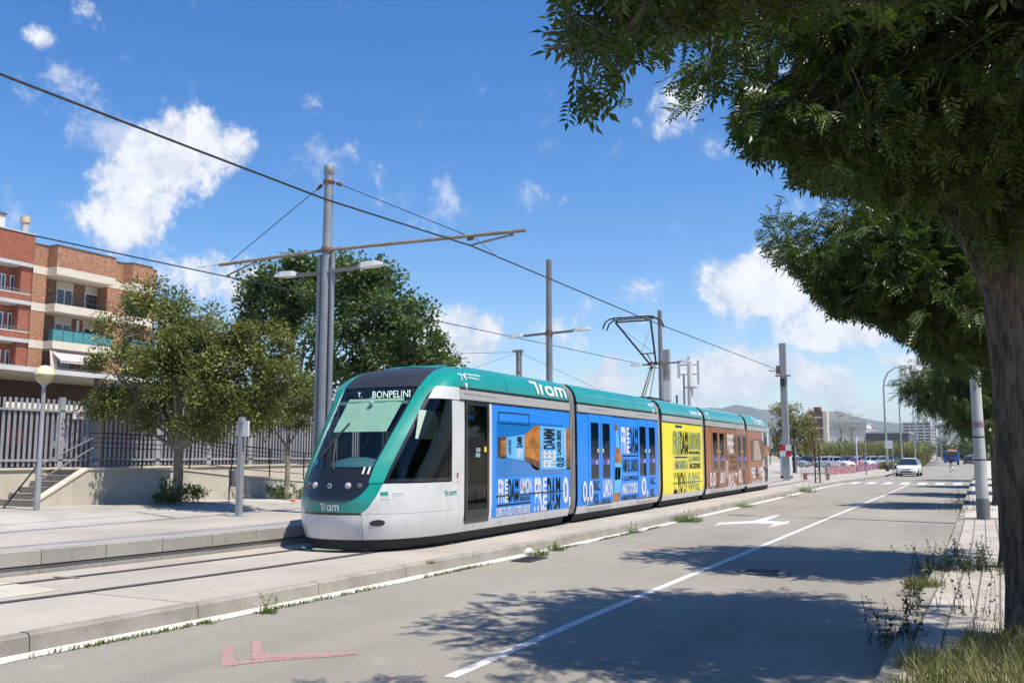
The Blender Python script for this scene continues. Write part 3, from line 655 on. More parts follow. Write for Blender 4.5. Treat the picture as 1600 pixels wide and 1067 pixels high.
# sockets and small marks on the white flank
def white_flank(u, v): # position on the tapered flank along the pixel's ray
    d = px_ray(u, v); prev = None
    for t in np.linspace(.006, .016, 4000):
        p = d * t; x = p.x - TX; s = p.y - TY; z = p.z + EYE - TZ
        if s < s0(z) or s > 4: continue
        if x <= side_x(s, z): return s, z
    return 1.0, 1.0
cs_, cz_ = white_flank(590, 817)
rc = MB(); rc.add([(side_x(cs_, cz_) + .003, cs_, cz_)] + [(side_x(cs_ + .095 * math.cos(t), cz_ + .055 * math.sin(t)) + .003, cs_ + .095 * math.cos(t), cz_ + .055 * math.sin(t)) for t in np.linspace(0, 2 * math.pi, 20, endpoint=False)], [(0, 1 + i, 1 + (i + 1) % 20) for i in range(20)]); rc.build('coupler_recess', M_blk, front)
sA, zA = white_flank(595, 781); sB, zB = white_flank(606, 768)
side_poly('authority_logo', mat('logo_grey', (.45, .5, .46), .5), [(sA, zA), (sB, zA), (sB, zA + .07), (sA, zA + .07)], front); side_poly('authority_logo', M_txt, [(sA, zA + .075), (sB, zA + .075), (sB, zB), (sA, zB)], front)
sC, _z = white_flank(630, 778)
for k_, (tx, h) in enumerate((('Àrea de Barcelona', .035), ('Autoritat del Transport', .025), ('Metropolità', .025))):
    side_text(tx, M_txgy, (sB + .06, zB - .045 - k_ * .042, sC if k_ == 0 else sB + (sC - sB) * (.8 if k_ == 1 else .5), zB - .045 - k_ * .042 + h), front, bold=.0)
sD, zD = white_flank(694, 774); sE, zE = white_flank(713, 767)
tram_word(M_txt, lambda x, y: (side_x(sD + (sE - sD) * x, zD + .085 * y) + .005, sD + (sE - sD) * x, zD + .085 * y), front)

# ---- sections: coves, bands, bodies
bodymat = {0: M_blue, 1: M_blue, 2: M_yel, 3: M_brn, 4: M_brn}
secobj = {0: front, 4: rearb}
for i in (1, 2, 3):
    a, b = SEC[i]
    secobj[i] = MB().box(-1.28, 1.28, a, b, .38, .44).build('middle_section', M_int, tram)
    for sd in (1, -1): side_patch('skirt', M_white, a, b, .22, SK, secobj[i], side=sd, ns=6, nz=4)
roofends = {0: (2.62, SEC[0][1]), 1: SEC[1], 2: SEC[2], 3: SEC[3], 4: (SEC[4][0], TLEN - 2.62)}
for i in range(5):
    a, b = SEC[i]; par = secobj[i]; ra, rb = roofends[i]
    wa, wb = (3.55, b) if i == 0 else ((a, TLEN - 3.55) if i == 4 else (a, b))
    ba, bb = (2.23, b) if i == 0 else ((a, TLEN - 2.23) if i == 4 else (a, b))
    for sd in (1, -1):
        side_patch('wrapped_panel', bodymat[i] if sd > 0 or True else M_white, wa, wb, SK + .004, GB - .004, par, side=sd, ns=8, nz=14)
        side_patch('gutter_band', M_band, ba, bb, GB, GT - .028, par, side=sd, off=.022, ns=6, nz=3, thick=.04)
        side_patch('gutter_gap_and_shade_line', M_blk, ba, bb, GT - .026, GT + .028, par, side=sd, off=.004, ns=6, nz=1, thick=.01); side_patch('gutter_gap_and_shade_line', M_blk, ba, bb, GB - .028, GB - .002, par, side=sd, off=.014, ns=6, nz=1, thick=.01); side_patch('cove_backing', M_blk, ra, rb, GT + .03, 3.40, par, side=sd, off=-.028, ns=4, nz=10, thick=0)  # upper strip is the gap; lower one paints the band's shadow line in black
        # roof cove in panels with thin joints
        cuts = np.linspace(ra, rb, {0: 4, 1: 4, 2: 3, 3: 4, 4: 4}[i])
        for c0, c1 in zip(cuts[:-1], cuts[1:]): side_patch('roof_cove_panel', M_green, c0 + .010, c1 - .010, GT + .03, 3.42, par, side=sd, ns=3, nz=12)
    rf = MB(); rf.box(-.88, .88, ra if i else 2.9, rb if i != 4 else TLEN - 2.9, 3.395, 3.412)
    if i in (0, 2, 4): rf.box(-.62, .62, (a + b) / 2 - 1.2 if i != 0 else 3.6, (a + b) / 2 + 1.2 if i != 0 else 5.6, 3.415, 3.47)
    rf.build('roof', mat('roof_pale', (.62, .62, .6), .6), par)
    for sd in (1, -1): side_patch('lower_skirt', M_matt, a + (1.0 if i == 0 else .05), b - (1.0 if i == 4 else .05), .05, .225, par, side=sd, off=-.07, ns=8, nz=2)
    un = MB(); un.box(-1.05, 1.05, a + (1.7 if i == 0 else .1), b - (1.7 if i == 4 else .1), .10, .42); un.build('underframe', M_matt, par)
    if i in (0, 4): MB().box(-1.28, 1.28, a + (2.5 if i == 0 else 0), b - (2.5 if i == 4 else 0), .38, .44).build('floor', M_int, par)
    # bolts and hatches on the skirt
    for sd in (1,):
        for s_ in np.arange(ba + .6, bb - .3, 1.15):
            bo = MB().lathe([(0, .006), (.022, .005), (.024, 0)], n=8); bo.v = [(side_x(s_, .31) + z, s_ + x, .31 + y) for x, y, z in bo.v]; bo.build('bolt', M_txgy, par)
# seats and grab poles seen through door glass
# ---- bellows
for i in range(4):
    a, b = SEC[i][1], SEC[i + 1][0]; L = b - a; n = 6 if i == 0 else 4; mb = MB(); rows = []
    zs = [.24, .7, 1.5, 2.3, 2.8, 2.93] + [2.93 + .5 * math.sin(R(q)) for q in (15, 30, 45, 60, 75, 88)]
    for k_ in range(2 * n + 1):
        s_ = a - .02 + (L + .04) * k_ / (2 * n); d = (.10 if k_ % 2 else .012) + (.05 if (i == 0 and k_ > 2 * n * .72) or i > 0 else .0)
        h = [(Wz(z) - d, s_, z - (d if z > 3.3 else 0)) for z in zs]; rows.append(h + [(-x, y, z) for x, y, z in h[::-1]])
    P = np.array(rows); k1 = int(2 * n * .72) // 2 * 2
    if i == 0:
        bl_ = MB().grid(P - [0, 0, 0] , smooth=False).build('bellows', M_rub, tram)
        for q in range(4):
            for sd in (1, -1): side_patch('bellows_rib', M_rubl, a + .01 + q * .082, a + .058 + q * .082, .26, 3.40, bl_, side=sd, off=.012, ns=1, nz=18, thick=.05)
    else: MB().grid(P, smooth=False).build('bellows', M_rub, tram)
    for sd in (1, -1):
        if i > 0: side_patch('articulation_cover', M_rubl, a + .02, a + L * .55, .3, 3.3, tram, side=sd, off=-.02, ns=2, nz=14, thick=.02)
for s_ in (3.3, 5.2, 16.6, 18.5, 29.4, 31.3):
    for sd in (1, -1):
        wv = MB().tube([(sd * .66, s_, .28), (sd * .80, s_, .28)], .28, 20); wv.build('wheel', mat('wheel_steel', (.12, .11, .11), .5, metal=.6), tram)

# ---- doors
def door(par, s_a, s_b, z_a, z_b, leafs, frame_m, glass_boxes, name='door', side=1):
    d = side_patch(name, frame_m, s_a, s_b, z_a, z_b, par, side=side, off=.006, ns=3, nz=8, thick=.03) if frame_m else None
    return d
# front single door with dark glass
sA, sB = 2.46, 3.44
dr = MB()
for (a_, b_, c_, d_) in ((sA, sB, .36, .62), (sA, sB, 2.62, 2.69), (sA, sA + .10, .62, 2.62), (sB - .10, sB, .62, 2.62)): side_patch('', None, a_, b_, c_, d_, None, off=.004, ns=2, nz=6, build=False, mb=dr)
dr = dr.build('door', M_blk, front)
side_patch('door_glass', M_dkg, sA + .1, sB - .1, .62, 2.62, dr, off=-.004, ns=2, nz=6, thick=0)
side_patch('white_post', M_white, sB, 3.56, SK, GB, front, off=.004, ns=2, nz=8)
MB().tube([(1.0, 3.0, .5), (1.0, 3.0, 2.6)], .02, 8).build('grab_pole', mat('pole_steel', (.5, .52, .5), .3, metal=.8), dr); MB().tube([(1.15, 2.9, .9), (1.15, 2.9, 2.2)], .016, 8).build('grab_pole', mat('pole_steel', (.5, .5, .5), .3), dr)
side_poly('door_button', mat('button_yellow', (.8, .6, .03), .5), [(3.22, 1.72), (3.31, 1.72), (3.31, 1.82), (3.22, 1.82)], dr); side_poly('door_sticker', mat('sticker_teal', (.15, .35, .32), .5), [(2.86, 1.62), (3.05, 1.62), (3.05, 1.70), (2.86, 1.70)], dr); side_text('888', M_txw, (2.88, 1.72, 3.05, 1.80), dr, bold=.0)
side_poly('door_lamp', mat('lamp_red', (.35, .02, .02), .3), [(2.13, 1.24), (2.19, 1.24), (2.19, 1.33), (2.13, 1.33)], front)
def twin_door(par, sA, sB, z_top, glass_m, tint_m):
    mid = (sA + sB) / 2
    for (a_, b_) in ((sA, mid - .012), (mid + .012, sB)):
        lf = MB(); g0 = a_ + (b_ - a_) * .16; g1 = b_ - (b_ - a_) * .16; gz0, gz1 = 1.04, 2.48
        for (p_, q_, c_, d_) in ((a_, b_, SK + .02, gz0), (a_, b_, gz1, z_top), (a_, g0, gz0, gz1), (g1, b_, gz0, gz1)): side_patch('', None, p_, q_, c_, d_, None, off=.012, ns=2, nz=6, build=False, mb=lf)
        lf = lf.build('door_leaf', tint_m, par)
        side_patch('door_glass', glass_m, g0, g1, gz0, gz1, lf, off=.008, ns=2, nz=6, thick=0)
        side_poly('door_sign', mat('sign_violet', (.05, .06, .30), .4), [(g0, 1.40), (g1, 1.40), (g1, 1.55), (g0, 1.55)], lf, off=.011); side_text('d', M_txw, (g0 + (g1 - g0) * .6, 1.42, g0 + (g1 - g0) * .82, 1.53), lf, off=.014)
        bx = (g1 - .09, g1 - .01) if a_ == sA else (g0 + .01, g0 + .09)
        side_poly('door_button', mat('button_yellow', (.8, .6, .03), .5), [(bx[0], 1.72), (bx[1], 1.72), (bx[1], 1.82), (bx[0], 1.82)], lf, off=.011)
    side_patch('door_gap', M_blk, mid - .012, mid + .012, SK + .02, z_top, par, off=.006, ns=1, nz=6)
    side_patch('door_sill', M_blk, sA, sB, SK - .03, SK + .015, par, off=.012, ns=2, nz=1); side_patch('door_sill', M_white, sA - .05, sB + .05, SK - .075, SK - .032, par, off=.03, ns=2, nz=1)
inside = MB().box(-.02, .02, SEC[1][0] + .1, SEC[3][1] - .1, .5, 2.6).build('inner_partition', mat('inner_dark', (.03, .032, .03), .6), tram)
def dspan(u0, u1, v): return TS(u0, v)[0], TS(u1, v)[0]
d1 = dspan(880 + 237 / 5.93, 880 + 447 / 5.93, 720); d2 = dspan(880 + 692 / 5.93, 880 + 862 / 5.93, 710)
twin_door(secobj[1], d1[0], d1[1], GB - .01, M_dkg, M_blue); twin_door(secobj[1], d2[0], d2[1], GB - .01, M_dkg, M_blue)
e1 = dspan(1020 + 655 / 7.115, 1020 + 803 / 7.115, 710); e2 = dspan(1020 + 932 / 7.115, 1020 + 1045 / 7.115, 710)
twin_door(secobj[3], e1[0], e1[1], GB - .01, M_dkg, M_brn); twin_door(secobj[3], e2[0], e2[1], GB - .01, M_dkg, M_brn)
side_patch('rear_door', M_dkg, TLEN - 3.3, TLEN - 2.5, .40, 2.69, rearb, off=.006, ns=2, nz=6, thick=0); side_patch('white_post', M_white, TLEN - 3.56, TLEN - 3.3, SK, GB, rearb, off=.006, ns=2, nz=6)

# ---- advertising on section 1
P1 = front; B = lambda z, *a: pxbox(z, *a)
a_, b_ = TS(776, 700)[0], TS(880, 700)[0]
side_patch('wrapped_window', M_dblue, a_, b_, 1.22, 2.36, P1, off=.003, ns=3, nz=6, thick=.006)
vb = B(Z88, 170, 225, 592, 372); 
fr_ = [(vb[0], vb[1]), (vb[2], vb[1]), (vb[2], vb[3]), (vb[0], vb[3])]
for (p, q) in zip(fr_, fr_[1:] + fr_[:1]):
    MB().bar((side_x(*p) + .006, *p), (side_x(*q) + .006, *q), .012, .012).build('hopper_window_seal', M_blk, P1)
def bottle(par, z, polys, off=.008):
    for nm, m_, pts in polys: side_poly(nm, m_, pxpts(z, pts), par, off=off)
bottle(P1, Z88, [('bottle_neck', M_beer, [(185, 565), (235, 552), (270, 562), (270, 842), (235, 850), (185, 840)]), ('bottle_neck', M_beerd, [(185, 800), (270, 800), (270, 842), (235, 850), (185, 840)]), ('bottle_neck', M_beerd, [(185, 565), (235, 552), (270, 562), (270, 600), (185, 605)]),
                 ('bottle_cap', M_blk, [(160, 560), (183, 560), (183, 845), (160, 840)]),
                 ('bottle_label', M_lab, [(272, 562), (525, 520), (525, 888), (272, 840)]),
                 ('bottle_shoulder', M_beer, [(527, 520), (600, 470), (650, 412), (700, 393), (740, 398), (740, 1010), (700, 1015), (650, 990), (600, 918), (527, 886)]), ('bottle_shoulder', M_beerd, [(527, 820), (620, 850), (740, 905), (740, 1010), (700, 1015), (650, 990), (600, 918), (527, 886)]),
                 ('bottle_label', M_lab, [(742, 400), (1105, 430), (1105, 1000), (742, 1008)]),
                 ('bottle_base', M_beer, [(1107, 430), (1150, 432), (1168, 470), (1170, 960), (1150, 1003), (1107, 1000)]), ('bottle_base', M_beerd, [(1107, 860), (1170, 845), (1170, 960), (1150, 1003), (1107, 1000)])])
def vtext(t, m_, z, x0, yb, x1, yt, par, **k): side_text(t, m_, pxbox(z, x0, yt, x1, yb), par, rot=90, off=.012, **k)
vtext('FREE', M_txw, Z88, 415, 835, 495, 712, P1, bold=.03); vtext('DAMM', M_txk, Z88, 415, 702, 495, 552, P1, bold=.03); vtext('LAGER BEER', M_txg, Z88, 300, 800, 340, 590, P1, bold=.02)
vtext('FREE', M_txw, Z88, 785, 975, 955, 745, P1, bold=.03); vtext('DAMM', M_txk, Z88, 790, 722, 945, 445, P1, bold=.03); vtext('LAGER BEER', M_txk, Z88, 978, 800, 1030, 455, P1, bold=.03); vtext('0,0', M_txk, Z88, 972, 970, 1092, 840, P1, bold=.03)
vtext('LAGER BEER', M_txw, Z88, 1072, 800, 1096, 480, P1, bold=.02); vtext('ALCOHOL FREE', M_txw, Z88, 752, 970, 772, 640, P1, bold=.0)
brand(P1, B(Z8, 146, 228, 268, 520), B(Z8, 270, 222, 400, 505), M_txw, M_txk)
side_text('LIMON', M_txw, B(Z8, 422, 212, 565, 408), P1, bold=.03); side_text('SENSE ALCOHOL', M_txg, B(Z8, 415, 436, 548, 492), P1, bold=.03)
bb_ = B(Z8, 130, 538, 545, 545); side_poly('rule', M_txk, [(bb_[0], bb_[1]), (bb_[2], bb_[1]), (bb_[2], bb_[1] + .03), (bb_[0], bb_[1] + .03)], P1)
side_text('DISFRUTA DELS NOSTRES SABORS', M_txw, B(Z8, 122, 565, 545, 672), P1, bold=.03)
brand(P1, B(Z8, 600, 208, 755, 625), B(Z8, 760, 202, 922, 600), M_txw, M_txk)
side_text('0,', M_txw, B(Z8, 955, 195, 1050, 585), P1, bold=.03)
hz = TS(800, 773)[1]; MB().box(HW + .002, HW + .012, TS(775, 773)[0], TS(880, 768)[0], hz - .012, hz + .012).build('panel_seam', M_blk, P1)
# roof and band lettering
def cove(z, x0, y0, x1, y1):
    (sa, za), (sb, zb) = [(lambda p: (p.y - TY, p.z - TZ))(at_x(z[0] + a / z[2], z[1] + b / z[2], -8.72)) for a, b in ((x0, y0), (x1, y1))]; return sa, za, sb, zb
def roof_word(par, sa, sb, z0, z1, m_=M_txw):
    tram_word(m_, lambda x, y: (side_x(10, z0 + (z1 - z0) * y) + .014, sa + (sb - sa) * x, z0 + (z1 - z0) * y), par)
def rs(u): return at_x(u, 610, -8.75).y - TY
roof_word(front, rs(826), rs(878), 3.01, 3.31); roof_word(secobj[4], rs(1172), rs(1187), 3.01, 3.31)
side_text('tram.cat', M_txw, (rs(1073), 3.06, rs(1091), 3.2), secobj[2], bold=.03)
def triangles(par, sa, w):
    for (dx, dz) in ((0, .12), (w * .55, .12), (w * .45, -.06)):
        side_poly('transport_logo', M_txw, [(sa + dx, 3.20 + dz - .1), (sa + dx + w * .42, 3.20 + dz - .1), (sa + dx + w * .30, 3.20 + dz - .24)], par, off=.01)
triangles(front, rs(712), .28); triangles(secobj[1], SEC[1][1] - .75, .55); triangles(secobj[3], SEC[3][0] + .3, .45)
side_text('Transports Públics', M_txw, (rs(722), 3.20, rs(747), 3.25), front, bold=.03, off=.012); side_text('de Catalunya', M_txw, (rs(724), 3.13, rs(742), 3.18), front, bold=.03, off=.012)
for par, s_ in ((front, 2.4), (secobj[1], SEC[1][0] + .8), (secobj[1], SEC[1][1] - 1.9), (secobj[3], SEC[3][0] + .8), (secobj[3], SEC[3][1] - 1.9)):
    side_text('Deixeu sortir  Dejen salir  Allow way out', M_txgy, (s_, 2.80, s_ + 1.35, 2.85), par, bold=.01, off=.026)
# section 2
P2 = secobj[1]
def std_ad(par, z, big, dark, bx):
    pass
brand(P2, B(Z59, 537, 280, 612, 525), B(Z59, 614, 283, 690, 522), M_txw, M_txk)
rl = B(Z59, 550, 544, 690, 552); side_poly('rule', M_txk, [(rl[0], rl[1]), (rl[2], rl[1]), (rl[2], rl[1] + .035), (rl[0], rl[1] + .035)], P2)
side_text('AMB EL SABOR', M_txg, B(Z59, 550, 572, 690, 695), P2, bold=.03); side_text('I LLÚPOLS', M_txk, B(Z59, 550, 722, 692, 772), P2, bold=.03); side_text("I MALT D'ORDI", M_txw, B(Z59, 540, 793, 690, 892), P2, bold=.03); side_text('I VARIETATS PURES', M_txg, B(Z59, 540, 908, 685, 952), P2, bold=.03)
bottle(P2, Z59, [('bottle_neck', M_beer, [(477, 260), (502, 260), (504, 312), (479, 312)]), ('bottle_cap', M_blue, [(477, 243), (502, 243), (502, 258), (477, 258)]), ('bottle_label', M_lab, [(480, 313), (505, 313), (517, 470), (488, 470)]), ('bottle_shoulder', M_beer, [(488, 471), (517, 471), (537, 560), (537, 612), (477, 612), (481, 560)]), ('bottle_label', M_lab, [(477, 613), (537, 613), (530, 888), (470, 892)]), ('bottle_base', M_beer, [(470, 893), (530, 889), (524, 962), (464, 966)]), ('bottle_label_panel', M_txw, [(480, 648), (502, 648), (500, 768), (477, 770)]), ('bottle_label_panel', M_txk, [(504, 652), (530, 652), (527, 762), (502, 766)])])
side_text('0,0', M_txw, B(Z59, 176, 775, 272, 1005), P2, bold=.03, off=.02); side_text('%ALC.', M_txg, B(Z59, 278, 772, 335, 868), P2, bold=.03, off=.02); side_text('VOL.', M_txg, B(Z59, 275, 890, 330, 990), P2, bold=.03, off=.02)
side_text('LIMON', M_txw, B(Z59, 365, 762, 450, 925), P2, bold=.03, off=.02); side_text('SENSE ALCOHOL', M_txg, B(Z59, 357, 938, 437, 985), P2, bold=.03, off=.02)
side_text('0,', M_txw, B(Z59, 722, 742, 782, 940), P2, bold=.03, off=.02); side_text('ALC.', M_txg, B(Z59, 803, 738, 847, 808), P2, bold=.03, off=.02); side_text('VOL.', M_txg, B(Z59, 803, 847, 843, 920), P2, bold=.03, off=.02)
# section 3 (yellow)
P3 = secobj[2]
wb_ = B(Z71, 220, 228, 535, 668); side_patch('wrapped_window', mat('wrap_yellow_window', (.66, .59, .045), .15, coat=.3), wb_[0], wb_[2], 1.15, 2.30, P3, off=.003, ns=2, nz=4, thick=.006)
nb = B(Z71, 250, 180, 326, 200); side_poly('small_blue_sticker', mat('navy', (.015, .03, .14), .4), [(nb[0], nb[1]), (nb[2], nb[1]), (nb[2], nb[1] + .08), (nb[0], nb[1] + .08)], P3)
brand(P3, B(Z71, 230, 238, 305, 500), B(Z71, 308, 240, 382, 495), M_txo, M_txk, off=.011)
side_text('LLIMONES', M_txo, B(Z71, 392, 250, 523, 442), P3, bold=.03, off=.011); side_text('MADURES,', M_txk, B(Z71, 400, 460, 523, 497), P3, bold=.03, off=.011); side_text('LLIMES', M_txo, B(Z71, 400, 515, 523, 568), P3, bold=.03, off=.011); side_text('ÀCIDES', M_txk, B(Z71, 402, 580, 525, 650), P3, bold=.03, off=.011)
rl = B(Z71, 243, 528, 382, 534); side_poly('rule', M_txk, [(rl[0], rl[1]), (rl[2], rl[1]), (rl[2], rl[1] + .04), (rl[0], rl[1] + .04)], P3, off=.011)
side_text('AMB SABOR A', M_txo, B(Z71, 243, 560, 385, 658), P3, bold=.03, off=.011); side_text('LLIMONA', M_txk, B(Z71, 236, 688, 380, 928), P3, bold=.03); side_text('0,0', M_txo, B(Z71, 396, 690, 462, 910), P3, bold=.03)
side_text('ALC', M_txo, B(Z71, 466, 690, 526, 770), P3, bold=.03); side_text('VOL.', M_txo, B(Z71, 470, 810, 524, 895), P3, bold=.03)
rl = B(Z71, 222, 798, 540, 806); MB().box(HW + .002, HW + .012, rl[0], rl[2], rl[1], rl[1] + .02).build('panel_seam', M_blk, P3)
# section 4 (brown)
P4 = secobj[3]
side_text('FREE', M_txw, B(Z71, 832, 275, 892, 480), P4, bold=.03); side_text('DAMM', M_txb, B(Z71, 895, 285, 938, 482), P4, bold=.03)
for k_, (t_, y0, y1) in enumerate((('AMB SABOR', 500, 545), ('TORRADA', 553, 600), ('INTENSA', 612, 675))): side_text(t_, M_txb, B(Z71, 852, y0, 942, y1), P4, bold=.03)
side_text("MALT", M_txw, B(Z71, 845, 700, 942, 852), P4, bold=.03); side_text('0,0', M_txw, B(Z71, 632, 690, 692, 880), P4, bold=.03, off=.02); side_text('LIMON', M_txw, B(Z71, 745, 690, 797, 815), P4, bold=.03, off=.02); side_text('ALC', M_txb, B(Z71, 697, 690, 735, 870), P4, bold=.03, off=.02)
side_text('0,', M_txw, B(Z71, 952, 668, 990, 835), P4, bold=.03, off=.02); side_text('VOL', M_txb, B(Z71, 1000, 660, 1035, 830), P4, bold=.03, off=.02)
bottle(P4, Z71, [('bottle_neck', M_beerd, [(800, 250), (812, 250), (822, 420), (812, 420)]), ('bottle_shoulder', M_beerd, [(812, 420), (826, 420), (842, 520), (838, 560), (808, 560)]), ('bottle_label', mat('label_cream', (.38, .28, .22), .4), [(808, 560), (838, 560), (834, 760), (806, 762)]), ('bottle_base', M_beerd, [(806, 763), (834, 761), (830, 850), (806, 855)])])
# section 5 (brown, bottle lying)
P5 = secobj[4]
bottle(P5, Z71, [('bottle_shoulder', M_beerd, [(1090, 345), (1130, 325), (1205, 332), (1240, 378), (1240, 540), (1205, 575), (1130, 572), (1090, 560)]), ('bottle_neck', M_beer, [(1240, 400), (1296, 412), (1296, 500), (1240, 515)]), ('bottle_label', mat('label_cream', (.38, .28, .22), .4), [(1120, 345), (1205, 340), (1205, 560), (1120, 565)])])
side_text('FREE', M_txw, B(Z71, 1098, 640, 1140, 760), P5, bold=.03); side_text('DAMM', M_txb, B(Z71, 1142, 640, 1165, 755), P5, bold=.03); side_text('LIMON', M_txw, B(Z71, 1168, 638, 1198, 705), P5, bold=.03); side_text('FREE', M_txw, B(Z71, 1203, 632, 1243, 808), P5, bold=.03); side_text('DAMM', M_txb, B(Z71, 1245, 632, 1278, 800), P5, bold=.03); side_text('0,', M_txw, B(Z71, 1282, 625, 1312, 795), P5, bold=.03); side_text('DELS SABORS', M_txw, B(Z71, 1100, 780, 1195, 815), P5, bold=.03)

# ---- pantograph on the second section
pg = MB(); hdz = 6.12; base_s = 13.3
def pp(u, v, x=-9.93): p = at_x(u, v, x); return (p.x - TX, p.y - TY, p.z - TZ)
kn = pp(1020, 568); bs = pp(1004, 612); hd = pp(989, 499)
pant = MB(); pant.box(-.55, .55, bs[1] - .9, bs[1] + .9, 3.44, 3.50); pant.box(-.5, -.4, bs[1] - .8, bs[1] + .8, 3.50, 3.58); pant.box(.4, .5, bs[1] - .8, bs[1] + .8, 3.50, 3.58); pant.box(-.15, .15, bs[1] - .3, bs[1] + .3, 3.50, 3.62); pant = pant.build('pantograph', M_matt, tram)
la = MB(); la.tube([(0, bs[1], 3.6), kn], [.065, .05], 8); la.tube([(.14, bs[1] + .35, 3.6), (.1, kn[1] - .05, kn[2] - .1)], .016, 6); la.build('lower_arm', mat('pantograph_steel', (.06, .06, .06), .5, metal=.4), pant)
ua = MB(); hy, hz_ = hd[1], hd[2]
ua.tube([(-.12, kn[1], kn[2]), (-.62, hy, hz_ - .08)], .035, 8); ua.tube([(.12, kn[1], kn[2]), (.62, hy, hz_ - .08)], .035, 8); ua.tube([(-.16, kn[1], kn[2]), (.16, kn[1], kn[2])], .06, 8)
def lerp3(a, b, t): return tuple(a[i] + (b[i] - a[i]) * t for i in range(3))
la_, lb_ = lerp3((-.12, kn[1], kn[2]), (-.62, hy, hz_ - .08), .25), lerp3((.12, kn[1], kn[2]), (.62, hy, hz_ - .08), .25); ua.tube([la_, lb_], .022, 6); ua.tube([lerp3(la_, lb_, .4), (0, kn[1], kn[2])], .018, 6)
ua.tube([lerp3((-.12, kn[1], kn[2]), (-.62, hy, hz_ - .08), .9), lb_], .006, 4); ua.tube([lerp3((.12, kn[1], kn[2]), (.62, hy, hz_ - .08), .9), la_], .006, 4); ua.build('upper_arm', M_matt, pant)
for dy in (-.2, .2):
    h_ = MB(); h_.tube([(-1.02, hy + dy, hz_ - .30), (-.93, hy + dy, hz_ - .08), (-.78, hy + dy, hz_ + .02), (-.6, hy + dy, hz_ + .05), (.6, hy + dy, hz_ + .05), (.78, hy + dy, hz_ + .02), (.93, hy + dy, hz_ - .08), (1.02, hy + dy, hz_ - .30)], .028, 6); h_.build('collector_bow', M_matt, pant)
cb = MB(); cb.tube([(-.62, hy - .2, hz_), (-.62, hy + .2, hz_)], .025, 6); cb.tube([(.62, hy - .2, hz_), (.62, hy + .2, hz_)], .025, 6); cb.tube([(-.62, hy, hz_ - .06), (.62, hy, hz_ - .06)], .03, 8); cb.build('head_frame', M_matt, pant)
MB().cyl((0.3, SEC[3][0] - .1), .035, 3.35, 3.85, 8).build('aerial', M_matt, tram)
# ================================================================== LEFT OF THE TRACKS
M_wall = mat('rendered_wall', (.46, .42, .34), .92, var=.12, vscale=.7, bump=.3, bscale=18, speck=.08, sscale=30, streak=.3)
M_wtop = mat('wall_coping', (.52, .46, .37), .9, var=.12, vscale=1.5)
M_fence = mat('fence_grey', (.33, .345, .365), .5, metal=.2, var=.12, vscale=1.5)
M_rail = mat('railing_dark', (.03, .033, .04), .5, metal=.3)
M_pole = mat('galvanised', (.31, .315, .32), .5, metal=.3, var=.15, vscale=1.8, bump=.1)
M_step = mat('step_concrete', (.30, .275, .235), .92, var=.2, vscale=3)
XB, XF = -24.0, -22.3
yz = lambda u, v, X: (lambda p: (p.y, p.z))(at_x(u, v, X))
# boundary wall
bw = MB(); 
for a in np.arange(2, 60, 2.0): bw.box(XB - .30, XB, a, a + 2, fz(a) - .3, 1.40)
bw = MB().box(XB - .30, XB, 2, 60, -.1, 1.40).build('boundary_wall', M_wall)
tag(bw, 'low cream rendered wall carrying the grey slatted fence', 'wall')
MB().box(XB - .34, XB + .05, 2, 60, 1.40, 1.46).build('coping', M_wtop, bw)
# slatted fence
fe = thing('slatted_fence', 'tall grey metal fence of upright slats behind the tram stop', 'fence', (XB - .15, 14, 1.46))
sl = MB().box(-.02, .02, -.045, .045, .03, 1.98).mesh('slat', M_fence)
for i, y in enumerate(np.arange(13.2, 35.5, .173)): piece('slat', sl, fe, (rng.uniform(-.008, .008), y - 14, rng.uniform(-.01, .01)), (0, 0, R(28) + rng.uniform(-.05, .05)))
po = MB().box(-.05, .05, -.09, .09, 0, 2.06).mesh('post', M_fence)
for u in (98, 152, 250, 330, 395, 450): piece('post', po, fe, (.02, yz(u, 700, XB)[0] - 14, 0))
for z in (.18, 1.62): MB().box(.03, .07, -1, 21.5, z, z + .06).build('rail', M_fence, fe)
sg = thing('warning_sign', 'small white sign plate with red lines of text on the slatted fence', 'sign', (XB - .06, yz(126, 647, XB)[0], yz(126, 647, XB)[1]))
MB().box(0, .015, -.22, .22, -.15, .13).build('plate', mat('sign_white', (.72, .70, .70), .5), sg)
for k_, w in enumerate((.30, .34, .26, .34, .32)): MB().box(.016, .019, -w / 2, w / 2, .07 - k_ * .045, .085 - k_ * .045).build('text_line', mat('sign_red', (.50, .20, .20), .5), sg)
# staircase beside the cheek wall
stair = thing('staircase', 'short concrete staircase rising right beside the sloping cheek wall', 'staircase', (XF - .9, yz(28, 784, XF)[0], fz(16)))
y0s, y1s = yz(30, 780, -23.1)[0], yz(126, 735, -23.1)[0]; n_s = 6; hs = (1.41 - .45) / n_s
for i in range(n_s):
    a = y0s + (y1s - y0s) * i / n_s
    MB().box(XB + .02, XF - .2, a, y1s + .3, .40 + i * hs, .45 + (i + 1) * hs - .002 * i).build('step', M_step, stair, world=True, bevel=.012)
    MB().box(XB + .04, XF - .22, a - .02, a + .10, .45 + (i + 1) * hs + .001, .45 + (i + 1) * hs + .008).build('nosing', mat('step_nosing', (.42, .38, .33), .9, var=.2), stair, world=True)
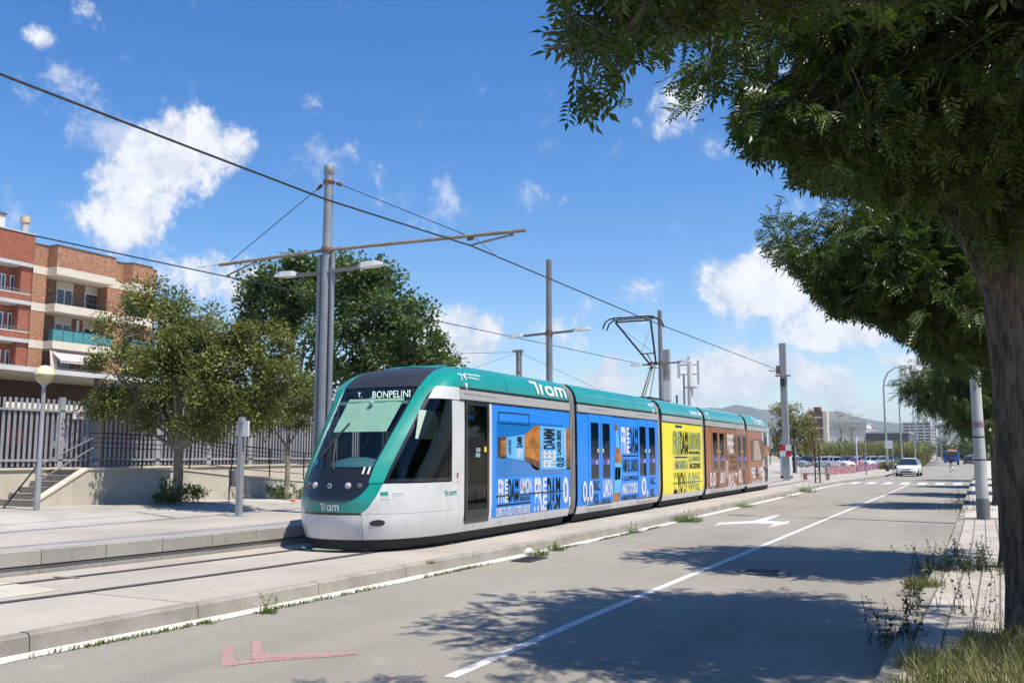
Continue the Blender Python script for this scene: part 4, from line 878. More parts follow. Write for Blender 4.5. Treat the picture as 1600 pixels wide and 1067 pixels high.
# ramp with its front wall
ramp = thing('ramp', 'cream rendered access ramp with sloping cheek wall sinking towards the tram', 'ramp', (XF, 20, fz(20)))
ptop = [yz(60, 783, XF), yz(137, 734, XF), yz(290, 735, XF), yz(377, 745, XF), yz(476, 752, XF), (40.0, .25)]
poly = [(ptop[0][0], fz(17) - .1)] + ptop + [(40.0, -.1)]
MB().prism(poly, lambda a, b, d: (XF - d, a, b), 0, .2).build('front_wall', M_wall, ramp, world=True)
cp = MB()
for (p, q) in zip(ptop[:-1], ptop[1:]):
    cp.add([(XF + .03, p[0], p[1] - .0), (XF + .03, q[0], q[1]), (XF - .24, q[0], q[1]), (XF - .24, p[0], p[1]), (XF + .03, p[0], p[1] + .06), (XF + .03, q[0], q[1] + .06), (XF - .24, q[0], q[1] + .06), (XF - .24, p[0], p[1] + .06)], [(4, 5, 6, 7), (0, 1, 5, 4), (2, 3, 7, 6), (0, 4, 7, 3), (1, 2, 6, 5)])
cp.build('coping', M_wtop, ramp, world=True)
fl = MB()
for (p, q) in zip(ptop[1:-1], ptop[2:]): fl.add([(XF - .2, p[0], p[1] - .03), (XB, p[0], p[1] - .03), (XB, q[0], q[1] - .03), (XF - .2, q[0], q[1] - .03)], [(3, 2, 1, 0)])
fl.build('floor', M_slab, ramp, world=True)
lz = lambda y: float(np.interp(y, [p[0] for p in ptop], [p[1] for p in ptop])) + .06
rl_ = thing('handrail', 'dark steel railing with several thin rails along the ramp', 'railing', (XF - .1, 20, 1.4))
yA = ptop[1][0] + .1
for dz in (1.0, .86, .72, .58, .22):
    pts = [(XF - .1, y, lz(y) + dz) for y in (yA, ptop[2][0], ptop[3][0], ptop[4][0], 36.0)]; MB().tube(pts, .022 if dz == 1.0 else .014, 6).build('rail', M_rail, rl_, world=True)
for y in list(np.arange(yA, 35.5, 1.9)): MB().bar((XF - .1, y, lz(y) - .15), (XF - .1, y, lz(y) + 1.0), .05, .012).build('post', M_rail, rl_, world=True)
r2 = thing('stair_handrail', 'pair of sloping grey handrail tubes beside the concrete steps', 'railing', (XF - .1, ptop[0][0], .5))
for v0, v1 in ((729, 684), (753, 699)):
    p, q = yz(57, v0, XF - .1), yz(146, v1, XF - .1); MB().tube([(XF - .1, *p), (XF - .1, *q)], .024, 8).build('rail', mat('rail_grey', (.16, .165, .18), .5, metal=.3), r2, world=True)
MB().tube([(XF - .1, yz(57, 0, XF - .1)[0], .45), (XF - .1, *yz(57, 729, XF - .1))], .024, 8).build('post', M_rail, r2, world=True)
# globe lamp
gl = thing('globe_lamp', 'grey lamp post with a pale yellow globe in front of the steps', 'street lamp', tuple(at_z(57, 796, .46)))
gx = gl.location; hg = at_y(65, 586, gx.y).z - gx.z
MB().lathe([(.075, 0), (.075, 1.05), (.058, 1.1), (.05, hg - .3), (.07, hg - .28), (.09, hg - .22)], n=14).build('post', M_pole, gl)
MB().lathe([(.09, -.235), (.16, -.19), (.22, -.11), (.245, -.005)], (0, 0, hg), n=22).build('globe_bottom', mat('globe_amber', (.42, .36, .20), .25, var=.1, coat=.3), gl)
MB().lathe([(.245, .005), (.235, .08), (.19, .16), (.11, .225), (0, .25)], (0, 0, hg), n=22).build('globe_top', mat('globe_cream', (.72, .66, .38), .25, coat=.3), gl)
# platform post with small panel
pl_ = thing('platform_post', 'square grey steel post with small white box on the platform', 'post', tuple(at_z(373, 806, PLAT)))
hp = at_y(377, 652, pl_.location.y).z - PLAT
MB().box(-.06, .06, -.06, .06, 0, hp).build('post', M_pole, pl_, bevel=.01); MB().box(-.2, .2, -.2, .2, .0, .015).build('base_plate', M_pole, pl_)
MB().box(.065, .22, -.05, .0, hp - .42, hp - .08).build('panel', mat('panel_white', (.62, .63, .62), .5), pl_); MB().box(-.10, -.065, -.06, .06, hp - .40, hp - .15).build('panel', mat('panel_white', (.62, .63, .62), .5), pl_); MB().box(-.1, .1, -.1, .1, hp - .12, hp - .10).build('clamp', M_pole, pl_)
bn = thing('litter_bin', 'small grey litter bin on a thin stand by the ramp wall', 'bin', tuple(at_z(366, 783, .4)))
MB().lathe([(.0, .45), (.17, .46), (.2, .95), (.17, .95), (.15, .5)], n=14).build('bucket', mat('bin_grey', (.17, .175, .18), .6), bn); MB().tube([(-.22, 0, 0), (-.22, 0, 1.0), (0, 0, 1.02), (.0, 0, .95)], .02, 6).build('stand', M_rail, bn)
# canopy of the low building behind the fence
can = thing('canopy_building', 'low dark building with a long white edged flat canopy behind the fence', 'building', (-48, 40, 0))
c0, c1 = at_x(-60, 558, -40), at_x(150, 590, -41.5)
zc = c1.z
MB().prism([(-40, 14), (-41.5, c1.y), (-43.5, 72), (-62, 72), (-62, 14)], lambda a, b, d: (a, b, d), zc - .02, zc + .22).build('canopy', mat('canopy_edge', (.55, .54, .52), .7, var=.1, vscale=.5, streak=.3), can, world=True)
MB().box(-60, -46.5, 16, 71, 0, zc - .03).build('wall', mat('dark_brick', (.075, .045, .038), .9, var=.2), can, world=True)
MB().box(-40.4, -40.2, yz(8, 620, -40.3)[0], yz(142, 628, -40.3)[0], 4.0, 4.28).build('fascia', mat('cream_fascia', (.70, .62, .46), .7), can, world=True)
for y in (22, 28, 34, 40, 46, 52, 60): MB().box(-41.6, -41.2, y, y + .3, .1, zc - .03).build('column', mat('dark_brick', (.075, .045, .038), .9), can, world=True)
for k_, (u, v0, v1, c) in enumerate(((26, 668, 695, (.22, .03, .02)), (92, 660, 700, (.2, .2, .22)), (140, 650, 690, (.10, .11, .13)))):
    p, q = at_x(u, v1, -43), at_x(u, v0, -43); MB().box(-43.1, -43, p.y - .4, p.y + .4, p.z, q.z).build('poster', mat('poster_%s' % 'abcd'[k_], c, .6), can, world=True)
# brick apartment block
M_brick = mat('tan_brick', (.30, .15, .085), .9, var=.3, vscale=3.0, speck=.25, sscale=6, bump=.4, bscale=14, stretch=(1, 1, 4))
M_rbrick = mat('red_brick', (.26, .085, .05), .9, var=.14, vscale=2, speck=.15, sscale=7, bump=.3, bscale=14)
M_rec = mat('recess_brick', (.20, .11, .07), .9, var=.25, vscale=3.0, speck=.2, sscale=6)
M_cream = mat('cream_band', (.54, .48, .39), .8, var=.06, streak=.15); M_wfr = mat('white_frame', (.62, .62, .62), .5); M_pane = mat('window_pane', (.035, .045, .055), .08, spec=.8)
M_slabg = mat('balcony_grey', (.42, .41, .40), .8, var=.1); M_shut = mat('shutter_cream', (.50, .46, .40), .7)
XA = -64.0
ap = thing('apartment_block', 'tan brick apartment block with cream bands and projecting balconies', 'building', (XA - 6, 53, 0))
ay = lambda u, X=XA: at_x(u, 480, X).y
zt, z1, z2, z3 = 18.0, 16.35, 13.45, 10.5
floors = [(16.35, 'top'), (13.45, 'b'), (10.55, 'c'), (7.65, 'd')]
y50, y68, y88, y180, y190, y228, y242 = ay(48), ay(70), ay(85, -62.9), ay(178, -62.9), ay(190), ay(226), ay(243)
# solid core set back, piers, parapet
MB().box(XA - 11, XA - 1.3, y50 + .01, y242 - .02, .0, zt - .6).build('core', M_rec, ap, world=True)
def piers(a, b, x=XA, nm='wall_pier', z_=zt - 1.75): MB().box(XA - 1.29, x, a, b, .05, z_).build(nm, M_brick, ap, world=True)
piers(y50, y68); piers(y180 + .2, y190 + .3); piers(y228, y242)
outl = [(XA - 1.25, y50), (XA + .0, y50), (XA + .0, y68), (-62.9, y88), (-62.9, y180), (XA + .0, y180 + .1), (XA + .0, y190), (-63.2, y190 + .3), (-63.2, y228), (XA, y228 + .1), (XA, y242), (XA - 1.25, y242)]
off = lambda P, d: [(x + (d if x > XA - 1 else 0), y) for x, y in P]
MB().prism(outl, lambda a, b, d: (a, b, d), z1 + .01, zt).build('parapet', M_brick, ap, world=True)
MB().prism(off(outl, .05), lambda a, b, d: (a, b, d), zt + .002, zt + .10).build('parapet_cap', mat('dark_cap', (.10, .08, .07), .8), ap, world=True)
for z, n in floors:
    MB().prism(off(outl, .03), lambda a, b, d: (a, b, d), z - .62, z - .005).build('floor_band', M_cream, ap, world=True)
# windows in the recesses
def window(par, X, ya, yb, za, zb, shut=True, pm=M_pane):
    w = MB(); t = .09; w.box(X, X + .06, ya, ya + t, za, zb); w.box(X, X + .06, yb - t, yb, za, zb); w.box(X, X + .06, ya + t, yb - t, za, za + t); w.box(X, X + .06, ya + t, yb - t, zb - t, zb); w.box(X, X + .06, (ya + yb) / 2 - .05, (ya + yb) / 2 + .05, za + t, zb - t)
    w = w.build('window', M_wfr, par, world=True); MB().box(X - .01, X + .015, ya + t, yb - t, za + t, zb - t).build('pane', pm, w, world=True)
    if shut: MB().box(X - .01, X + .08, ya - .05, yb + .05, zb + .005, zb + .55).build('shutter_box', M_shut, w, world=True)
XR = XA - 1.28
for z, n in floors:
    fl0 = z - .62 - 2.28
    a = ay(86, XR); window(ap, XR, a, a + 1.5, fl0 + .15, fl0 + 1.75 if n != 'top' else fl0 + 1.7); a = ay(131, XR); window(ap, XR, a, a + 2.6, fl0 + .15, fl0 + 1.7)
    a = ay(192, XR); window(ap, XR, a, a + 2.4, fl0 + .3, fl0 + 1.7)
# balcony railings: thin dark bars on top floor, teal panels on the next, stone and awning below
rt = MB()
for y in np.arange(y88, y180, .5): rt.bar((-62.95, y, z2 - .01), (-62.95, y, z2 + .85), .03)
rt.bar((-62.95, y88, z2 + .85), (-62.95, y180, z2 + .85), .05); rt.bar((-62.95, y88, z2 + .4), (-62.95, y180, z2 + .4), .02); rt.bar((-62.95, y88, z2 + .85), (XA, y68 + .3, z2 + .85), .05); rt.build('balcony_railing', M_rail, ap, world=True)
M_teal = mat('teal_panel', (.05, .20, .21), .5, var=.12, vscale=3)
for k_ in range(6):
    a = y88 + (y180 - y88) * k_ / 6; b = y88 + (y180 - y88) * (k_ + 1) / 6; MB().box(-62.99, -62.93, a + .03, b - .03, z3 + .08, z3 + .92).build('balcony_panel', M_teal, ap, world=True)
MB().bar((-62.96, y88, z3 + .98), (-62.96, y180, z3 + .98), .07).build('balcony_railing', M_rail, ap, world=True)
MB().add([(-62.95, y88 - .0, z3 + .05), (-63.9, y68 + .35, z3 + .05), (-63.9, y68 + .35, z3 + .95), (-62.95, y88, z3 + .95)], [(0, 1, 2, 3)]).build('balcony_panel', M_teal, ap, world=True)
MB().box(-62.99, -62.93, y190 + .4, y228, z3 + .05, z3 + .95).build('balcony_panel', M_teal, ap, world=True); 
MB().box(-62.98, -62.9, y88, y180, 7.65, 8.5).build('balcony_wall', mat('rubble', (.16, .15, .13), .9, var=.4, vscale=4), ap, world=True)
am = mat('awning', (.42, .26, .22), .8); k = NT(am.node_tree); p = k.n['Principled BSDF']; g_ = k.add('NewGeometry').outputs['Position']; wv = k.add('TexWave'); wv.bands_direction = 'Y'; wv.inputs['Scale'].default_value = 1.1; k.put(wv.inputs['Vector'], g_); k.put(p.inputs['Base Color'], k.mix(k.ramp(wv.outputs[1], .45, .55), (.50, .38, .34, 1), (.36, .34, .34, 1)))
aw = MB(); a, b = y88 + .1, ay(160, -62.5); aw.add([(-63.3, a, 9.85), (-63.3, b, 9.85), (-62.0, b, 9.0), (-62.0, a, 9.0), (-62.0, b, 8.8), (-62.0, a, 8.8)], [(0, 1, 2, 3), (3, 2, 4, 5)]); aw.build('awning', am, ap, world=True); MB().tube([(-62.0, a, 9.0), (-62.0, b, 9.0)], .04, 6).build('awning_bar', M_wfr, ap, world=True)
MB().add([(-63.0, y68 + .5, 9.8), (-63.0, y88 - .1, 9.8), (-62.6, y88 - .2, 8.0), (-62.6, y68 + .4, 8.0)], [(0, 1, 2, 3)]).build('awning', am, ap, world=True)
acu = MB().box(XR + .05, XR + .4, ay(110, XR), ay(110, XR) + .85, z3 + .1, z3 + .75).build('air_conditioner', M_wfr, ap, world=True); MB().box(XR + .1, XR + .2, ay(117, XR) + .1, ay(117, XR) + .35, z3, z2 - .7).build('drain_pipe', M_wfr, ap, world=True)
rb = thing('red_brick_block', 'red brick apartment block with grey balcony slabs at the left edge', 'building', (XA - 6, 40, 0))
yl = 30.0; yr = y50 - .02
MB().box(XA - 11, XA - .9, yl, yr, 0, 16.4).build('wall', M_rbrick, rb, world=True); MB().box(XA - .89, XA - .1, yr - .9, yr, 0, 16.4).build('wall_pier', M_rbrick, rb, world=True)
MB().box(XA - 11, XA + .1, yl, yr, 16.41, 18.6).build('parapet', M_rbrick, rb, world=True); MB().box(XA - 11, XA + .16, yl, yr, 18.61, 18.72).build('parapet_cap', M_slabg, rb, world=True)
for z in (16.1, 13.15, 10.25, 7.4):
    MB().prism([(XA - .89, z - .1), (XA + .1, z), (XA + .1, z + .28), (XA - .89, z + .28)], lambda a, b, d: (a, d, b), yl, yr - .05).build('balcony_slab', M_slabg, rb, world=True)
    if z < 16: MB().box(XA - .02, XA + .08, yl, yr - .1, z + .29, z + .75).build('balcony_wall', M_rbrick, rb, world=True); MB().box(XA - .05, XA + .1, yl, yr - .1, z + .755, z + .84).build('balcony_cap', M_cream, rb, world=True)
    if z < 16:
        r_ = MB()
        for zz in (.95, 1.12): r_.bar((XA + .02, yl, z + zz), (XA + .02, yr - .2, z + zz), .025)
        for y in np.arange(yr - 8, yr - .1, 1.2): r_.bar((XA + .02, y, z + .84), (XA + .02, y, z + 1.12), .03)
        r_.build('balcony_railing', M_pole, rb, world=True)
        for u0, u1 in ((12, 26), (-8, 5)):
            ya, yb = ay(u0, XA - .9), ay(u1, XA - .9); window(rb, XA - .88, ya, yb, z + .75, z + 2.25, False)
ch = MB().box(XA - 3, XA - 1.2, ay(-10), ay(15), 18.7, 20.0).build('roof_hut', mat('hut_white', (.6, .58, .55), .8), rb, world=True); MB().box(XA - 3.1, XA - 1.1, ay(-10), ay(16), 20.01, 20.15).build('hut_cap', mat('dark_cap', (.10, .08, .07), .8), ch, world=True)
MB().cyl((XA - .6, ay(39)), .28, 18.7, 19.6, 10).build('chimney', M_slabg, rb, world=True); MB().cyl((XA - .6, ay(39)), .36, 19.61, 20.1, 10).build('chimney_cowl', mat('cowl', (.5, .42, .28), .8), rb, world=True)
# railway masts and wires far behind the tram
def rail_mast(u, v, d, label):
    p = at_y(u, v, d); t = thing('railway_mast', label, 'mast', (p.x, p.y, 0), 0, None)
    MB().box(-.25, -.1, -.15, .15, 0, p.z).build('column', mat('mast_dark', (.22, .20, .19), .7), t); MB().box(.1, .25, -.15, .15, 0, p.z).build('column', mat('mast_dark', (.22, .20, .19), .7), t)
    for z in np.arange(1, p.z, 1.2): MB().box(-.1, .1, -.1, .1, z, z + .15).build('brace', mat('mast_dark', (.22, .20, .19), .7), t)
    MB().box(-.6, .4, -.2, .2, p.z, p.z + .2).build('cap', mat('mast_dark', (.22, .20, .19), .7), t); return p
rm = rail_mast(811, 550, 78.0, 'twin column railway mast rising behind the green tram roof')
def wire(label, pts, r=.012, nm='overhead_wire', sag=0.0):
    P = []
    for (a, b) in zip(pts[:-1], pts[1:]):
        a, b = Vector(a), Vector(b); n = max(2, int((b - a).length / 4))
        for i in range(n): t = i / n; q = a.lerp(b, t); q.z -= sag * 4 * t * (1 - t); P.append(q)
    P.append(Vector(pts[-1])); return tag(MB().tube(P, r, 5).build(nm, mat('wire_black', (.015, .015, .016), .6)), label, 'wire')
wire('thin railway wire running left from the twin column mast', [rm, at_y(690, 553, 60)], .02); wire('slanting stay wire below the railway mast cap', [rm, at_y(640, 612, 50)], .015); wire('thin railway wire running right from the twin column mast', [rm, at_y(960, 620, 100)], .02)
# ================================================================== MASTS, LAMPS, OVERHEAD LINE
M_mast = mat('mast_grey', (.265, .275, .29), .5, metal=.25, var=.16, vscale=1.2, streak=.2)
M_arm = mat('arm_ochre', (.24, .215, .165), .6, metal=.2, var=.25, vscale=4); M_ins = mat('insulator_brown', (.17, .10, .055), .4); M_lampw = mat('lamp_housing', (.60, .60, .60), .5)
MX, MY = -13.35, 17.2
def lamp_arm(t, p, q, w=.085):
    a = MB().bar(p, q, w, w * .9).build('lamp_arm', mat('arm_brown_grey', (.18, .165, .16), .6), t)
    d = (Vector(q) - Vector(p)).normalized(); L = MB(); e = Vector(q); s = d.cross(Vector((0, 0, 1))).normalized()
    prof = [(0, .05, .06), (.10, .11, .10), (.45, .13, .10), (.66, .09, .04)]; v = []
    for (x, w_, h_) in prof: v += [e + d * x + s * w_ - Vector((0, 0, h_ * .3)), e + d * x - s * w_ - Vector((0, 0, h_ * .3)), e + d * x - s * w_ * .8 + Vector((0, 0, h_)), e + d * x + s * w_ * .8 + Vector((0, 0, h_))]
    f = [(3, 2, 1, 0), (12, 13, 14, 15)] + [(4 * i + j, 4 * i + (j + 1) % 4, 4 * i + 4 + (j + 1) % 4, 4 * i + 4 + j) for i in range(3) for j in range(4)]
    L.add(v, f).build('lamp_head', M_lampw, t); return a
def rel(t, P): return tuple(Vector(P) - t.location)
mast = thing('overhead_line_mast', 'tall grey triple tube mast carrying two long bracket arms and twin lamps', 'mast', (MX, MY, PLAT))
on = lambda u, v: at_y(u, v, MY)
top = on(515, 260).z; armz = on(512, 391).z
mt = MB().lathe([(.13, 0), (.125, 3), (.115, armz - PLAT), (.105, top - PLAT - .25), (.105, top - PLAT - .22), (.12, top - PLAT - .2), (.12, top - PLAT - .04), (.11, top - PLAT), (0, top - PLAT)], n=18).build('mast_tube', M_mast, mast)
for dx in (-.19, .19):
    MB().cyl((dx, -.02), .055, 0, armz - PLAT - .1, 10).build('side_tube', M_mast, mast)
for z in (1.2, 2.6, 4.0, 5.2): MB().box(-.2, .2, -.03, .03, z, z + .05).build('spacer', M_mast, mast)
MB().lathe([(.14, 0), (.15, .02), (.15, .12), (.14, .14)], (0, 0, armz - PLAT - .07), n=16).build('arm_clamp', M_ins, mast); MB().lathe([(.13, 0), (.14, .02), (.14, .06), (.13, .08)], (0, 0, top - PLAT - .42), n=16).build('stay_clamp', M_ins, mast)
def by(u, v): return Vector(on(u, v))
ra, rb_ = Vector((MX + .12, MY, armz)), by(822, 360); la_e = by(343, 414)
def arm(a, b, nm='bracket_arm'): return MB().tube([rel(mast, a), rel(mast, b)], .042, 8).build(nm, M_arm, mast)
arm(ra, rb_); arm(Vector((MX - .12, MY, armz)), la_e)
rst = by(737, 371); MB().tube([rel(mast, Vector((MX + .1, MY, top - .38))), rel(mast, rst)], .010, 5).build('stay_wire', mat('wire_black', (.015, .015, .016), .6), mast)
lst = by(358, 410); MB().tube([rel(mast, Vector((MX - .1, MY, top - .38))), rel(mast, lst)], .010, 5).build('stay_wire', mat('wire_black', (.015, .015, .016), .6), mast)
def insul(p, q, n=4):
    p, q = Vector(rel(mast, p)), Vector(rel(mast, q)); pts = []; rs_ = []
    for i in range(2 * n + 1): pts.append(p.lerp(q, i / (2 * n))); rs_.append(.05 if i % 2 else .022)
    MB().tube(pts, rs_, 8).build('insulator', M_ins, mast)
insul(by(730, 374), by(740, 372)); insul(by(352, 413), by(362, 411)); tR0, tL0 = Vector((MX + .1, MY, top - .38)), Vector((MX - .1, MY, top - .38))
insul(tR0.lerp(rst, .035), tR0.lerp(rst, .075)); insul(tL0.lerp(lst, .035), tL0.lerp(lst, .085))
# steady arms with registration to the contact wires
w1 = by(737, 383); s1 = MB().tube([rel(mast, by(800, 367)), rel(mast, w1)], .022, 6).build('steady_arm', M_arm, mast); MB().tube([rel(mast, by(800, 362)), rel(mast, by(800, 369))], .03, 6).build('arm_hanger', M_ins, mast)
w2 = by(354, 431); MB().tube([rel(mast, by(400, 409)), rel(mast, w2)], .022, 6).build('steady_arm', M_arm, mast); MB().tube([rel(mast, by(400, 405)), rel(mast, by(400, 412))], .03, 6).build('arm_hanger', M_ins, mast)
for (a, b) in ((by(738, 372), by(688, 368)), (by(742, 372), by(779, 403)), (by(356, 412), by(310, 418)), (by(366, 413), by(400, 440))): MB().tube([rel(mast, a), rel(mast, b)], .007, 4).build('stitch_wire', M_ins, mast)
pz = on(500, 425)
lamp_arm(mast, (-.1, -.05, on(500, 428).z - PLAT), tuple(Vector(rel(mast, on(464, 430)))) ); lamp_arm(mast, (.1, -.05, on(525, 424).z - PLAT), tuple(Vector(rel(mast, on(561, 418)))))
# contact wires
def ax(u, v, x): return at_x(u, v, x)
wr1 = [(-10.6, -12, 6.3), at_x(0, 116, -9.95), at_x(300, 232, -9.8), at_x(510, 312, -9.7), w1 - Vector((0, 0, .02)), at_x(1000, 495, -9.93), at_x(1218, 579, -10.55)]
wire('black contact wire crossing the whole sky above the near track', wr1, .018)
tp = at_z(1230, 750, SLAB)
tpz = [at_x(0, 357, -16.4), w2 - Vector((0, 0, .02)), at_x(700, 505, -16.9), at_x(1026, 574, -17.4)]
wire('contact wire over the far track passing the left bracket arm', [(-16.2, 2, 6.0)] + tpz, .016)
wire('lower thin wire crossing in front of the big plane tree', [at_x(100, 470, -30), at_x(440, 520, -30), at_x(820, 598, -30)], .014)
# straight lamp masts further along
def lamp_mast(u, vtop, y, lampv, uL, uR, label):
    x = at_y(u, 500, y).x; z = at_y(u, vtop, y).z; t = thing('lamp_mast', label, 'street lamp', (x, y, PLAT if y < 46 else SLAB), 0, 'lamp masts behind the tram')
    zb = t.location.z; MB().lathe([(.13, 0), (.105, z - zb - .1), (.11, z - zb - .09), (.11, z - zb), (0, z - zb)], n=14).build('mast_tube', M_mast, t)
    a = at_y(uL, lampv[0], y); b = at_y(uR, lampv[1], y); c = at_y(u, lampv[2], y)
    lamp_arm(t, (-.1, -.03, c.z - zb), (a.x - x, 0, a.z - zb)); lamp_arm(t, (.1, -.03, c.z - zb), (b.x - x, 0, b.z - zb)); MB().lathe([(.13, 0), (.13, .2)], (0, 0, c.z - zb - .1), n=14).build('collar', M_ins, t)
lamp_mast(858, 406, 30.0, (525, 517, 521), 818, 895, 'grey lamp mast with twin arms rising behind the blue tram section')
lamp_mast(1031, 485, 43.5, (570, 566, 568), 1004, 1062, 'grey lamp mast with twin arms right behind the pantograph')
# tensioning columns
def tension(u, vt, uvb, X, label, w=.42):
    if uvb: b = at_z(*uvb, SLAB); x, y = b.x, b.y
    else: b = at_x(u, vt, X); x, y = b.x, b.y
    z = at_y(u, vt, y).z; t = thing('tension_column', label, 'mast', (x, y, SLAB)); h = z - SLAB
    MB().box(-w / 2, w / 2, -w * .35, w * .35, 0, h).build('column', mat('column_grey', (.30, .305, .305), .6, var=.1, vscale=1, streak=.25), t, bevel=.02); return t, h
tc1, h1 = tension(1228, 536, (1230, 750), None, 'grey square column with red and white checker plate behind the tram tail')
br = at_y(1222, 580, tc1.location.y).z - SLAB
MB().box(-.5, .45, -.2, .2, br - .35, br - .25).build('bracket', M_pole, tc1); MB().box(-.42, -.15, -.25, -.16, br - .2, br + .35).build('insulator', M_ins, tc1); MB().box(-.16, .1, -.22, -.16, br - 1.0, br - .5).build('pulley_box', M_rail, tc1); MB().tube([(-.42, -.2, br), (-.8, -.7, br + .02)], .035, 6).build('insulator', M_ins, tc1)
cz = at_y(1229, 704, tc1.location.y).z - SLAB; cw = .36
for i in range(2):
    for j in range(2): MB().box(-cw + i * cw, i * cw, -.2, -.18, cz - cw + j * cw, cz + j * cw).build('checker_plate', mat('checker_red', (.45, .02, .03), .5) if (i + j) % 2 == 1 else mat('checker_white', (.7, .7, .7), .5), tc1)
tc2, h2 = tension(1041, 546, None, -18.2, 'grey square column beside the lamp mast behind the yellow section', .5)
b2 = at_y(1041, 575, tc2.location.y).z - SLAB; MB().box(-.2, .12, -.35, -.18, b2 - .25, b2 + .3).build('insulator', mat('clamp_grey', (.2, .19, .18), .6), tc2); MB().box(-.25, .25, -.25, -.18, b2 - 2.2, b2 - .9).build('weight_guide', M_lampw, tc2); MB().tube([(-.3, -.3, b2), (-1.0, -.9, b2)], .045, 6).build('insulator', mat('ins_yellow', (.4, .28, .1), .5), tc2)
# telecom mast
tm = at_y(1075, 640, 95.0); tt = at_y(1075, 562, 95.0); te = thing('telecom_mast', 'white telecom mast with panel antennas behind the tram roof', 'mast', (tm.x, 95.0, 0)); H_ = tt.z
MB().cyl((.3, 0), .3, 0, H_ - .3, 10).build('pole', mat('telecom_white', (.58, .58, .57), .6), te); MB().box(-.45, -.3, -.1, .1, 0, H_ - 1.5).build('ladder', M_mast, te)
for dx, dy, z0, z1 in ((-.9, 0, -1.9, 0), (.35, -.5, -2.2, .3), (1.2, 0, -2.6, -.1), (.0, .6, -1.6, .2)): MB().box(dx - .13, dx + .13, dy - .1, dy + .1, H_ + z0, H_ + z1).build('antenna_panel', mat('antenna', (.55, .57, .55), .6), te)
MB().box(-.9, 1.2, -.05, .05, H_ - 1.6, H_ - 1.5).build('spreader', M_mast, te); MB().box(-.9, 1.2, -.05, .05, H_ - .6, H_ - .5).build('spreader', M_mast, te); MB().box(-.4, 1.0, -.3, .3, H_ - 3.0, H_ - 2.9).build('platform', M_mast, te)
# ================================================================== TREES AND PLANTS
def in_poly(u, v, poly):
    poly = np.array(poly, float); ins = np.zeros(len(u), bool); j = len(poly) - 1
    for i in range(len(poly)):
        xi, yi = poly[i]; xj, yj = poly[j]
        c = ((yi > v) != (yj > v)) & (u < (xj - xi) * (v - yi) / (yj - yi + 1e-12) + xi); ins ^= c; j = i
    return ins
def frames(d, roll_up):
    d = d / np.linalg.norm(d, axis=1, keepdims=True); s = np.cross(d, roll_up); s /= np.linalg.norm(s, axis=1, keepdims=True) + 1e-9; n = np.cross(s, d); return d, s, n
def leaf_template(kind):
    V = []; F = []
    def leaflet(b, d, l, w, dz=0):
        o = len(V); d = np.array(d, float); d /= np.linalg.norm(d); s = np.array([-d[1], d[0], 0]); b = np.array(b, float)
        V.extend([b, b + d * l * .45 + s * w / 2 + [0, 0, .04 * l], b + d * l + [0, 0, dz], b + d * l * .45 - s * w / 2 + [0, 0, .04 * l]]); F.append((o, o + 1, o + 2, o + 3))
    if kind == 'pinnate':
        for i in range(5):
            t = .22 + i * .17; dr = -.22 * t * t
            for sg in (1, -1): leaflet((t, 0, dr), (.55, sg * .85, 0), .36 - .03 * abs(i - 2), .125, -.05)
        leaflet((1.0, 0, -.22), (1, 0, 0), .36, .13, -.08)
        o = len(V); V.extend([np.array((0, -.008, 0)), np.array((1.0, -.006, -.22)), np.array((1.0, .006, -.22)), np.array((0, .008, 0))]); F.append((o, o + 1, o + 2, o + 3))
    elif kind == 'broad':
        leaflet((0, 0, 0), (1, 0, 0), 1.0, .8, -.1)
    elif kind == 'small':
        leaflet((0, 0, 0), (1, 0, 0), 1.0, .5, -.05)
    return np.array(V), np.array(F)
def leaf_cloud(pos, dirs, size, kind, g, flat=.5):
    T, F = leaf_template(kind); n = len(pos); up = np.tile([0, 0, 1.0], (n, 1)) + g.normal(0, flat, (n, 3)); d, s, nn = frames(dirs, up)
    V = pos[:, None, :] + size[:, None, None] * (T[None, :, 0:1] * d[:, None, :] + T[None, :, 1:2] * s[:, None, :] + T[None, :, 2:3] * nn[:, None, :])
    FF = (F[None] + (np.arange(n) * len(T))[:, None, None]).reshape(-1, 4); return V.reshape(-1, 3), FF
def blob_points(blobs, n, g, shell=.45):
    w = np.array([b[3] * b[4] * b[5] for b in blobs]) ** .67; w /= w.sum(); idx = g.choice(len(blobs), n, p=w); B = np.array(blobs)[idx]
    d = g.normal(0, 1, (n, 3)); d /= np.linalg.norm(d, axis=1, keepdims=True); r = shell + (1 - shell) * g.random(n) ** .6
    return B[:, :3] + d * r[:, None] * B[:, 3:6], d
def bark(name, c, c2):
    m = mat(name, c, .95, spec=.2); k = NT(m.node_tree); p = k.n['Principled BSDF']; o = k.add('TexCoord').outputs['Object']; mp = k.add('Mapping'); mp.inputs['Scale'].default_value = (9, 9, 1.6); k.put(mp.inputs['Vector'], o)
    n1 = k.noise(mp.outputs[0], 1.6, 7, .68, .6); k.put(p.inputs['Base Color'], k.mix(k.ramp(n1, .35, .65), c4(c), c4(c2))); b = k.add('Bump'); b.inputs['Strength'].default_value = 1.0; b.inputs['Distance'].default_value = .04; k.put(b.inputs['Height'], n1); k.l.new(b.outputs[0], p.inputs['Normal']); return m
M_bark = bark('street_tree_bark', (.05, .04, .032), (.17, .135, .105)); M_bark2 = bark('pale_bark', (.17, .145, .11), (.36, .31, .25))
M_ash = leafmat('ash_leaf', (.018, .040, .007), (.088, .130, .022), .30, .38, 1.0)
M_olv = leafmat('olive_leaf', (.048, .066, .014), (.19, .205, .050), .30, .55, 2.0); M_fruit = leafmat('pale_seed_cluster', (.26, .25, .085), (.42, .38, .15), .2, .6, 2)
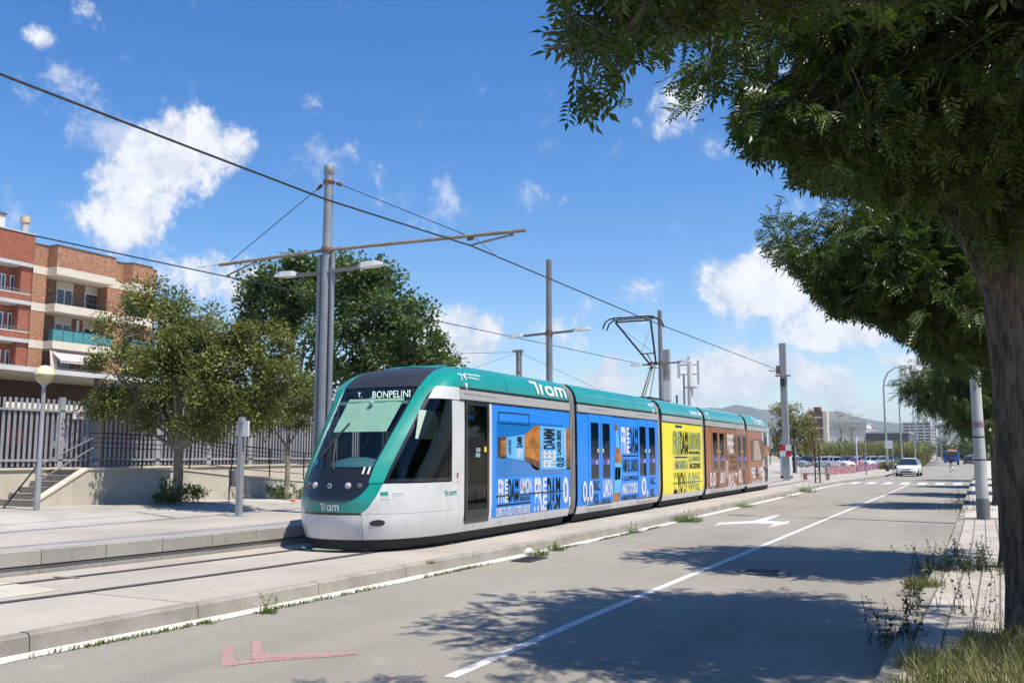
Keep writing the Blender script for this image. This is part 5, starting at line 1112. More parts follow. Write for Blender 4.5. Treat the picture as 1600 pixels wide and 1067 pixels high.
M_pln = leafmat('plane_leaf', (.032, .066, .018), (.125, .18, .05), .30, .5, 1.2)
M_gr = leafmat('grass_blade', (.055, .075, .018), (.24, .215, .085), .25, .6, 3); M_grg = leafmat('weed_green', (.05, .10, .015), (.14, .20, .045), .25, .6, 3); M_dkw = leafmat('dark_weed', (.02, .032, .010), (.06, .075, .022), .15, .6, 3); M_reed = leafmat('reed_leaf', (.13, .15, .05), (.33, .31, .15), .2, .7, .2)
def trunk_mesh(mb, pts, rs, n=14, seed=0, ridge=.0):
    g = np.random.default_rng(seed); P = [Vector(p) for p in pts]; o = []; a = None
    # resample
    Q = []; RR = []
    for i in range(len(P) - 1):
        m_ = max(2, int((P[i + 1] - P[i]).length / .12)) if ridge else 3
        for j in range(m_): t = j / m_; Q.append(P[i].lerp(P[i + 1], t)); RR.append(rs[i] + (rs[i + 1] - rs[i]) * t)
    Q.append(P[-1]); RR.append(rs[-1]); ph = g.random(6) * 6.28
    for i, p in enumerate(Q):
        d = (Q[min(i + 1, len(Q) - 1)] - Q[max(i - 1, 0)]).normalized()
        a = d.orthogonal().normalized() if a is None else (a - d * a.dot(d)).normalized(); b = d.cross(a)
        for j in range(n):
            t = 2 * math.pi * j / n; rr_ = RR[i] * (1 + ridge * (.5 * math.sin(5 * t + ph[0] + i * .12) + .35 * math.sin(9 * t + ph[1] - i * .2) + .3 * math.sin(3 * t + ph[2] + i * .35)))
            o.append(p + (a * math.cos(t) + b * math.sin(t)) * rr_)
    f = [(i * n + j, i * n + (j + 1) % n, (i + 1) * n + (j + 1) % n, (i + 1) * n + j) for i in range(len(Q) - 1) for j in range(n)]
    f.append(tuple((len(Q) - 1) * n + j for j in range(n))); return mb.add(o, f, 0, True)
def limb(p, q, r0, r1, g, bend=.12):
    p, q = np.array(p, float), np.array(q, float); L = np.linalg.norm(q - p); pts = [p]
    for t in (.33, .66): pts.append(p + (q - p) * t + g.normal(0, bend * L * .35, 3) + [0, 0, .06 * L])
    pts.append(q); return pts, [r0, r0 + (r1 - r0) * .4, r0 + (r1 - r0) * .75, r1]
def keep_filter(P, poly):
    if poly is None: return np.ones(len(P), bool)
    u, v = to_px(P); return in_poly(u, v, poly)
def street_tree(label, base, trunk_pts, blobs, ntwig, seed, poly=None, leaf=.30, extra_limbs=(), group='street trees along the right pavement', near=False, per=6):
    g = np.random.default_rng(seed); t = thing('street_tree', label, 'tree', base, 0, group); b0 = np.array(base)
    mb = MB(); tp_, tr_ = trunk_pts; trunk_mesh(mb, tp_, tr_, 28 if near else 12, seed, .055 if near else .03)
    top = np.array(tp_[-1])
    for (pts, rs_) in extra_limbs: trunk_mesh(mb, pts, rs_, 16 if near else 8, seed + 3, .04)
    for b in blobs:
        pts, rs_ = limb(top if not extra_limbs else np.array(extra_limbs[g.integers(len(extra_limbs))][0][-1]), np.array(b[:3]) - b0, .07, .02, g); trunk_mesh(mb, pts, rs_, 8, seed)
    mb.build('trunk', M_bark, t)
    npf = max(8, ntwig // 20); PC, PD = blob_points(blobs, npf, g, .3); pi_ = g.integers(0, npf, ntwig); dd = g.normal(0, 1, (ntwig, 3)); dd /= np.linalg.norm(dd, axis=1, keepdims=True)
    C = PC[pi_] + dd * (.55 * g.random(ntwig) ** .5)[:, None] * [1, 1, .6]; D = dd * .6 + PD[pi_] * .6
    n = ntwig * per; ci = np.repeat(np.arange(ntwig), per)
    td = D * .8 + g.normal(0, .5, (ntwig, 3)); td[:, 2] -= .25; td /= np.linalg.norm(td, axis=1, keepdims=True)
    along = np.tile(np.linspace(0, .42, per), ntwig); pos = C[ci] + td[ci] * along[:, None]
    perp = g.normal(0, 1, (n, 3)); ld = td[ci] * .75 + perp * .55; ld[:, 2] -= .28
    size = leaf * g.uniform(.75, 1.2, n); ldn = ld / np.linalg.norm(ld, axis=1, keepdims=True)
    kp = keep_filter(pos, poly) & keep_filter(pos + ldn * size[:, None] * .8, poly)
    V, F = leaf_cloud(pos[kp] - b0, ld[kp], size[kp], 'pinnate', g, .5)
    # thin twigs
    cr = bpy.data.objects.new('crown', np_mesh('crown', V, F, M_ash)); COL.objects.link(cr); cr.parent = t
    kt = keep_filter(C, poly) & keep_filter(C + td * .42, poly); tw = MB()
    for c, d in list(zip(C[kt], td[kt]))[:1400]: tw.tube([c - b0 - d * .15, c - b0 + d * .42], [.009, .004], 4, cap=False)
    tw.build('twigs', M_bark, t); return t
LPOLY1 = [(985, -400), (985, 60), (1005, 95), (1030, 85), (1028, 130), (1052, 188), (1085, 192), (1112, 172), (1120, 140), (1150, 150), (1140, 205), (1165, 235), (1185, 262), (1205, 235), (1240, 262), (1232, 285), (1290, 292), (1380, 312), (1450, 335), (1510, 372), (1540, 420), (1560, 480), (2200, 600), (2200, -900)]
LPOLY0 = [(860, -900), (868, 20), (862, 60), (902, 92), (884, 140), (864, 165), (884, 198), (925, 186), (984, 160), (975, 118), (1010, 80), (1060, 60), (1150, 40), (1400, 20), (2200, 100), (2200, -900)]
LPOLY2 = [(1180, 365), (1192, 320), (1215, 285), (1300, 240), (2200, 200), (2200, 760), (1556, 690), (1545, 610), (1500, 590), (1440, 555), (1395, 520), (1350, 500), (1300, 492), (1262, 452), (1235, 425), (1200, 402)]
b1 = (.47, 10.0, SIDE)
street_tree('nearest street tree with thick dark forked trunk at the right edge', b1,
    ([(0, 0, -.05), (0, 0, .12), (.0, .0, .5), (-.01, .0, 1.6), (-.02, 0, 2.6), (-.03, 0, 3.1), (-.0, 0, 3.45)], [.30, .26, .225, .205, .205, .22, .21]),
    [(-.6, 9.4, 5.5, 2.0, 2.0, 1.3), (.4, 9.9, 6.2, 2.4, 2.4, 1.4), (-1.4, 8.9, 5.2, 1.25, 1.2, .75), (-.3, 10.8, 5.3, 1.6, 1.3, 1.1), (.7, 8.4, 5.6, 1.7, 1.5, 1.2), (-.7, 8.2, 4.9, 1.1, 1.1, .7), (-.3, 9.6, 4.5, 1.3, 1.2, .6)], 2600, 5, LPOLY1, .25,
    extra_limbs=[([(-.03, 0, 3.2), (-.22, -.05, 3.7), (-.38, -.1, 4.15), (-.75, -.3, 4.8), (-1.1, -.5, 5.3)], [.19, .165, .14, .11, .07]), ([(.02, 0, 3.3), (.12, .05, 3.9), (.3, .1, 4.7), (.5, .2, 5.6), (.5, .3, 6.4)], [.19, .17, .15, .12, .07]), ([(-.75, -.3, 4.8), (-1.3, -.7, 5.1), (-1.9, -1.1, 5.3)], [.08, .06, .04])], near=True)
street_tree('street tree whose leafy branches hang in at the top of the picture', (.55, 3.2, SIDE),
    ([(0, 0, -.05), (0, 0, .3), (0, 0, 1.6), (0, 0, 3.2)], [.3, .24, .21, .2]),
    [(-.9, 4.2, 5.0, 1.9, 1.8, 1.0), (-1.7, 4.9, 4.25, .8, .8, .45), (-1.5, 4.6, 4.6, 1.1, 1.2, .6), (.4, 3.6, 5.4, 1.8, 2.0, 1.2), (-.4, 5.6, 5.2, 1.2, 1.1, .7)], 1500, 9, LPOLY0, .25, near=True)
street_tree('second street tree whose sunlit crown hangs over the road', (.55, 16.2, SIDE),
    ([(0, 0, -.05), (0, 0, .3), (0.02, 0, 1.6), (0, 0, 3.0)], [.26, .2, .18, .17]),
    [(-.5, 16.6, 5.0, 2.1, 1.9, 1.4), (-1.6, 16.0, 5.0, 1.2, 1.2, .9), (.3, 17.2, 5.6, 2.0, 2.0, 1.5), (-.2, 15.7, 4.1, 1.4, 1.1, .9), (.2, 16.0, 3.4, 1.0, 1.0, .8), (-.9, 16.7, 4.2, 1.2, 1.2, .8)], 2800, 21, LPOLY2, .26)
LP3 = [(1418, 600), (1425, 560), (1450, 520), (2200, 400), (2200, 760), (1560, 690), (1530, 672), (1500, 652), (1462, 620), (1440, 625)]
third = street_tree('third street tree in the row beyond the concrete pole', (.85, 36.0, SIDE), ([(0, 0, -.05), (0, 0, .3), (0, 0, 1.5), (0, 0, 2.6)], [.22, .17, .15, .14]),
    [(.5, 36, 4.9, 2.2, 2.2, 1.6), (-.3, 35.4, 4.4, 1.6, 1.6, 1.1), (1.0, 36.8, 4.3, 1.7, 1.6, 1.2), (.6, 35.8, 3.4, 1.2, 1.2, .7)], 1500, 33, None, .28)
for k_, y in enumerate((46.5, 58, 71)):
    c = copy_tree(third); c.location = (.9 + .012 * y, y, SIDE); c.rotation_euler = (0, 0, 1.3 + 2.1 * k_); c['label'] = ('fourth', 'fifth', 'sixth')[k_] + ' street tree in the row along the right pavement'

def puffs(blobs, n, g, lo=.45):
    C, D = blob_points(blobs, n, g, lo); return C, D
def leafy_tree(name, label, base, trunk_h, r0, blobs, npuff, per, leafsize, kind, lm, bm, seed, fruit=0.0, fm=None, spread=.45, limbs=True, cat='tree', group=None, up=.15):
    g = np.random.default_rng(seed); t = thing(name, label, cat, base, 0, group); b0 = np.array(base); mb = MB()
    if trunk_h: trunk_mesh(mb, [(0, 0, -.1), (.02, 0, .25), (.05, .02, trunk_h * .5), (.0, .0, trunk_h)], [r0 * 1.35, r0 * 1.05, r0 * .95, r0 * .85], 14, seed, .05)
    C, D = puffs(blobs, npuff, g)
    if limbs:
        for b in blobs:
            pts, rs_ = limb((0, 0, trunk_h * .92), np.array(b[:3]) - b0, r0 * .5, r0 * .12, g); trunk_mesh(mb, pts, rs_, 7, seed)
        for q in C[::2]:
            b = blobs[int(np.argmin([np.linalg.norm(q - np.array(bb[:3])) for bb in blobs]))]
            p2, r2_ = limb(np.array(b[:3]) - b0, q - b0, r0 * .13, .010, g); trunk_mesh(mb, p2, r2_, 5, seed)
    if mb.v: mb.build('trunk', bm, t)
    n = npuff * per; ci = np.repeat(np.arange(npuff), per); pr = spread * g.uniform(.6, 1.35, npuff)
    d = g.normal(0, 1, (n, 3)); d /= np.linalg.norm(d, axis=1, keepdims=True); rr_ = g.random(n) ** .45
    pos = C[ci] + d * (rr_ * pr[ci])[:, None] * [1, 1, .75]; pos += g.normal(0, spread * .12, (n, 3)); ld = d * .9 + g.normal(0, .7, (n, 3)); ld[:, 2] += up - .25
    V, F = leaf_cloud(pos - b0, ld, leafsize * g.uniform(.65, 1.25, n), kind, g, .7)
    mi = None; ms = [lm]
    if fruit: ms = [lm, fm]; hot = g.random((npuff, 6)) < fruit; sec = (np.floor((np.arctan2(d[:, 1], d[:, 0]) + np.pi) / (2 * np.pi) * 5.999)).astype(int); mi = (hot[ci, sec] & (g.random(n) < .6) & (rr_ > .55)).astype(int)
    cr = bpy.data.objects.new('crown', np_mesh('crown', V, F, ms, mi=mi)); COL.objects.link(cr); cr.parent = t; return t
def on_depth(u, v, y): return tuple(at_y(u, v, y))
# olive green tree in front of the ramp
ob = at_z(274, 786, .42); oy = ob.y
def bl(u, v, y, r, rz=None, ry=None): p = at_y(u, v, y); return (p.x, p.y, p.z, r, ry or r, rz or r)
leafy_tree('pale_seeded_tree', 'olive green tree with pale seed clusters standing before the ramp', (ob.x, ob.y, .40), 1.7, .145,
    [bl(230, 520, oy, 1.35, 1.1), bl(190, 590, oy + .3, 1.0, .8), bl(300, 500, oy, .9, .8), bl(340, 560, oy, 1.35, 1.1), bl(400, 540, oy + .4, 1.05, .9), bl(270, 590, oy - .5, 1.3, 1.0), bl(215, 640, oy, .95, .6), bl(335, 640, oy - .2, 1.1, .7), bl(400, 620, oy + .4, .95, .8), bl(240, 465, oy + .2, .65, .45), bl(440, 585, oy + .4, .7, .7), bl(165, 555, oy + .3, .75, .6), bl(285, 545, oy - .6, 1.3, 1.0), bl(365, 600, oy - .5, 1.1, .9), bl(180, 640, oy, .7, .5), bl(250, 650, oy - .5, 1.0, .5), bl(310, 655, oy - .5, 1.0, .5), bl(390, 650, oy, .9, .5)], 230, 240, .115, 'small', M_olv, M_bark2, 41, .24, M_fruit, .42)
leafy_tree('small_roadside_tree', 'slim young tree with twisted trunk by the ramp near the tram nose', (at_z(446, 780, .33).x, at_z(446, 780, .33).y, .33), 1.9, .085,
    [bl(440, 640, at_z(446, 780, .33).y, 1.05, .75), bl(470, 620, at_z(446, 780, .33).y + .4, .9, .7), bl(410, 655, at_z(446, 780, .33).y, .8, .6), bl(480, 655, at_z(446, 780, .33).y + .4, .7, .5)], 42, 200, .10, 'small', M_olv, M_bark2, 43, .16, M_fruit, .36)
py = 36.0
leafy_tree('plane_tree', 'large dense dark green plane tree behind the catenary mast', (at_y(462, 700, py).x, py, 0), 5.0, .22,
    [bl(450, 450, py, 2.0, 1.6), bl(520, 440, py, 2.0, 1.5), bl(590, 470, py + 1, 2.1, 1.7), bl(640, 520, py + 1, 1.7, 1.6), bl(430, 530, py, 1.5, 1.3), bl(540, 540, py, 2.4, 1.8), bl(600, 570, py + 1, 2.0, 1.1), bl(655, 560, py + 1, 1.2, 1.0), bl(425, 490, py, 1.5, 1.2), bl(480, 410, py, 1.1, .6), bl(560, 425, py, 1.0, .7), bl(530, 590, py, 1.6, .8), bl(690, 572, py + 3, .7, .5)], 190, 190, .20, 'broad', M_pln, M_bark2, 51, 0, None, .72)
pl2 = at_y(1240, 690, 88.0)
leafy_tree('roadside_tree', 'bushy round tree behind the square column at the tram tail', (pl2.x, 88.0, 0), 2.2, .18, [bl(1240, 655, 88, 1.7, 1.5), bl(1222, 668, 88, 1.2, 1.2), bl(1258, 672, 88, 1.2, 1.3), bl(1240, 690, 88, 1.8, 1.0), bl(1218, 643, 88, .8, .7)], 60, 110, .22, 'small', leafmat('yellow_green_leaf', (.06, .075, .02), (.26, .24, .07), .25, .55, 1.0), M_bark, 61, .2, M_fruit, .6)
for k_, (u, w) in enumerate(((1315, 1.6), (1332, 1.1))):
    leafy_tree('bare_tree', ('tall thin half bare tree among the reeds', 'smaller half bare tree beside the taller one')[k_], (at_y(u, 700, 190).x, 190, 0), 5, .2, [bl(u, 668, 190, 2.6, 3.2), bl(u - 3, 655, 190, 1.8, 2.0)], 40, 14, .28, 'small', leafmat('pale_bud', (.20, .19, .12), (.33, .31, .2), .2, .7, 1), M_bark2, 66 + k_, 0, None, .9)
# shrubs at the foot of the wall
def shrub(name, label, u, v, z, r, h, n, m_, seed, leaf=.09, cat='shrub', kind='small', group=None):
    p = at_z(u, v, z); g = np.random.default_rng(seed)
    return leafy_tree(name, label, (p.x, p.y, z), 0, .02, [(p.x, p.y, z + h * .4, r, r * .8, h * .5), (p.x + r * .5, p.y, z + h * .3, r * .6, r * .6, h * .35), (p.x - r * .5, p.y + .1, z + h * .3, r * .6, r * .6, h * .35)], n // 4, 60, leaf, kind, m_, M_bark, seed, 0, None, .17, False, cat, group, .6)
shrub('shrub', 'dark green shrub at the foot of the seeded tree', 262, 786, .42, .62, .72, 90, M_pln, 71); shrub('shrub', 'small green shrub right of the seeded tree trunk', 300, 782, .42, .35, .5, 45, M_grg, 72); shrub('shrub', 'bright green weedy shrub at the slim tree', 446, 779, .33, .8, .5, 90, M_grg, 73)
# grass and weeds
def blades(n, area, hmin, hmax, g, lean=.35, width=.007, zf=None, clump=None):
    xy = area(n); n = len(xy); z = np.zeros(n) if zf is None else zf(xy); base = np.c_[xy, z]; h = g.uniform(hmin, hmax, n); az = g.random(n) * 6.283; ln = np.abs(g.normal(lean, lean * .5, n)); d = np.c_[np.cos(az), np.sin(az)]
    wv = np.c_[-d[:, 1], d[:, 0]] * (width * g.uniform(.7, 1.4, n))[:, None]; V = np.zeros((n, 7, 3))
    for k_, (t, wk) in enumerate(((0, 1.0), (.4, .85), (.75, .5), (1.0, 0))):
        c = base.copy(); c[:, :2] += d * (ln * h * t * t)[:, None]; c[:, 2] += h * t * (1 - .25 * ln * t)
        if k_ < 3: V[:, 2 * k_] = c; V[:, 2 * k_, :2] += wv * wk; V[:, 2 * k_ + 1] = c; V[:, 2 * k_ + 1, :2] -= wv * wk
        else: V[:, 6] = c
    o = (np.arange(n) * 7)[:, None]; F = np.concatenate([o + [0, 1, 3, 2], o + [2, 3, 5, 4], o + [4, 5, 6, 6]], 0); return V.reshape(-1, 3), F
def stuff_blades(name, label, cat, V, F, m_, stuff=True):
    F3 = F[F[:, 2] != F[:, 3]]; T = F[F[:, 2] == F[:, 3]]; me = bpy.data.meshes.new(name); me.from_pydata(V.tolist(), [], F3.tolist() + T[:, :3].tolist()); me.materials.append(m_); o = bpy.data.objects.new(name, me); COL.objects.link(o); tag(o, label, cat)
    if stuff: o['kind'] = 'stuff'
    return o
g6 = np.random.default_rng(77)
def ga(n):
    y = g6.uniform(5.2, 10.2, n); x = g6.uniform(-.66, 2.6, n); keep = (x > -.55 + .10 * np.sin(y * 5) + np.maximum(0, y - 8.4) * .42); return np.c_[x, y][keep]
V, F = blades(21000, ga, .05, .27, g6, .55, .0042, lambda q: np.full(len(q), SIDE)); stuff_blades('roadside_grass', 'dry yellow green grass around the nearest tree foot', 'grass', V, F, M_gr)
def weed(label, x, y, z, r, n, h, m_, seed, stalks=0):
    g = np.random.default_rng(seed); ar = lambda k_: np.c_[x + np.clip(g.normal(0, r, k_), -1.7 * r, 1.7 * r), y + np.clip(g.normal(0, r, k_), -1.7 * r, 1.7 * r)]; V, F = blades(n if m_ is not M_dkw else n // 3, ar, h * .3, h * (.7 if m_ is not M_dkw else .6), g, .6, .0045, lambda q: np.full(len(q), z))
    o = stuff_blades('weed_clump', label, 'weed', V, F, m_, False); o['group'] = 'weed clumps along the kerbs'
    # leafy stalks
    if stalks:
        k_ = stalks * 16; st_ = np.repeat(np.arange(stalks), 16); bx = g.normal(0, r * .9, (stalks, 2)); tt = np.tile(np.linspace(.1, 1, 16), stalks); hh = g.uniform(.6, 1.15, stalks)[st_] * h; ln = g.normal(0, .25, (stalks, 2))[st_]
        pos = np.c_[x + bx[st_, 0] + ln[:, 0] * tt * hh, y + bx[st_, 1] + ln[:, 1] * tt * hh, z + tt * hh]; d = g.normal(0, 1, (k_, 3)); V2, F2 = leaf_cloud(pos, d, g.uniform(.025, .06, k_), 'small', g); sm_ = MB(); [sm_.tube([(x + bx[i, 0], y + bx[i, 1], z - .02), tuple(pos[i * 16 + 15])], [.004, .002], 4, cap=False) for i in range(stalks)]; sm_.build('stems', m_, o, kind='stuff'); me = np_mesh('stalk_leaves', V2, F2, m_); so = bpy.data.objects.new('stalk_leaves', me); COL.objects.link(so); so.parent = o
    return o
def wz(u, v, z): p = at_z(u, v, z); return p.x, p.y, z
weed('tall thin flowering weed at the tram kerb near the left edge', *wz(417, 958, .0), .06, 60, .22, M_grg, 81, 3); weed('tiny weed tuft at the tram kerb beside the tall flowering one', *wz(324, 974, .0), .06, 50, .09, M_grg, 82)
weed('grassy tuft by the drain grate and litter', *wz(842, 868, .0), .10, 160, .22, M_grg, 83); weed('weed tuft on the tram kerb just past the drain grate', *wz(870, 860, .0), .09, 130, .25, M_grg, 84, 2); weed('small weed at the kerb below the blue doors', *wz(992, 832, .0), .10, 90, .22, M_grg, 85, 2)
weed('large grass tuft at the kerb below the yellow section', *wz(1072, 815, .0), .22, 380, .38, M_grg, 86, 5); weed('weed tuft at the kerb below the brown doors', *wz(1160, 792, .0), .22, 200, .3, M_grg, 87); weed('dark leafy weed at the kerb past the tram tail', *wz(1256, 769, .0), .32, 320, .55, M_grg, 88, 5); weed('tiny dry weed on the tram slab edge', *wz(674, 880, SLAB), .05, 50, .10, M_gr, 89); weed('low weeds at the kerb beyond the tram tail', *wz(1222, 776, .0), .35, 220, .22, M_grg, 90)
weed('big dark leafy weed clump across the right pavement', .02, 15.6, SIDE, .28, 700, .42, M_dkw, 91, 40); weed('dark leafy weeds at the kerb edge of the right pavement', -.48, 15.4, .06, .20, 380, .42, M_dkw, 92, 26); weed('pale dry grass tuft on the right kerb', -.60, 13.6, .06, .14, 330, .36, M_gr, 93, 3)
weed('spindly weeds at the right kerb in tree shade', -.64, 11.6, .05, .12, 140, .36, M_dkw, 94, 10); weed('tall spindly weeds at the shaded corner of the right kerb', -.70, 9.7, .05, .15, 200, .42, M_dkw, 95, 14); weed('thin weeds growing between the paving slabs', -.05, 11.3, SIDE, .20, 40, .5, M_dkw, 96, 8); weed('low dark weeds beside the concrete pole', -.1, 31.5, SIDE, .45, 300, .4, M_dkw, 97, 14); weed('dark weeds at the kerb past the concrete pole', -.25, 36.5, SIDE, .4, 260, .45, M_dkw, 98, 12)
# moss and small growth in the tram gutter
ar = lambda n: (lambda y: np.c_[np.interp(y, KY, KX) + .265 + g6.normal(0, .022, n), y])(np.concatenate([g6.normal(c, .35, n // 12 + 1) for c in (6.6, 7.4, 9.3, 10.5, 12.6, 13.4, 17.2, 19.4, 20.6, 22.5, 25.5, 33)])[:n])
V, F = blades(2000, ar, .015, .06, g6, .5, .006, lambda q: np.full(len(q), .005)); stuff_blades('gutter_moss', 'low moss and grass along the white gutter', 'weeds', V, F, M_grg)
# reed band and verge far along the street
def rarea(n):
    t = g6.random(n); a = at_z(1262, 722.0, 0); y = g6.uniform(166, 186, n); uu = g6.uniform(1255, 1452, n); x = np.array([at_y(u_, 700, yy).x for u_, yy in zip(uu, y)]); return np.c_[x, y]
V, F = blades(9000, rarea, 2.2, 4.6, g6, .25, .10); stuff_blades('reed_bed', 'pale green reeds behind the parked cars', 'reeds', V, F, M_reed)
def varea(n):
    y = 112 + 90 * g6.random(n) ** 1.6; x = -5.9 - g6.random(n) * 3.2; return np.c_[x, y]
V, F = blades(5000, varea, .4, 1.35, g6, .3, .03); stuff_blades('verge_grass', 'tall dry grass verge beyond the white car', 'grass', V, F, M_gr)
# ================================================================== RIGHT SIDE AND FAR END OF THE STREET
pp_ = at_z(1537, 812, SIDE)
cpole = thing('concrete_lamp_pole', 'pale round lamp pole with dark foot standing on the right pavement', 'street lamp', (pp_.x, pp_.y, SIDE))
MB().lathe([(.165, .0), (.160, .55), (.160, .56)], n=18).build('foot', mat('pole_foot', (.13, .13, .135), .7), cpole); MB().lathe([(.157, .55), (.140, 2.5), (.115, 6), (.10, 9.3), (0, 9.32)], n=18).build('shaft', mat('pole_pale', (.40, .40, .375), .75, var=.12, vscale=2, streak=.2), cpole)
MB().lathe([(.146, 0), (.15, .01), (.15, .04), (.146, .05)], (0, 0, 1.55), n=18).build('strap', M_rail, cpole); MB().lathe([(.142, 0), (.146, .01), (.146, .04), (.142, .05)], (0, 0, 2.15), n=18).build('strap', M_rail, cpole); MB().lathe([(.140, 0), (.1435, .01), (.1435, .17), (.140, .18)], (0, 0, 2.42), n=18).build('sticker', mat('sticker_pink', (.24, .16, .20), .6, var=.5, vscale=9), cpole)
MB().box(-.5, .45, -.02, .02, 1.56, 1.585).build('cross_bar', M_rail, cpole); MB().tube([(0, 0, 9.2), (-.5, 0, 9.6), (-1.6, 0, 9.7)], .05, 8).build('arm', M_pole, cpole); MB().box(-2.2, -1.6, -.14, .14, 9.62, 9.76).build('lamp_head', M_lampw, cpole, bevel=.03)
# litter
for (u, v, c, l) in ((827, 865, (.75, .74, .72), 'crumpled white paper litter in the gutter by the drain'), (458, 784, (.6, .12, .08), 'small red scrap of litter on the far pavement')):
    p = at_z(u, v, .02 if u > 800 else .33); b = MB(); r0 = .07; rr2 = np.random.default_rng(int(u)); ico = [(math.cos(a) * math.cos(e), math.sin(a) * math.cos(e), math.sin(e)) for e in (-1.2, -.4, .4, 1.2) for a in np.linspace(0, 6.28, 8, endpoint=False)]
    b.add([(x * r0 * rr2.uniform(.6, 1.3) * 1.5, y * r0 * rr2.uniform(.6, 1.3), z * r0 * rr2.uniform(.5, 1) + .05) for x, y, z in ico], [(i * 8 + j, i * 8 + (j + 1) % 8, i * 8 + 8 + (j + 1) % 8, i * 8 + 8 + j) for i in range(3) for j in range(8)] + [tuple(range(24, 32))])
    o = b.build('paper_litter', mat('paper_%d' % u, c, .8)); o.location = p; tag(o, l, 'litter')
# ---------------- cars
def car_shapes():
    S = {}
    st_ = [(-2.0, .62, .30, .60), (-1.93, .74, .24, .68), (-1.7, .83, .20, .76), (-1.0, .865, .19, .88), (-.7, .87, .19, .93), (.3, .87, .19, .95), (1.3, .865, .19, .97), (1.75, .84, .22, .98), (1.95, .76, .28, .93), (2.0, .68, .34, .86)]
    rows = []
    for (y, w, zl, zb) in st_:
        h = [(0, zl), (w * .86, zl), (w * .97, zl + .10), (w, zl + .28 * (zb - zl) / .6 + .05), (w * .985, zb - .12), (w * .93, zb - .015), (w * .7, zb + .015), (0, zb + .03)]
        rows.append([(x, y, z) for x, z in h] + [(-x, y, z) for x, z in h[-2:0:-1]])
    n = len(rows[0]); V = [p for r in rows for p in r]; F = [(i * n + j, (i + 1) * n + j, (i + 1) * n + (j + 1) % n, i * n + (j + 1) % n) for i in range(len(rows) - 1) for j in range(n)] + [tuple(range(n)), tuple((len(rows) - 1) * n + j for j in range(n))[::-1]]
    S['body'] = (V, F)
    cab = [(-.92, .74, .93), (-.12, .60, 1.42), (.5, .60, 1.46), (1.25, .58, 1.42), (1.93, .70, .95)]
    bot = [(-.92, .74, .92), (-.3, .80, .93), (.5, .81, .95), (1.2, .80, .96), (1.93, .70, .95)]
    V = []; 
    for (yb, wb, zb), (yt, wt, zt_) in zip(bot, cab): V += [(wb, yb, zb), (wt, yt, zt_), (-wt, yt, zt_), (-wb, yb, zb)]
    F = [(4 * i + j, 4 * i + j + 1, 4 * i + 5 + j, 4 * i + 4 + j) for i in range(4) for j in range(3)]; S['glass'] = (V, F)
    V = []
    for (yt, wt, zt_) in [(-.16, .58, 1.415), (.5, .60, 1.475), (1.3, .58, 1.43)]: V += [(wt + .02, yt, zt_ - .03), (wt * .8, yt, zt_ + .03), (-wt * .8, yt, zt_ + .03), (-wt - .02, yt, zt_ - .03)]
    S['roof'] = (V, [(4 * i + j, 4 * i + j + 1, 4 * i + 5 + j, 4 * i + 4 + j) for i in range(2) for j in range(3)]); return S, bot, cab
CS, CB, CC = car_shapes()
M_cglass = mat('car_glass', (.012, .014, .016), .06, spec=.8, coat=.4); M_tyre = mat('tyre', (.02, .02, .02), .85); M_rim = mat('rim', (.35, .35, .36), .35, metal=.7); M_plate = mat('plate', (.6, .6, .62), .5); M_lens = mat('lens', (.05, .055, .06), .08, spec=.9, coat=.6); M_tail = mat('tail', (.35, .012, .01), .2); M_amb = mat('fog_lamp', (.75, .5, .12), .3); M_blp = mat('car_black_plastic', (.012, .012, .013), .6)
def make_car(col, nm, simple=False):
    t = bpy.data.objects.new('parked_car', None); COL.objects.link(t); m_ = mat('paint_' + nm, col, .3, coat=.6, spec=.5)
    b = MB().add(*CS['body'], 0, True).build('body', m_, t); MB().add(*CS['glass'], 0, True).build('windows', M_cglass, t); MB().add(*CS['roof'], 0, True).build('roof', m_, t)
    p = MB()
    for sg in (1, -1):
        for i in (0, 2, 3, 4): (yb, wb, zb), (yt, wt, zt_) = CB[i], CC[i]; p.bar((sg * (wb + .005), yb, zb), (sg * (wt + .01), yt, zt_), .07, .05)
    p.build('pillars', m_, t)
    for sx in (1, -1):
        for y in (-1.25, 1.25):
            w = MB().tube([(sx * .70, y, .31), (sx * .88, y, .31)], .31, 18).build('wheel', M_tyre, t); MB().tube([(sx * .86, y, .31), (sx * .893, y, .31)], .20, 14).build('rim', M_rim, w)
        MB().box(*sorted((sx * .88, sx * 1.02)), -.82, -.70, .92, 1.04).build('mirror', m_, t, bevel=.02)
        MB().add([(sx * .40, -1.99, .60), (sx * .72, -1.90, .62), (sx * .80, -1.72, .74), (sx * .62, -1.92, .73), (sx * .40, -1.975, .68)], [(0, 1, 2, 3, 4)] if sx > 0 else [(4, 3, 2, 1, 0)]).build('headlight', M_lens, t)
        MB().box(*sorted((sx * .50, sx * .68)), -2.02, -1.9, .36, .44).build('fog_lamp', M_amb, t); MB().box(*sorted((sx * .52, sx * .80)), 1.90, 2.0, .72, .88).build('tail_light', M_tail, t)
    MB().box(-.46, .46, -2.03, -1.94, .33, .43).build('lower_grille', M_blp, t); MB().box(-.38, .38, -2.015, -1.95, .60, .645).build('upper_grille', M_blp, t); MB().box(-.26, .26, -2.04, -1.98, .47, .57).build('number_plate', M_plate, t); MB().box(-.26, .26, 1.98, 2.03, .6, .7).build('number_plate', M_plate, t); MB().box(-.7, .7, -1.9, 1.9, .16, .24).build('underside', M_blp, t)
    return t
cars = {}
def put_car(col, nm, loc, rot, label, group=None, name='parked_car', sc=1.0):
    if nm not in cars: c = make_car(col, nm); cars[nm] = c
    else: c = copy_tree(cars[nm])
    c.name = name; c.location = loc; c.rotation_euler = (0, 0, rot); c.scale = (sc,) * 3; tag(c, label, 'car', group); return c
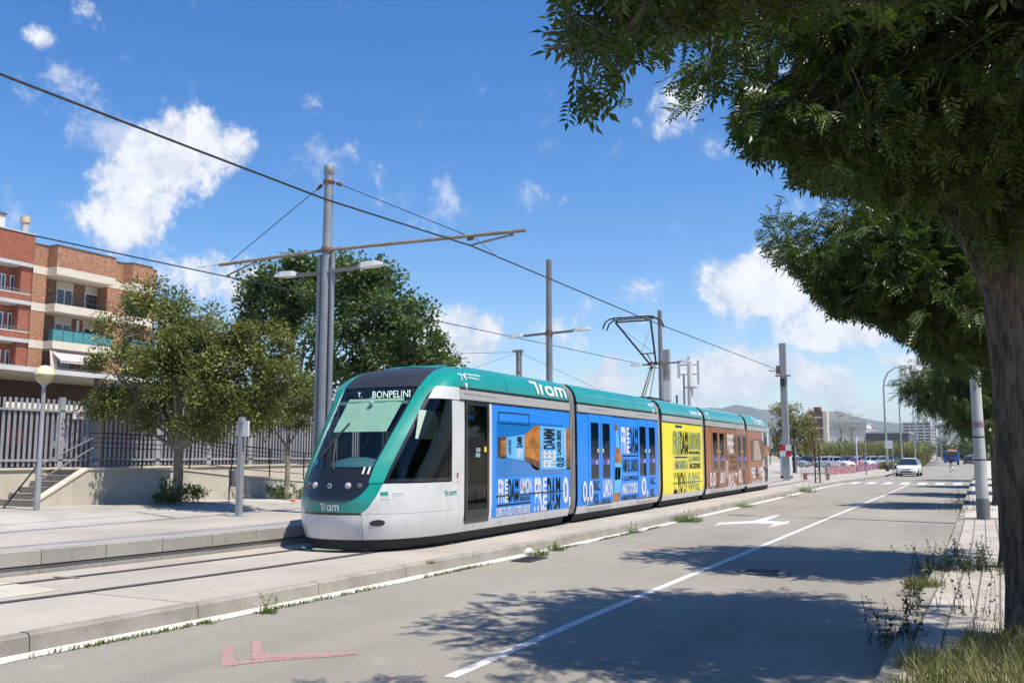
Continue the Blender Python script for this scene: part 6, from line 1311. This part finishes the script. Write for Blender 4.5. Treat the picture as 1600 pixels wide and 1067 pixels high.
wc = put_car((.78, .78, .77), 'white', (-4.52, 85.2, 0), R(-3), 'white hatchback driving towards the camera on the road', None, 'white_car')
put_car((.012, .012, .014), 'black', tuple(at_z(1513, 718.5, 0)), 0, 'black car with red tail lights driving away far down the road', None, 'black_car')
bc = [c for c in bpy.data.objects if c.name == 'black_car'][0]; bc.location = (at_y(1513, 710, 185).x, 185, 0)
for sg in (1, -1): MB().box(*sorted((sg * .5, sg * .84)), 2.005, 2.03, .70, .92).build('brake_light', emit('brake_red', (1.0, .05, .03), 1.2), bc)
put_car((.70, .70, .70), 'white', (at_y(1516, 706, 235).x, 235, 0), 0, 'white car ahead of the black car far down the road', None, 'distant_car', 1.05)
park = [(1243, 121, 'silver', (.36, .37, .40), 70, 'silver parked car nearest the square column'), (1268, 127, 'dark', (.04, .045, .05), 62, 'dark parked car just left of the rusty post'), (1293, 121, 'white', None, 60, 'white parked car just right of the rusty post'), (1312, 118, 'white', None, 55, 'white parked car in front of the red one'), (1326, 126, 'red', (.40, .012, .015), 58, 'bright red parked car in the car park'), (1345, 132, 'white', None, 60, 'white parked car right of the red one'), (1357, 136, 'dark', None, 60, 'dark parked car between two white ones'), (1369, 134, 'white', None, 62, 'white parked car left of the first curved lamp'), (1383, 138, 'white', None, 62, 'white parked car behind the first curved lamp post'), (1396, 143, 'maroon', (.10, .012, .02), 60, 'maroon parked car left of the white moving car'),
        (1409, 160, 'white', None, 84, 'white parked car seen over the roof of the moving car'), (1425, 155, 'silver', None, 80, 'silver parked car right of the moving car'), (1442, 160, 'white', None, 86, 'rightmost white parked car in the car park'), (1282, 148, 'silver', None, 70, 'silver parked car in the back row behind the rusty post'), (1338, 155, 'maroon', None, 70, 'maroon parked car in the back row'), (1302, 152, 'white', None, 66, 'white parked car in the back row left of the red one')]
for (u, y, nm, col, r, l) in park: put_car(col or (.7, .7, .7), nm, (at_y(u, 710, y + 14).x, y + 14, 0), R(r), l, 'cars in the car park')
# blue lorry with orange load
tp3 = at_y(1489, 710, 172); lo = thing('blue_lorry', 'blue lorry with an orange load standing at the verge', 'lorry', (tp3.x - .3, 172, 0))
MB().box(-1.2, 1.2, -1.0, .9, .5, 2.3).build('cab', mat('lorry_blue', (.02, .10, .33), .4), lo, bevel=.1); MB().box(-1.0, 1.0, -1.03, -1.0, 1.4, 2.15).build('windscreen', M_cglass, lo); MB().box(-1.2, 1.2, 1.0, 6, .8, 1.9).build('load_bed', mat('lorry_blue', (.02, .10, .33), .4), lo); MB().box(-.7, .9, 1.2, 4, 1.92, 2.6).build('orange_load', mat('orange_sheet', (.55, .20, .05), .6), lo, bevel=.25)
for sx in (1, -1):
    for y in (-.3, 3.6): MB().tube([(sx * .85, y, .48), (sx * 1.15, y, .48)], .48, 14).build('wheel', M_tyre, lo)
# heap
hp_ = MB(); n = 14; gg = np.random.default_rng(3); P = np.zeros((n + 1, 2 * n + 1, 3))
for i in range(n + 1):
    for j in range(2 * n + 1): a = 2 * math.pi * j / (2 * n); r = i / n; P[i, j] = (math.cos(a) * r * 1.9, math.sin(a) * r * 2.6, .95 * (1 - r ** 1.5) + (gg.normal(0, .05) if 0 < j < 2 * n and i < n else 0))
h_o = hp_.grid(P).build('gravel_heap', mat('gravel', (.17, .165, .155), .95, var=.2, vscale=3)); h_o.location = (at_y(1463, 710, 158).x, 158, -.02); tag(h_o, 'pale grey gravel heap behind the grass verge', 'heap')
# ---------------- person walking away on the road
def make_person(loc, rot):
    jn = {'pelvis': (0, 0, .97), 'chest': (0, .06, 1.32), 'neck': (0, .08, 1.53), 'head': (0, .12, 1.66), 'crown': (0, .12, 1.80), 'shL': (-.20, .06, 1.46), 'elL': (-.33, -.06, 1.20), 'wrL': (-.30, .16, 1.08), 'haL': (-.29, .24, 1.08), 'shR': (.20, .06, 1.46), 'elR': (.34, .02, 1.20), 'wrR': (.44, .16, 1.14), 'haR': (.47, .24, 1.17), 'hipL': (-.10, 0, .92), 'knL': (-.10, .06, .50), 'anL': (-.09, -.02, .09), 'toL': (-.10, .15, .04), 'hipR': (.10, 0, .92), 'knR': (.10, .10, .54), 'anR': (.09, -.28, .34), 'toR': (.09, -.30, .17)}
    ed = [('pelvis', 'chest'), ('chest', 'neck'), ('neck', 'head'), ('head', 'crown'), ('chest', 'shL'), ('shL', 'elL'), ('elL', 'wrL'), ('wrL', 'haL'), ('chest', 'shR'), ('shR', 'elR'), ('elR', 'wrR'), ('wrR', 'haR'), ('pelvis', 'hipL'), ('hipL', 'knL'), ('knL', 'anL'), ('anL', 'toL'), ('pelvis', 'hipR'), ('hipR', 'knR'), ('knR', 'anR'), ('anR', 'toR')]
    rad = {'pelvis': .15, 'chest': .17, 'neck': .06, 'head': .10, 'crown': .07, 'shL': .08, 'elL': .055, 'wrL': .038, 'haL': .04, 'shR': .08, 'elR': .055, 'wrR': .038, 'haR': .04, 'hipL': .105, 'knL': .07, 'anL': .05, 'toL': .045, 'hipR': .105, 'knR': .07, 'anR': .05, 'toR': .045}
    ks = list(jn); me = bpy.data.meshes.new('person'); me.from_pydata([jn[k_] for k_ in ks], [(ks.index(a), ks.index(b)) for a, b in ed], []); o = bpy.data.objects.new('person', me); COL.objects.link(o)
    o.modifiers.new('skin', 'SKIN'); o.modifiers.new('sub', 'SUBSURF').levels = 2
    if not me.skin_vertices: me.attributes
    lay = me.skin_vertices[0] if len(me.skin_vertices) else None
    if lay:
        for i, k_ in enumerate(ks): lay.data[i].radius = (rad[k_], rad[k_] * (.75 if k_ in ('chest', 'pelvis') else 1))
        lay.data[0].use_root = True
    m2 = bpy.data.meshes.new_from_object(o.evaluated_get(bpy.context.evaluated_depsgraph_get())); o.modifiers.clear(); o.data = m2
    m2.materials.clear()
    for mm in (mat('jacket_navy', (.012, .014, .022), .8), mat('trousers_pale', (.55, .52, .50), .8), mat('shoe_dark', (.02, .02, .025), .7), mat('skin', (.42, .25, .18), .6)): m2.materials.append(mm)
    for p in m2.polygons:
        c = p.center; p.use_smooth = True
        p.material_index = 3 if c.z > 1.56 or (c.z < 1.22 and c.z > 1.0 and c.y > .19) else (0 if c.z > .93 else (2 if c.z < .13 or (c.x > 0 and c.y < -.24 and c.z < .36) else 1))
    hr = MB().lathe([(.0, .13), (.07, .11), (.105, .05), (.108, -.02), (.09, -.08)], (0, .10, 1.69), n=12).build('hair', mat('hair_dark', (.015, .012, .01), .7), o)
    o.location = loc; o.rotation_euler = (0, 0, rot); tag(o, 'person in navy jacket and pale trousers running away on the road', 'person'); return o
make_person((at_z(1487, 738, 0).x, at_z(1487, 738, 0).y, 0), R(8))
# ---------------- posts, signs and barriers at the crossing
rp_ = at_z(1278, 754, .17); ru = thing('rusty_post', 'slender rusty dark red lattice post on the tram pavement', 'post', (rp_.x, rp_.y, .15)); hz2 = at_y(1278, 692, rp_.y).z - .15; M_rust = mat('rust_red', (.10, .022, .018), .85, var=.4, vscale=6)
for dx in (-.13, .13): MB().bar((dx, 0, 0), (dx * .9, 0, hz2), .075, .05).build('upright', M_rust, ru)
for i, z in enumerate(np.arange(.3, hz2 - .2, .32)): MB().bar((-.13, .0, z), (.13, 0, z + (.22 if i % 2 else -.05)), .05, .03).build('lacing', M_rust, ru)
MB().lathe([(0, .06), (.3, .05), (.36, 0)], n=12).build('base', mat('dark_soil', (.08, .07, .05), .95), ru)
kp_ = at_z(1217, 748, .17); ki = thing('round_kiosk', 'pale grey rounded cabinet just behind the tram tail', 'cabinet', (kp_.x, kp_.y + 3, .15)); zk = at_y(1217, 700, kp_.y + 3).z
MB().lathe([(.40, .15), (.40, .3), (.39, zk - .4), (.33, zk - .26), (.18, zk - .17), (0, zk - .15)], n=18).build('shell', mat('cabinet_pale', (.52, .54, .57), .35, coat=.2), ki); MB().lathe([(.42, 0), (.42, .16)], n=18).build('plinth', M_blp, ki)
def sign_post(label, u, vb, vt, zb, w=.05, plate=None, m_=M_mast):
    p = at_z(u, vb, zb); z = at_y(u, vt, p.y).z - zb; t = thing('sign_post', label, 'sign post', (p.x, p.y, zb)); MB().cyl((0, 0), w, 0, z, 8).build('post', m_, t)
    if plate: MB().box(-plate[0] / 2 + plate[3], plate[0] / 2 + plate[3], -.06, -.04, z - plate[1] - plate[2], z - plate[2]).build('plate', mat(*plate[4]), t)
    return t
sign_post('thin grey post at the crossing kerb without plate', 1354, 742, 681, .13); sign_post('thin post carrying a white square plate near the moving car', 1396, 739, 687, .13, .05, (.6, .75, .05, -.28, ('plate_white', (.68, .68, .66), .5))); sign_post('thin post beside the seeded bushy tree', 1244, 740, 696, .15, .05); sign_post('blue and white banded pole before the parked cars', 1340, 736, 682, .13, .09, (.22, 1.8, .7, 0, ('band_blue', (.10, .16, .36), .5)), mat('pole_white', (.66, .66, .66), .5))
def seg_wall(name, label, a, b, h, m_, cat, th=.2):
    A, B = Vector(a), Vector(b); d = (B - A); L = d.length; o = MB().box(0, L, -th / 2, th / 2, 0, h).build(name, m_); o.location = A; o.rotation_euler = (0, 0, math.atan2(d.y, d.x)); return tag(o, label, cat)
gm = mat('graffiti', (.3, .1, .06), .8); k = NT(gm.node_tree); p = k.n['Principled BSDF']; oc = k.add('TexCoord').outputs['Object']; n1 = k.noise(oc, .9, 5, .6, 2.5); n2 = k.noise(oc, 2.2, 4, .6, 3.0)
k.put(p.inputs['Base Color'], k.mix(k.ramp(n2, .52, .56), k.mix(k.ramp(n1, .47, .52), (.30, .07, .04, 1), (.22, .07, .13, 1)), (.42, .34, .34, 1)))
w_ = seg_wall('graffiti_wall', 'low wall covered in red and purple graffiti beside the pavement', at_z(1291, 742, .12), at_z(1337, 739, .12), .68, gm, 'wall')
seg_wall('graffiti_wall', 'low purple painted wall running towards the curved lamp', at_z(1339, 737.5, .12), at_z(1376, 732, .12), .6, mat('purple_paint', (.26, .12, .19), .8, var=.5, vscale=1.2), 'wall')
def barrier(label, u0, v0, u1, v1, h, zb=.15):
    A, B = at_z(u0, v0, zb), at_z(u1, v1, zb); t = thing('metal_barrier', label, 'barrier', A, 0); D = B - A; q = MB()
    MB().tube([(0, 0, 0), (0, 0, h), (D.x, D.y, h), (D.x, D.y, 0)], .03, 6).build('frame', M_pole, t); MB().tube([(0, 0, .2), (D.x, D.y, .2)], .02, 6).build('lower_rail', M_pole, t)
    for i in range(1, 9): MB().tube([(D.x * i / 9, D.y * i / 9, .2), (D.x * i / 9, D.y * i / 9, h)], .014, 5).build('bar', M_pole, t)
barrier('grey metal barrier left of the rusty post', 1252, 746, 1274, 747, 1.1); barrier('grey metal barrier behind the rusty post by the graffiti wall', 1279, 744, 1291, 743, 1.1)
bp = at_z(1262, 749, .15); be = thing('concrete_bench', 'low pale bench with orange end beside the rusty post', 'bench', bp); MB().box(-.3, 1.5, -.25, .25, .38, .46).build('seat', M_slab, be); MB().box(-.25, -.05, -.2, .2, 0, .38).build('leg', mat('bench_orange', (.45, .2, .12), .8), be); MB().box(1.2, 1.4, -.2, .2, 0, .38).build('leg', M_slab, be)
# curved street lamps along the left verge
def curved_lamp(i, x, y, label):
    t = thing('curved_street_lamp', label, 'street lamp', (x, y, 0), 0, 'curved lamps along the left verge'); H_ = 10.6
    MB().tube([(0, 0, 0), (0, 0, 5), (0, 0, H_ - 2.2), (.12, 0, H_ - 1.3), (.5, 0, H_ - .55), (1.2, 0, H_ - .1), (2.1, 0, H_ + .05)], [.13, .10, .08, .075, .07, .06, .05], 8).build('post', M_pole, t); MB().tube([(0, 0, 0), (0, 0, .7)], .17, 8).build('foot', M_rail, t)
    MB().box(2.05, 2.8, -.13, .13, H_ + .0, H_ + .16).build('lamp_head', M_lampw, t, bevel=.04)
ords = ('first and tallest', 'second', 'third', 'fourth', 'fifth', 'sixth', 'seventh')
for i, (x, y) in enumerate(((at_z(1387, 738, 0).x, at_z(1387, 738, 0).y), (-7.5, 127), (-7.0, 150), (-6.8, 178), (-6.6, 206), (-6.5, 240), (-6.5, 285))): curved_lamp(i, x, y, ords[i] + ' curved street lamp counted along the left verge')
# ---------------- far buildings
def win_grid(par, X0, X1, y, rows, cols, z0, dz, wh, ww, m_=M_pane, axis='x'):
    for r in range(rows):
        for c in range(cols):
            a = X0 + (X1 - X0) * (c + .5) / cols
            if axis == 'x': MB().box(a - ww / 2, a + ww / 2, y - .06, y + .05, z0 + r * dz, z0 + r * dz + wh).build('window', m_, par)
            else: MB().box(y - .05, y + .06, a - ww / 2, a + ww / 2, z0 + r * dz, z0 + r * dz + wh).build('window', m_, par)
P_ = at_y(1262, 640, 215); Q_ = at_y(1285, 640, 215); t = thing('brick_tower_block', 'red brick block with one tall cream edge beyond the reeds', 'building', (P_.x, 215, 0)); W_ = Q_.x - P_.x
MB().box(0, W_, 0, 5, 0, P_.z - .5).build('wall', M_rbrick, t); 
for i in range(4): MB().box(-.05, W_ + .02, -.08, 5, 2.6 + i * 2.4, 2.95 + i * 2.4).build('floor_band', M_cream, t)
win_grid(t, 0, W_, 0, 4, 3, 3.3, 2.4, 1.1, .7); MB().box(W_ + .02, W_ + .9, -.2, 3, 0, P_.z - .4).build('cream_wall', M_cream, t); MB().box(W_ * .35, W_ * .8, 1, 4, P_.z - .49, P_.z + .6).build('roof_hut', M_rbrick, t)
def slab_building(name, label, u0, u1, vt, y, m_, rows, cols, depth=20, band=None, wm=M_pane, wh=1.2, storey=None):
    A, B = at_y(u0, vt, y), at_y(u1, vt, y); t = thing(name, label, 'building', (A.x, y, 0)); W_ = B.x - A.x; H_ = A.z; MB().box(0, W_, 0, depth, -.5, H_).build('wall', m_, t); MB().box(-.2, W_ + .2, -.2, depth + .2, H_ + .005, H_ + .4).build('roof', band or M_slabg, t); s_ = storey or (H_ - 1) / rows
    win_grid(t, 0, W_, 0, rows, cols, max(.8, H_ - rows * s_ - .0), s_, min(wh, s_ * .5), W_ / cols * .62, wm); return t, W_, H_
M_wb = mat('white_render', (.64, .63, .61), .8, var=.05); M_dg = mat('dark_cladding', (.10, .105, .11), .6, var=.15); M_beige = mat('beige_render', (.42, .36, .30), .85)
slab_building('white_warehouse', 'long low white warehouse with dark strip window beyond the reeds', 1292, 1353, 671, 330, M_wb, 1, 1, 40, storey=7, wh=2.0); slab_building('white_office', 'white office block rising behind the low warehouse', 1296, 1354, 662, 390, M_wb, 1, 2, 20, storey=8, wh=3.5)
slab_building('dark_glass_building', 'low dark grey glazed building right of the white warehouse', 1352, 1420, 677, 255, M_dg, 2, 5, 25); slab_building('pale_warehouse_end', 'small pale wall of a warehouse below the dark glazed building', 1370, 1390, 692, 230, mat('pale_wall', (.48, .46, .42), .85), 1, 1, 8)
tb, W_, H_ = slab_building('white_apartment_tower', 'white apartment tower with stacked balcony bands far behind the lamps', 1410, 1455, 660, 760, M_wb, 1, 1, 22, storey=4)
for o in list(tb.children):
    if o.name.startswith('window'): bpy.data.objects.remove(o)
nf = 11; fh = H_ / nf
for i in range(nf):
    for c in range(4): MB().box(W_ * (c / 4 + .03), W_ * (c / 4 + .20), -.3, -.02, i * fh + fh * .12, i * fh + fh * .66).build('window', M_pane, tb)
    MB().box(-.8, W_ * .42, -2.0, -.0, i * fh + fh * .72, i * fh + fh * 1.0).build('balcony', M_wb, tb); MB().box(W_ * .50, W_ + .8, -2.0, -.0, i * fh + fh * .72, i * fh + fh * 1.0).build('balcony', M_wb, tb)
slab_building('white_apartment_wing', 'lower white wing beside the white apartment tower', 1455, 1463, 668, 765, M_wb, 8, 2, 20); slab_building('beige_block', 'beige flat block right of the white apartment tower', 1463, 1481, 683, 640, M_beige, 4, 6, 16); slab_building('grey_overpass_building', 'grey low block at the far end of the road', 1500, 1526, 694, 520, M_slabg, 2, 4, 20)
leafy_tree('far_tree', 'dark green round tree at the far end of the road', (at_y(1505, 705, 330).x, 330, 0), 2, .3, [bl(1505, 702, 330, 3, 2.6), bl(1508, 706, 330, 2.5, 2)], 120, 12, .7, 'broad', M_pln, M_bark, 99, 0, None, .8)
# ---------------- hills
def hill(name, dist, base, pts, seed, m_, lo=-75, hi=100):
    g = np.random.default_rng(seed); az = np.radians(np.arange(lo, hi, .35)); pa = []; pe = []
    for u, v in pts: d = px_ray(u, v); pa.append(math.atan2(d.x, d.y)); pe.append(math.atan2(d.z, math.hypot(d.x, d.y)))
    e = np.interp(az, pa, pe); ph = g.random(4) * 6.28
    out = np.minimum(np.clip((az.min() * 0 + np.array([max(pa[0] - a, a - pa[-1], 0) for a in az])) / .2, 0, 1), 1)
    e = e + out * (.006 * np.sin(az * 9 + ph[0]) + .004 * np.sin(az * 21 + ph[1])) + .00035 * np.sin(az * 130 + ph[2]) + .0003 * g.normal(0, 1, len(az)); e = np.maximum(e, .004)
    rows = []; T = np.linspace(0, 1, 16)
    nz = g.normal(0, 1, (len(az), 16)); 
    for _ in range(3): nz[1:-1] = (nz[:-2] + nz[1:-1] * 2 + nz[2:]) / 4
    P = np.zeros((len(az), 18, 3))
    for j, t in enumerate(T):
        r = base + (dist - base) * t; z = dist * np.tan(e) * (t ** 1.3) * (1 + .12 * nz[:, j] * (t < 1) * (t > 0)); P[:, j] = np.c_[np.sin(az) * r, np.cos(az) * r, z - 2 * (1 - t)]
    for j, q in ((16, .6), (17, 0)): r = dist + (1 - q) * (dist - base) * .5; P[:, j] = np.c_[np.sin(az) * r, np.cos(az) * r, dist * np.tan(e) * q - 3]
    return structure(MB().grid(P, flip=True).build(name, m_))
M_hill = mat('wooded_hill', (.035, .055, .03), .95, var=.3, vscale=.004, col2=(.12, .115, .07)); M_hill2 = mat('dry_hill', (.06, .07, .04), .95, var=.3, vscale=.006, col2=(.17, .15, .10))
hill('hills', 4500, 2900, [(300, 652), (700, 648), (1040, 648), (1090, 640), (1110, 636), (1130, 637), (1152, 631), (1175, 637), (1200, 640), (1235, 648), (1270, 646), (1292, 641), (1310, 642), (1345, 652), (1380, 658), (1410, 662), (1440, 661), (1460, 659), (1485, 665), (1505, 676), (1530, 690), (1600, 686), (1700, 670)], 5, M_hill)
hill('foothills', 2500, 1600, [(300, 690), (1000, 694), (1290, 676), (1340, 680), (1400, 688), (1450, 684), (1500, 688), (1560, 694), (1700, 690)], 8, M_hill2)
g9 = np.random.default_rng(12); tw = MB()
for i in range(260):
    az_ = math.radians(g9.uniform(-14, 6)); r = g9.uniform(1100, 2300); x, y = math.sin(az_) * r, math.cos(az_) * r; w = g9.uniform(8, 22); h = g9.uniform(6, 16) ; z0 = max(0, (r - 1600) / 900) ** 1.3 * 30
    tw.box(x - w / 2, x + w / 2, y, y + w * .7, z0 - 3, z0 + h, int(g9.integers(0, 3)))
o = tw.build('far_town', [M_wb, M_beige, mat('terracotta', (.30, .16, .11), .9)]); o['kind'] = 'stuff'; tag(o, 'hazy scattered houses at the foot of the hills', 'town')
# trees scattered far along the horizon
V_all = []; F_all = []; off_ = 0
for i in range(170):
    az_ = math.radians(g9.uniform(-58, 8)); r = g9.uniform(260, 900); c = np.array([math.sin(az_) * r, math.cos(az_) * r, 0.0]); R_ = g9.uniform(2.5, 5); k_ = 60; d = g9.normal(0, 1, (k_, 3)); d /= np.linalg.norm(d, axis=1, keepdims=True); pos = c + d * R_ * g9.random((k_, 1)) ** .4 * [1, 1, .8] + [0, 0, R_ * .85]
    V, F = leaf_cloud(pos, g9.normal(0, 1, (k_, 3)), np.full(k_, R_ * .55), 'broad', g9, .8); V_all.append(V); F_all.append(F + off_); off_ += len(V)
o = bpy.data.objects.new('far_trees', np_mesh('far_trees', np.concatenate(V_all), np.concatenate(F_all), leafmat('far_leaf', (.035, .06, .02), (.10, .13, .05), .2, .6, .02))); COL.objects.link(o); o['kind'] = 'stuff'; tag(o, 'distant belt of trees on the plain', 'trees')
# ---------------- air
HAZE = True
if HAZE:
    hm = bpy.data.materials.new('haze_air'); hm.use_nodes = True; k = NT(hm.node_tree); k.n.clear(); out = k.add('OutputMaterial'); pv = k.add('VolumePrincipled'); pv.inputs['Color'].default_value = (.80, .88, 1.0, 1); pv.inputs['Density'].default_value = .00015; pv.inputs['Anisotropy'].default_value = .2; k.l.new(pv.outputs[0], out.inputs['Volume'])
    hz_o = MB().box(-12500, 12500, -12500, 12500, -8, 300).build('haze', hm); hz_o['kind'] = 'stuff'; tag(hz_o, 'thin blue haze lying over the far hills', 'haze')
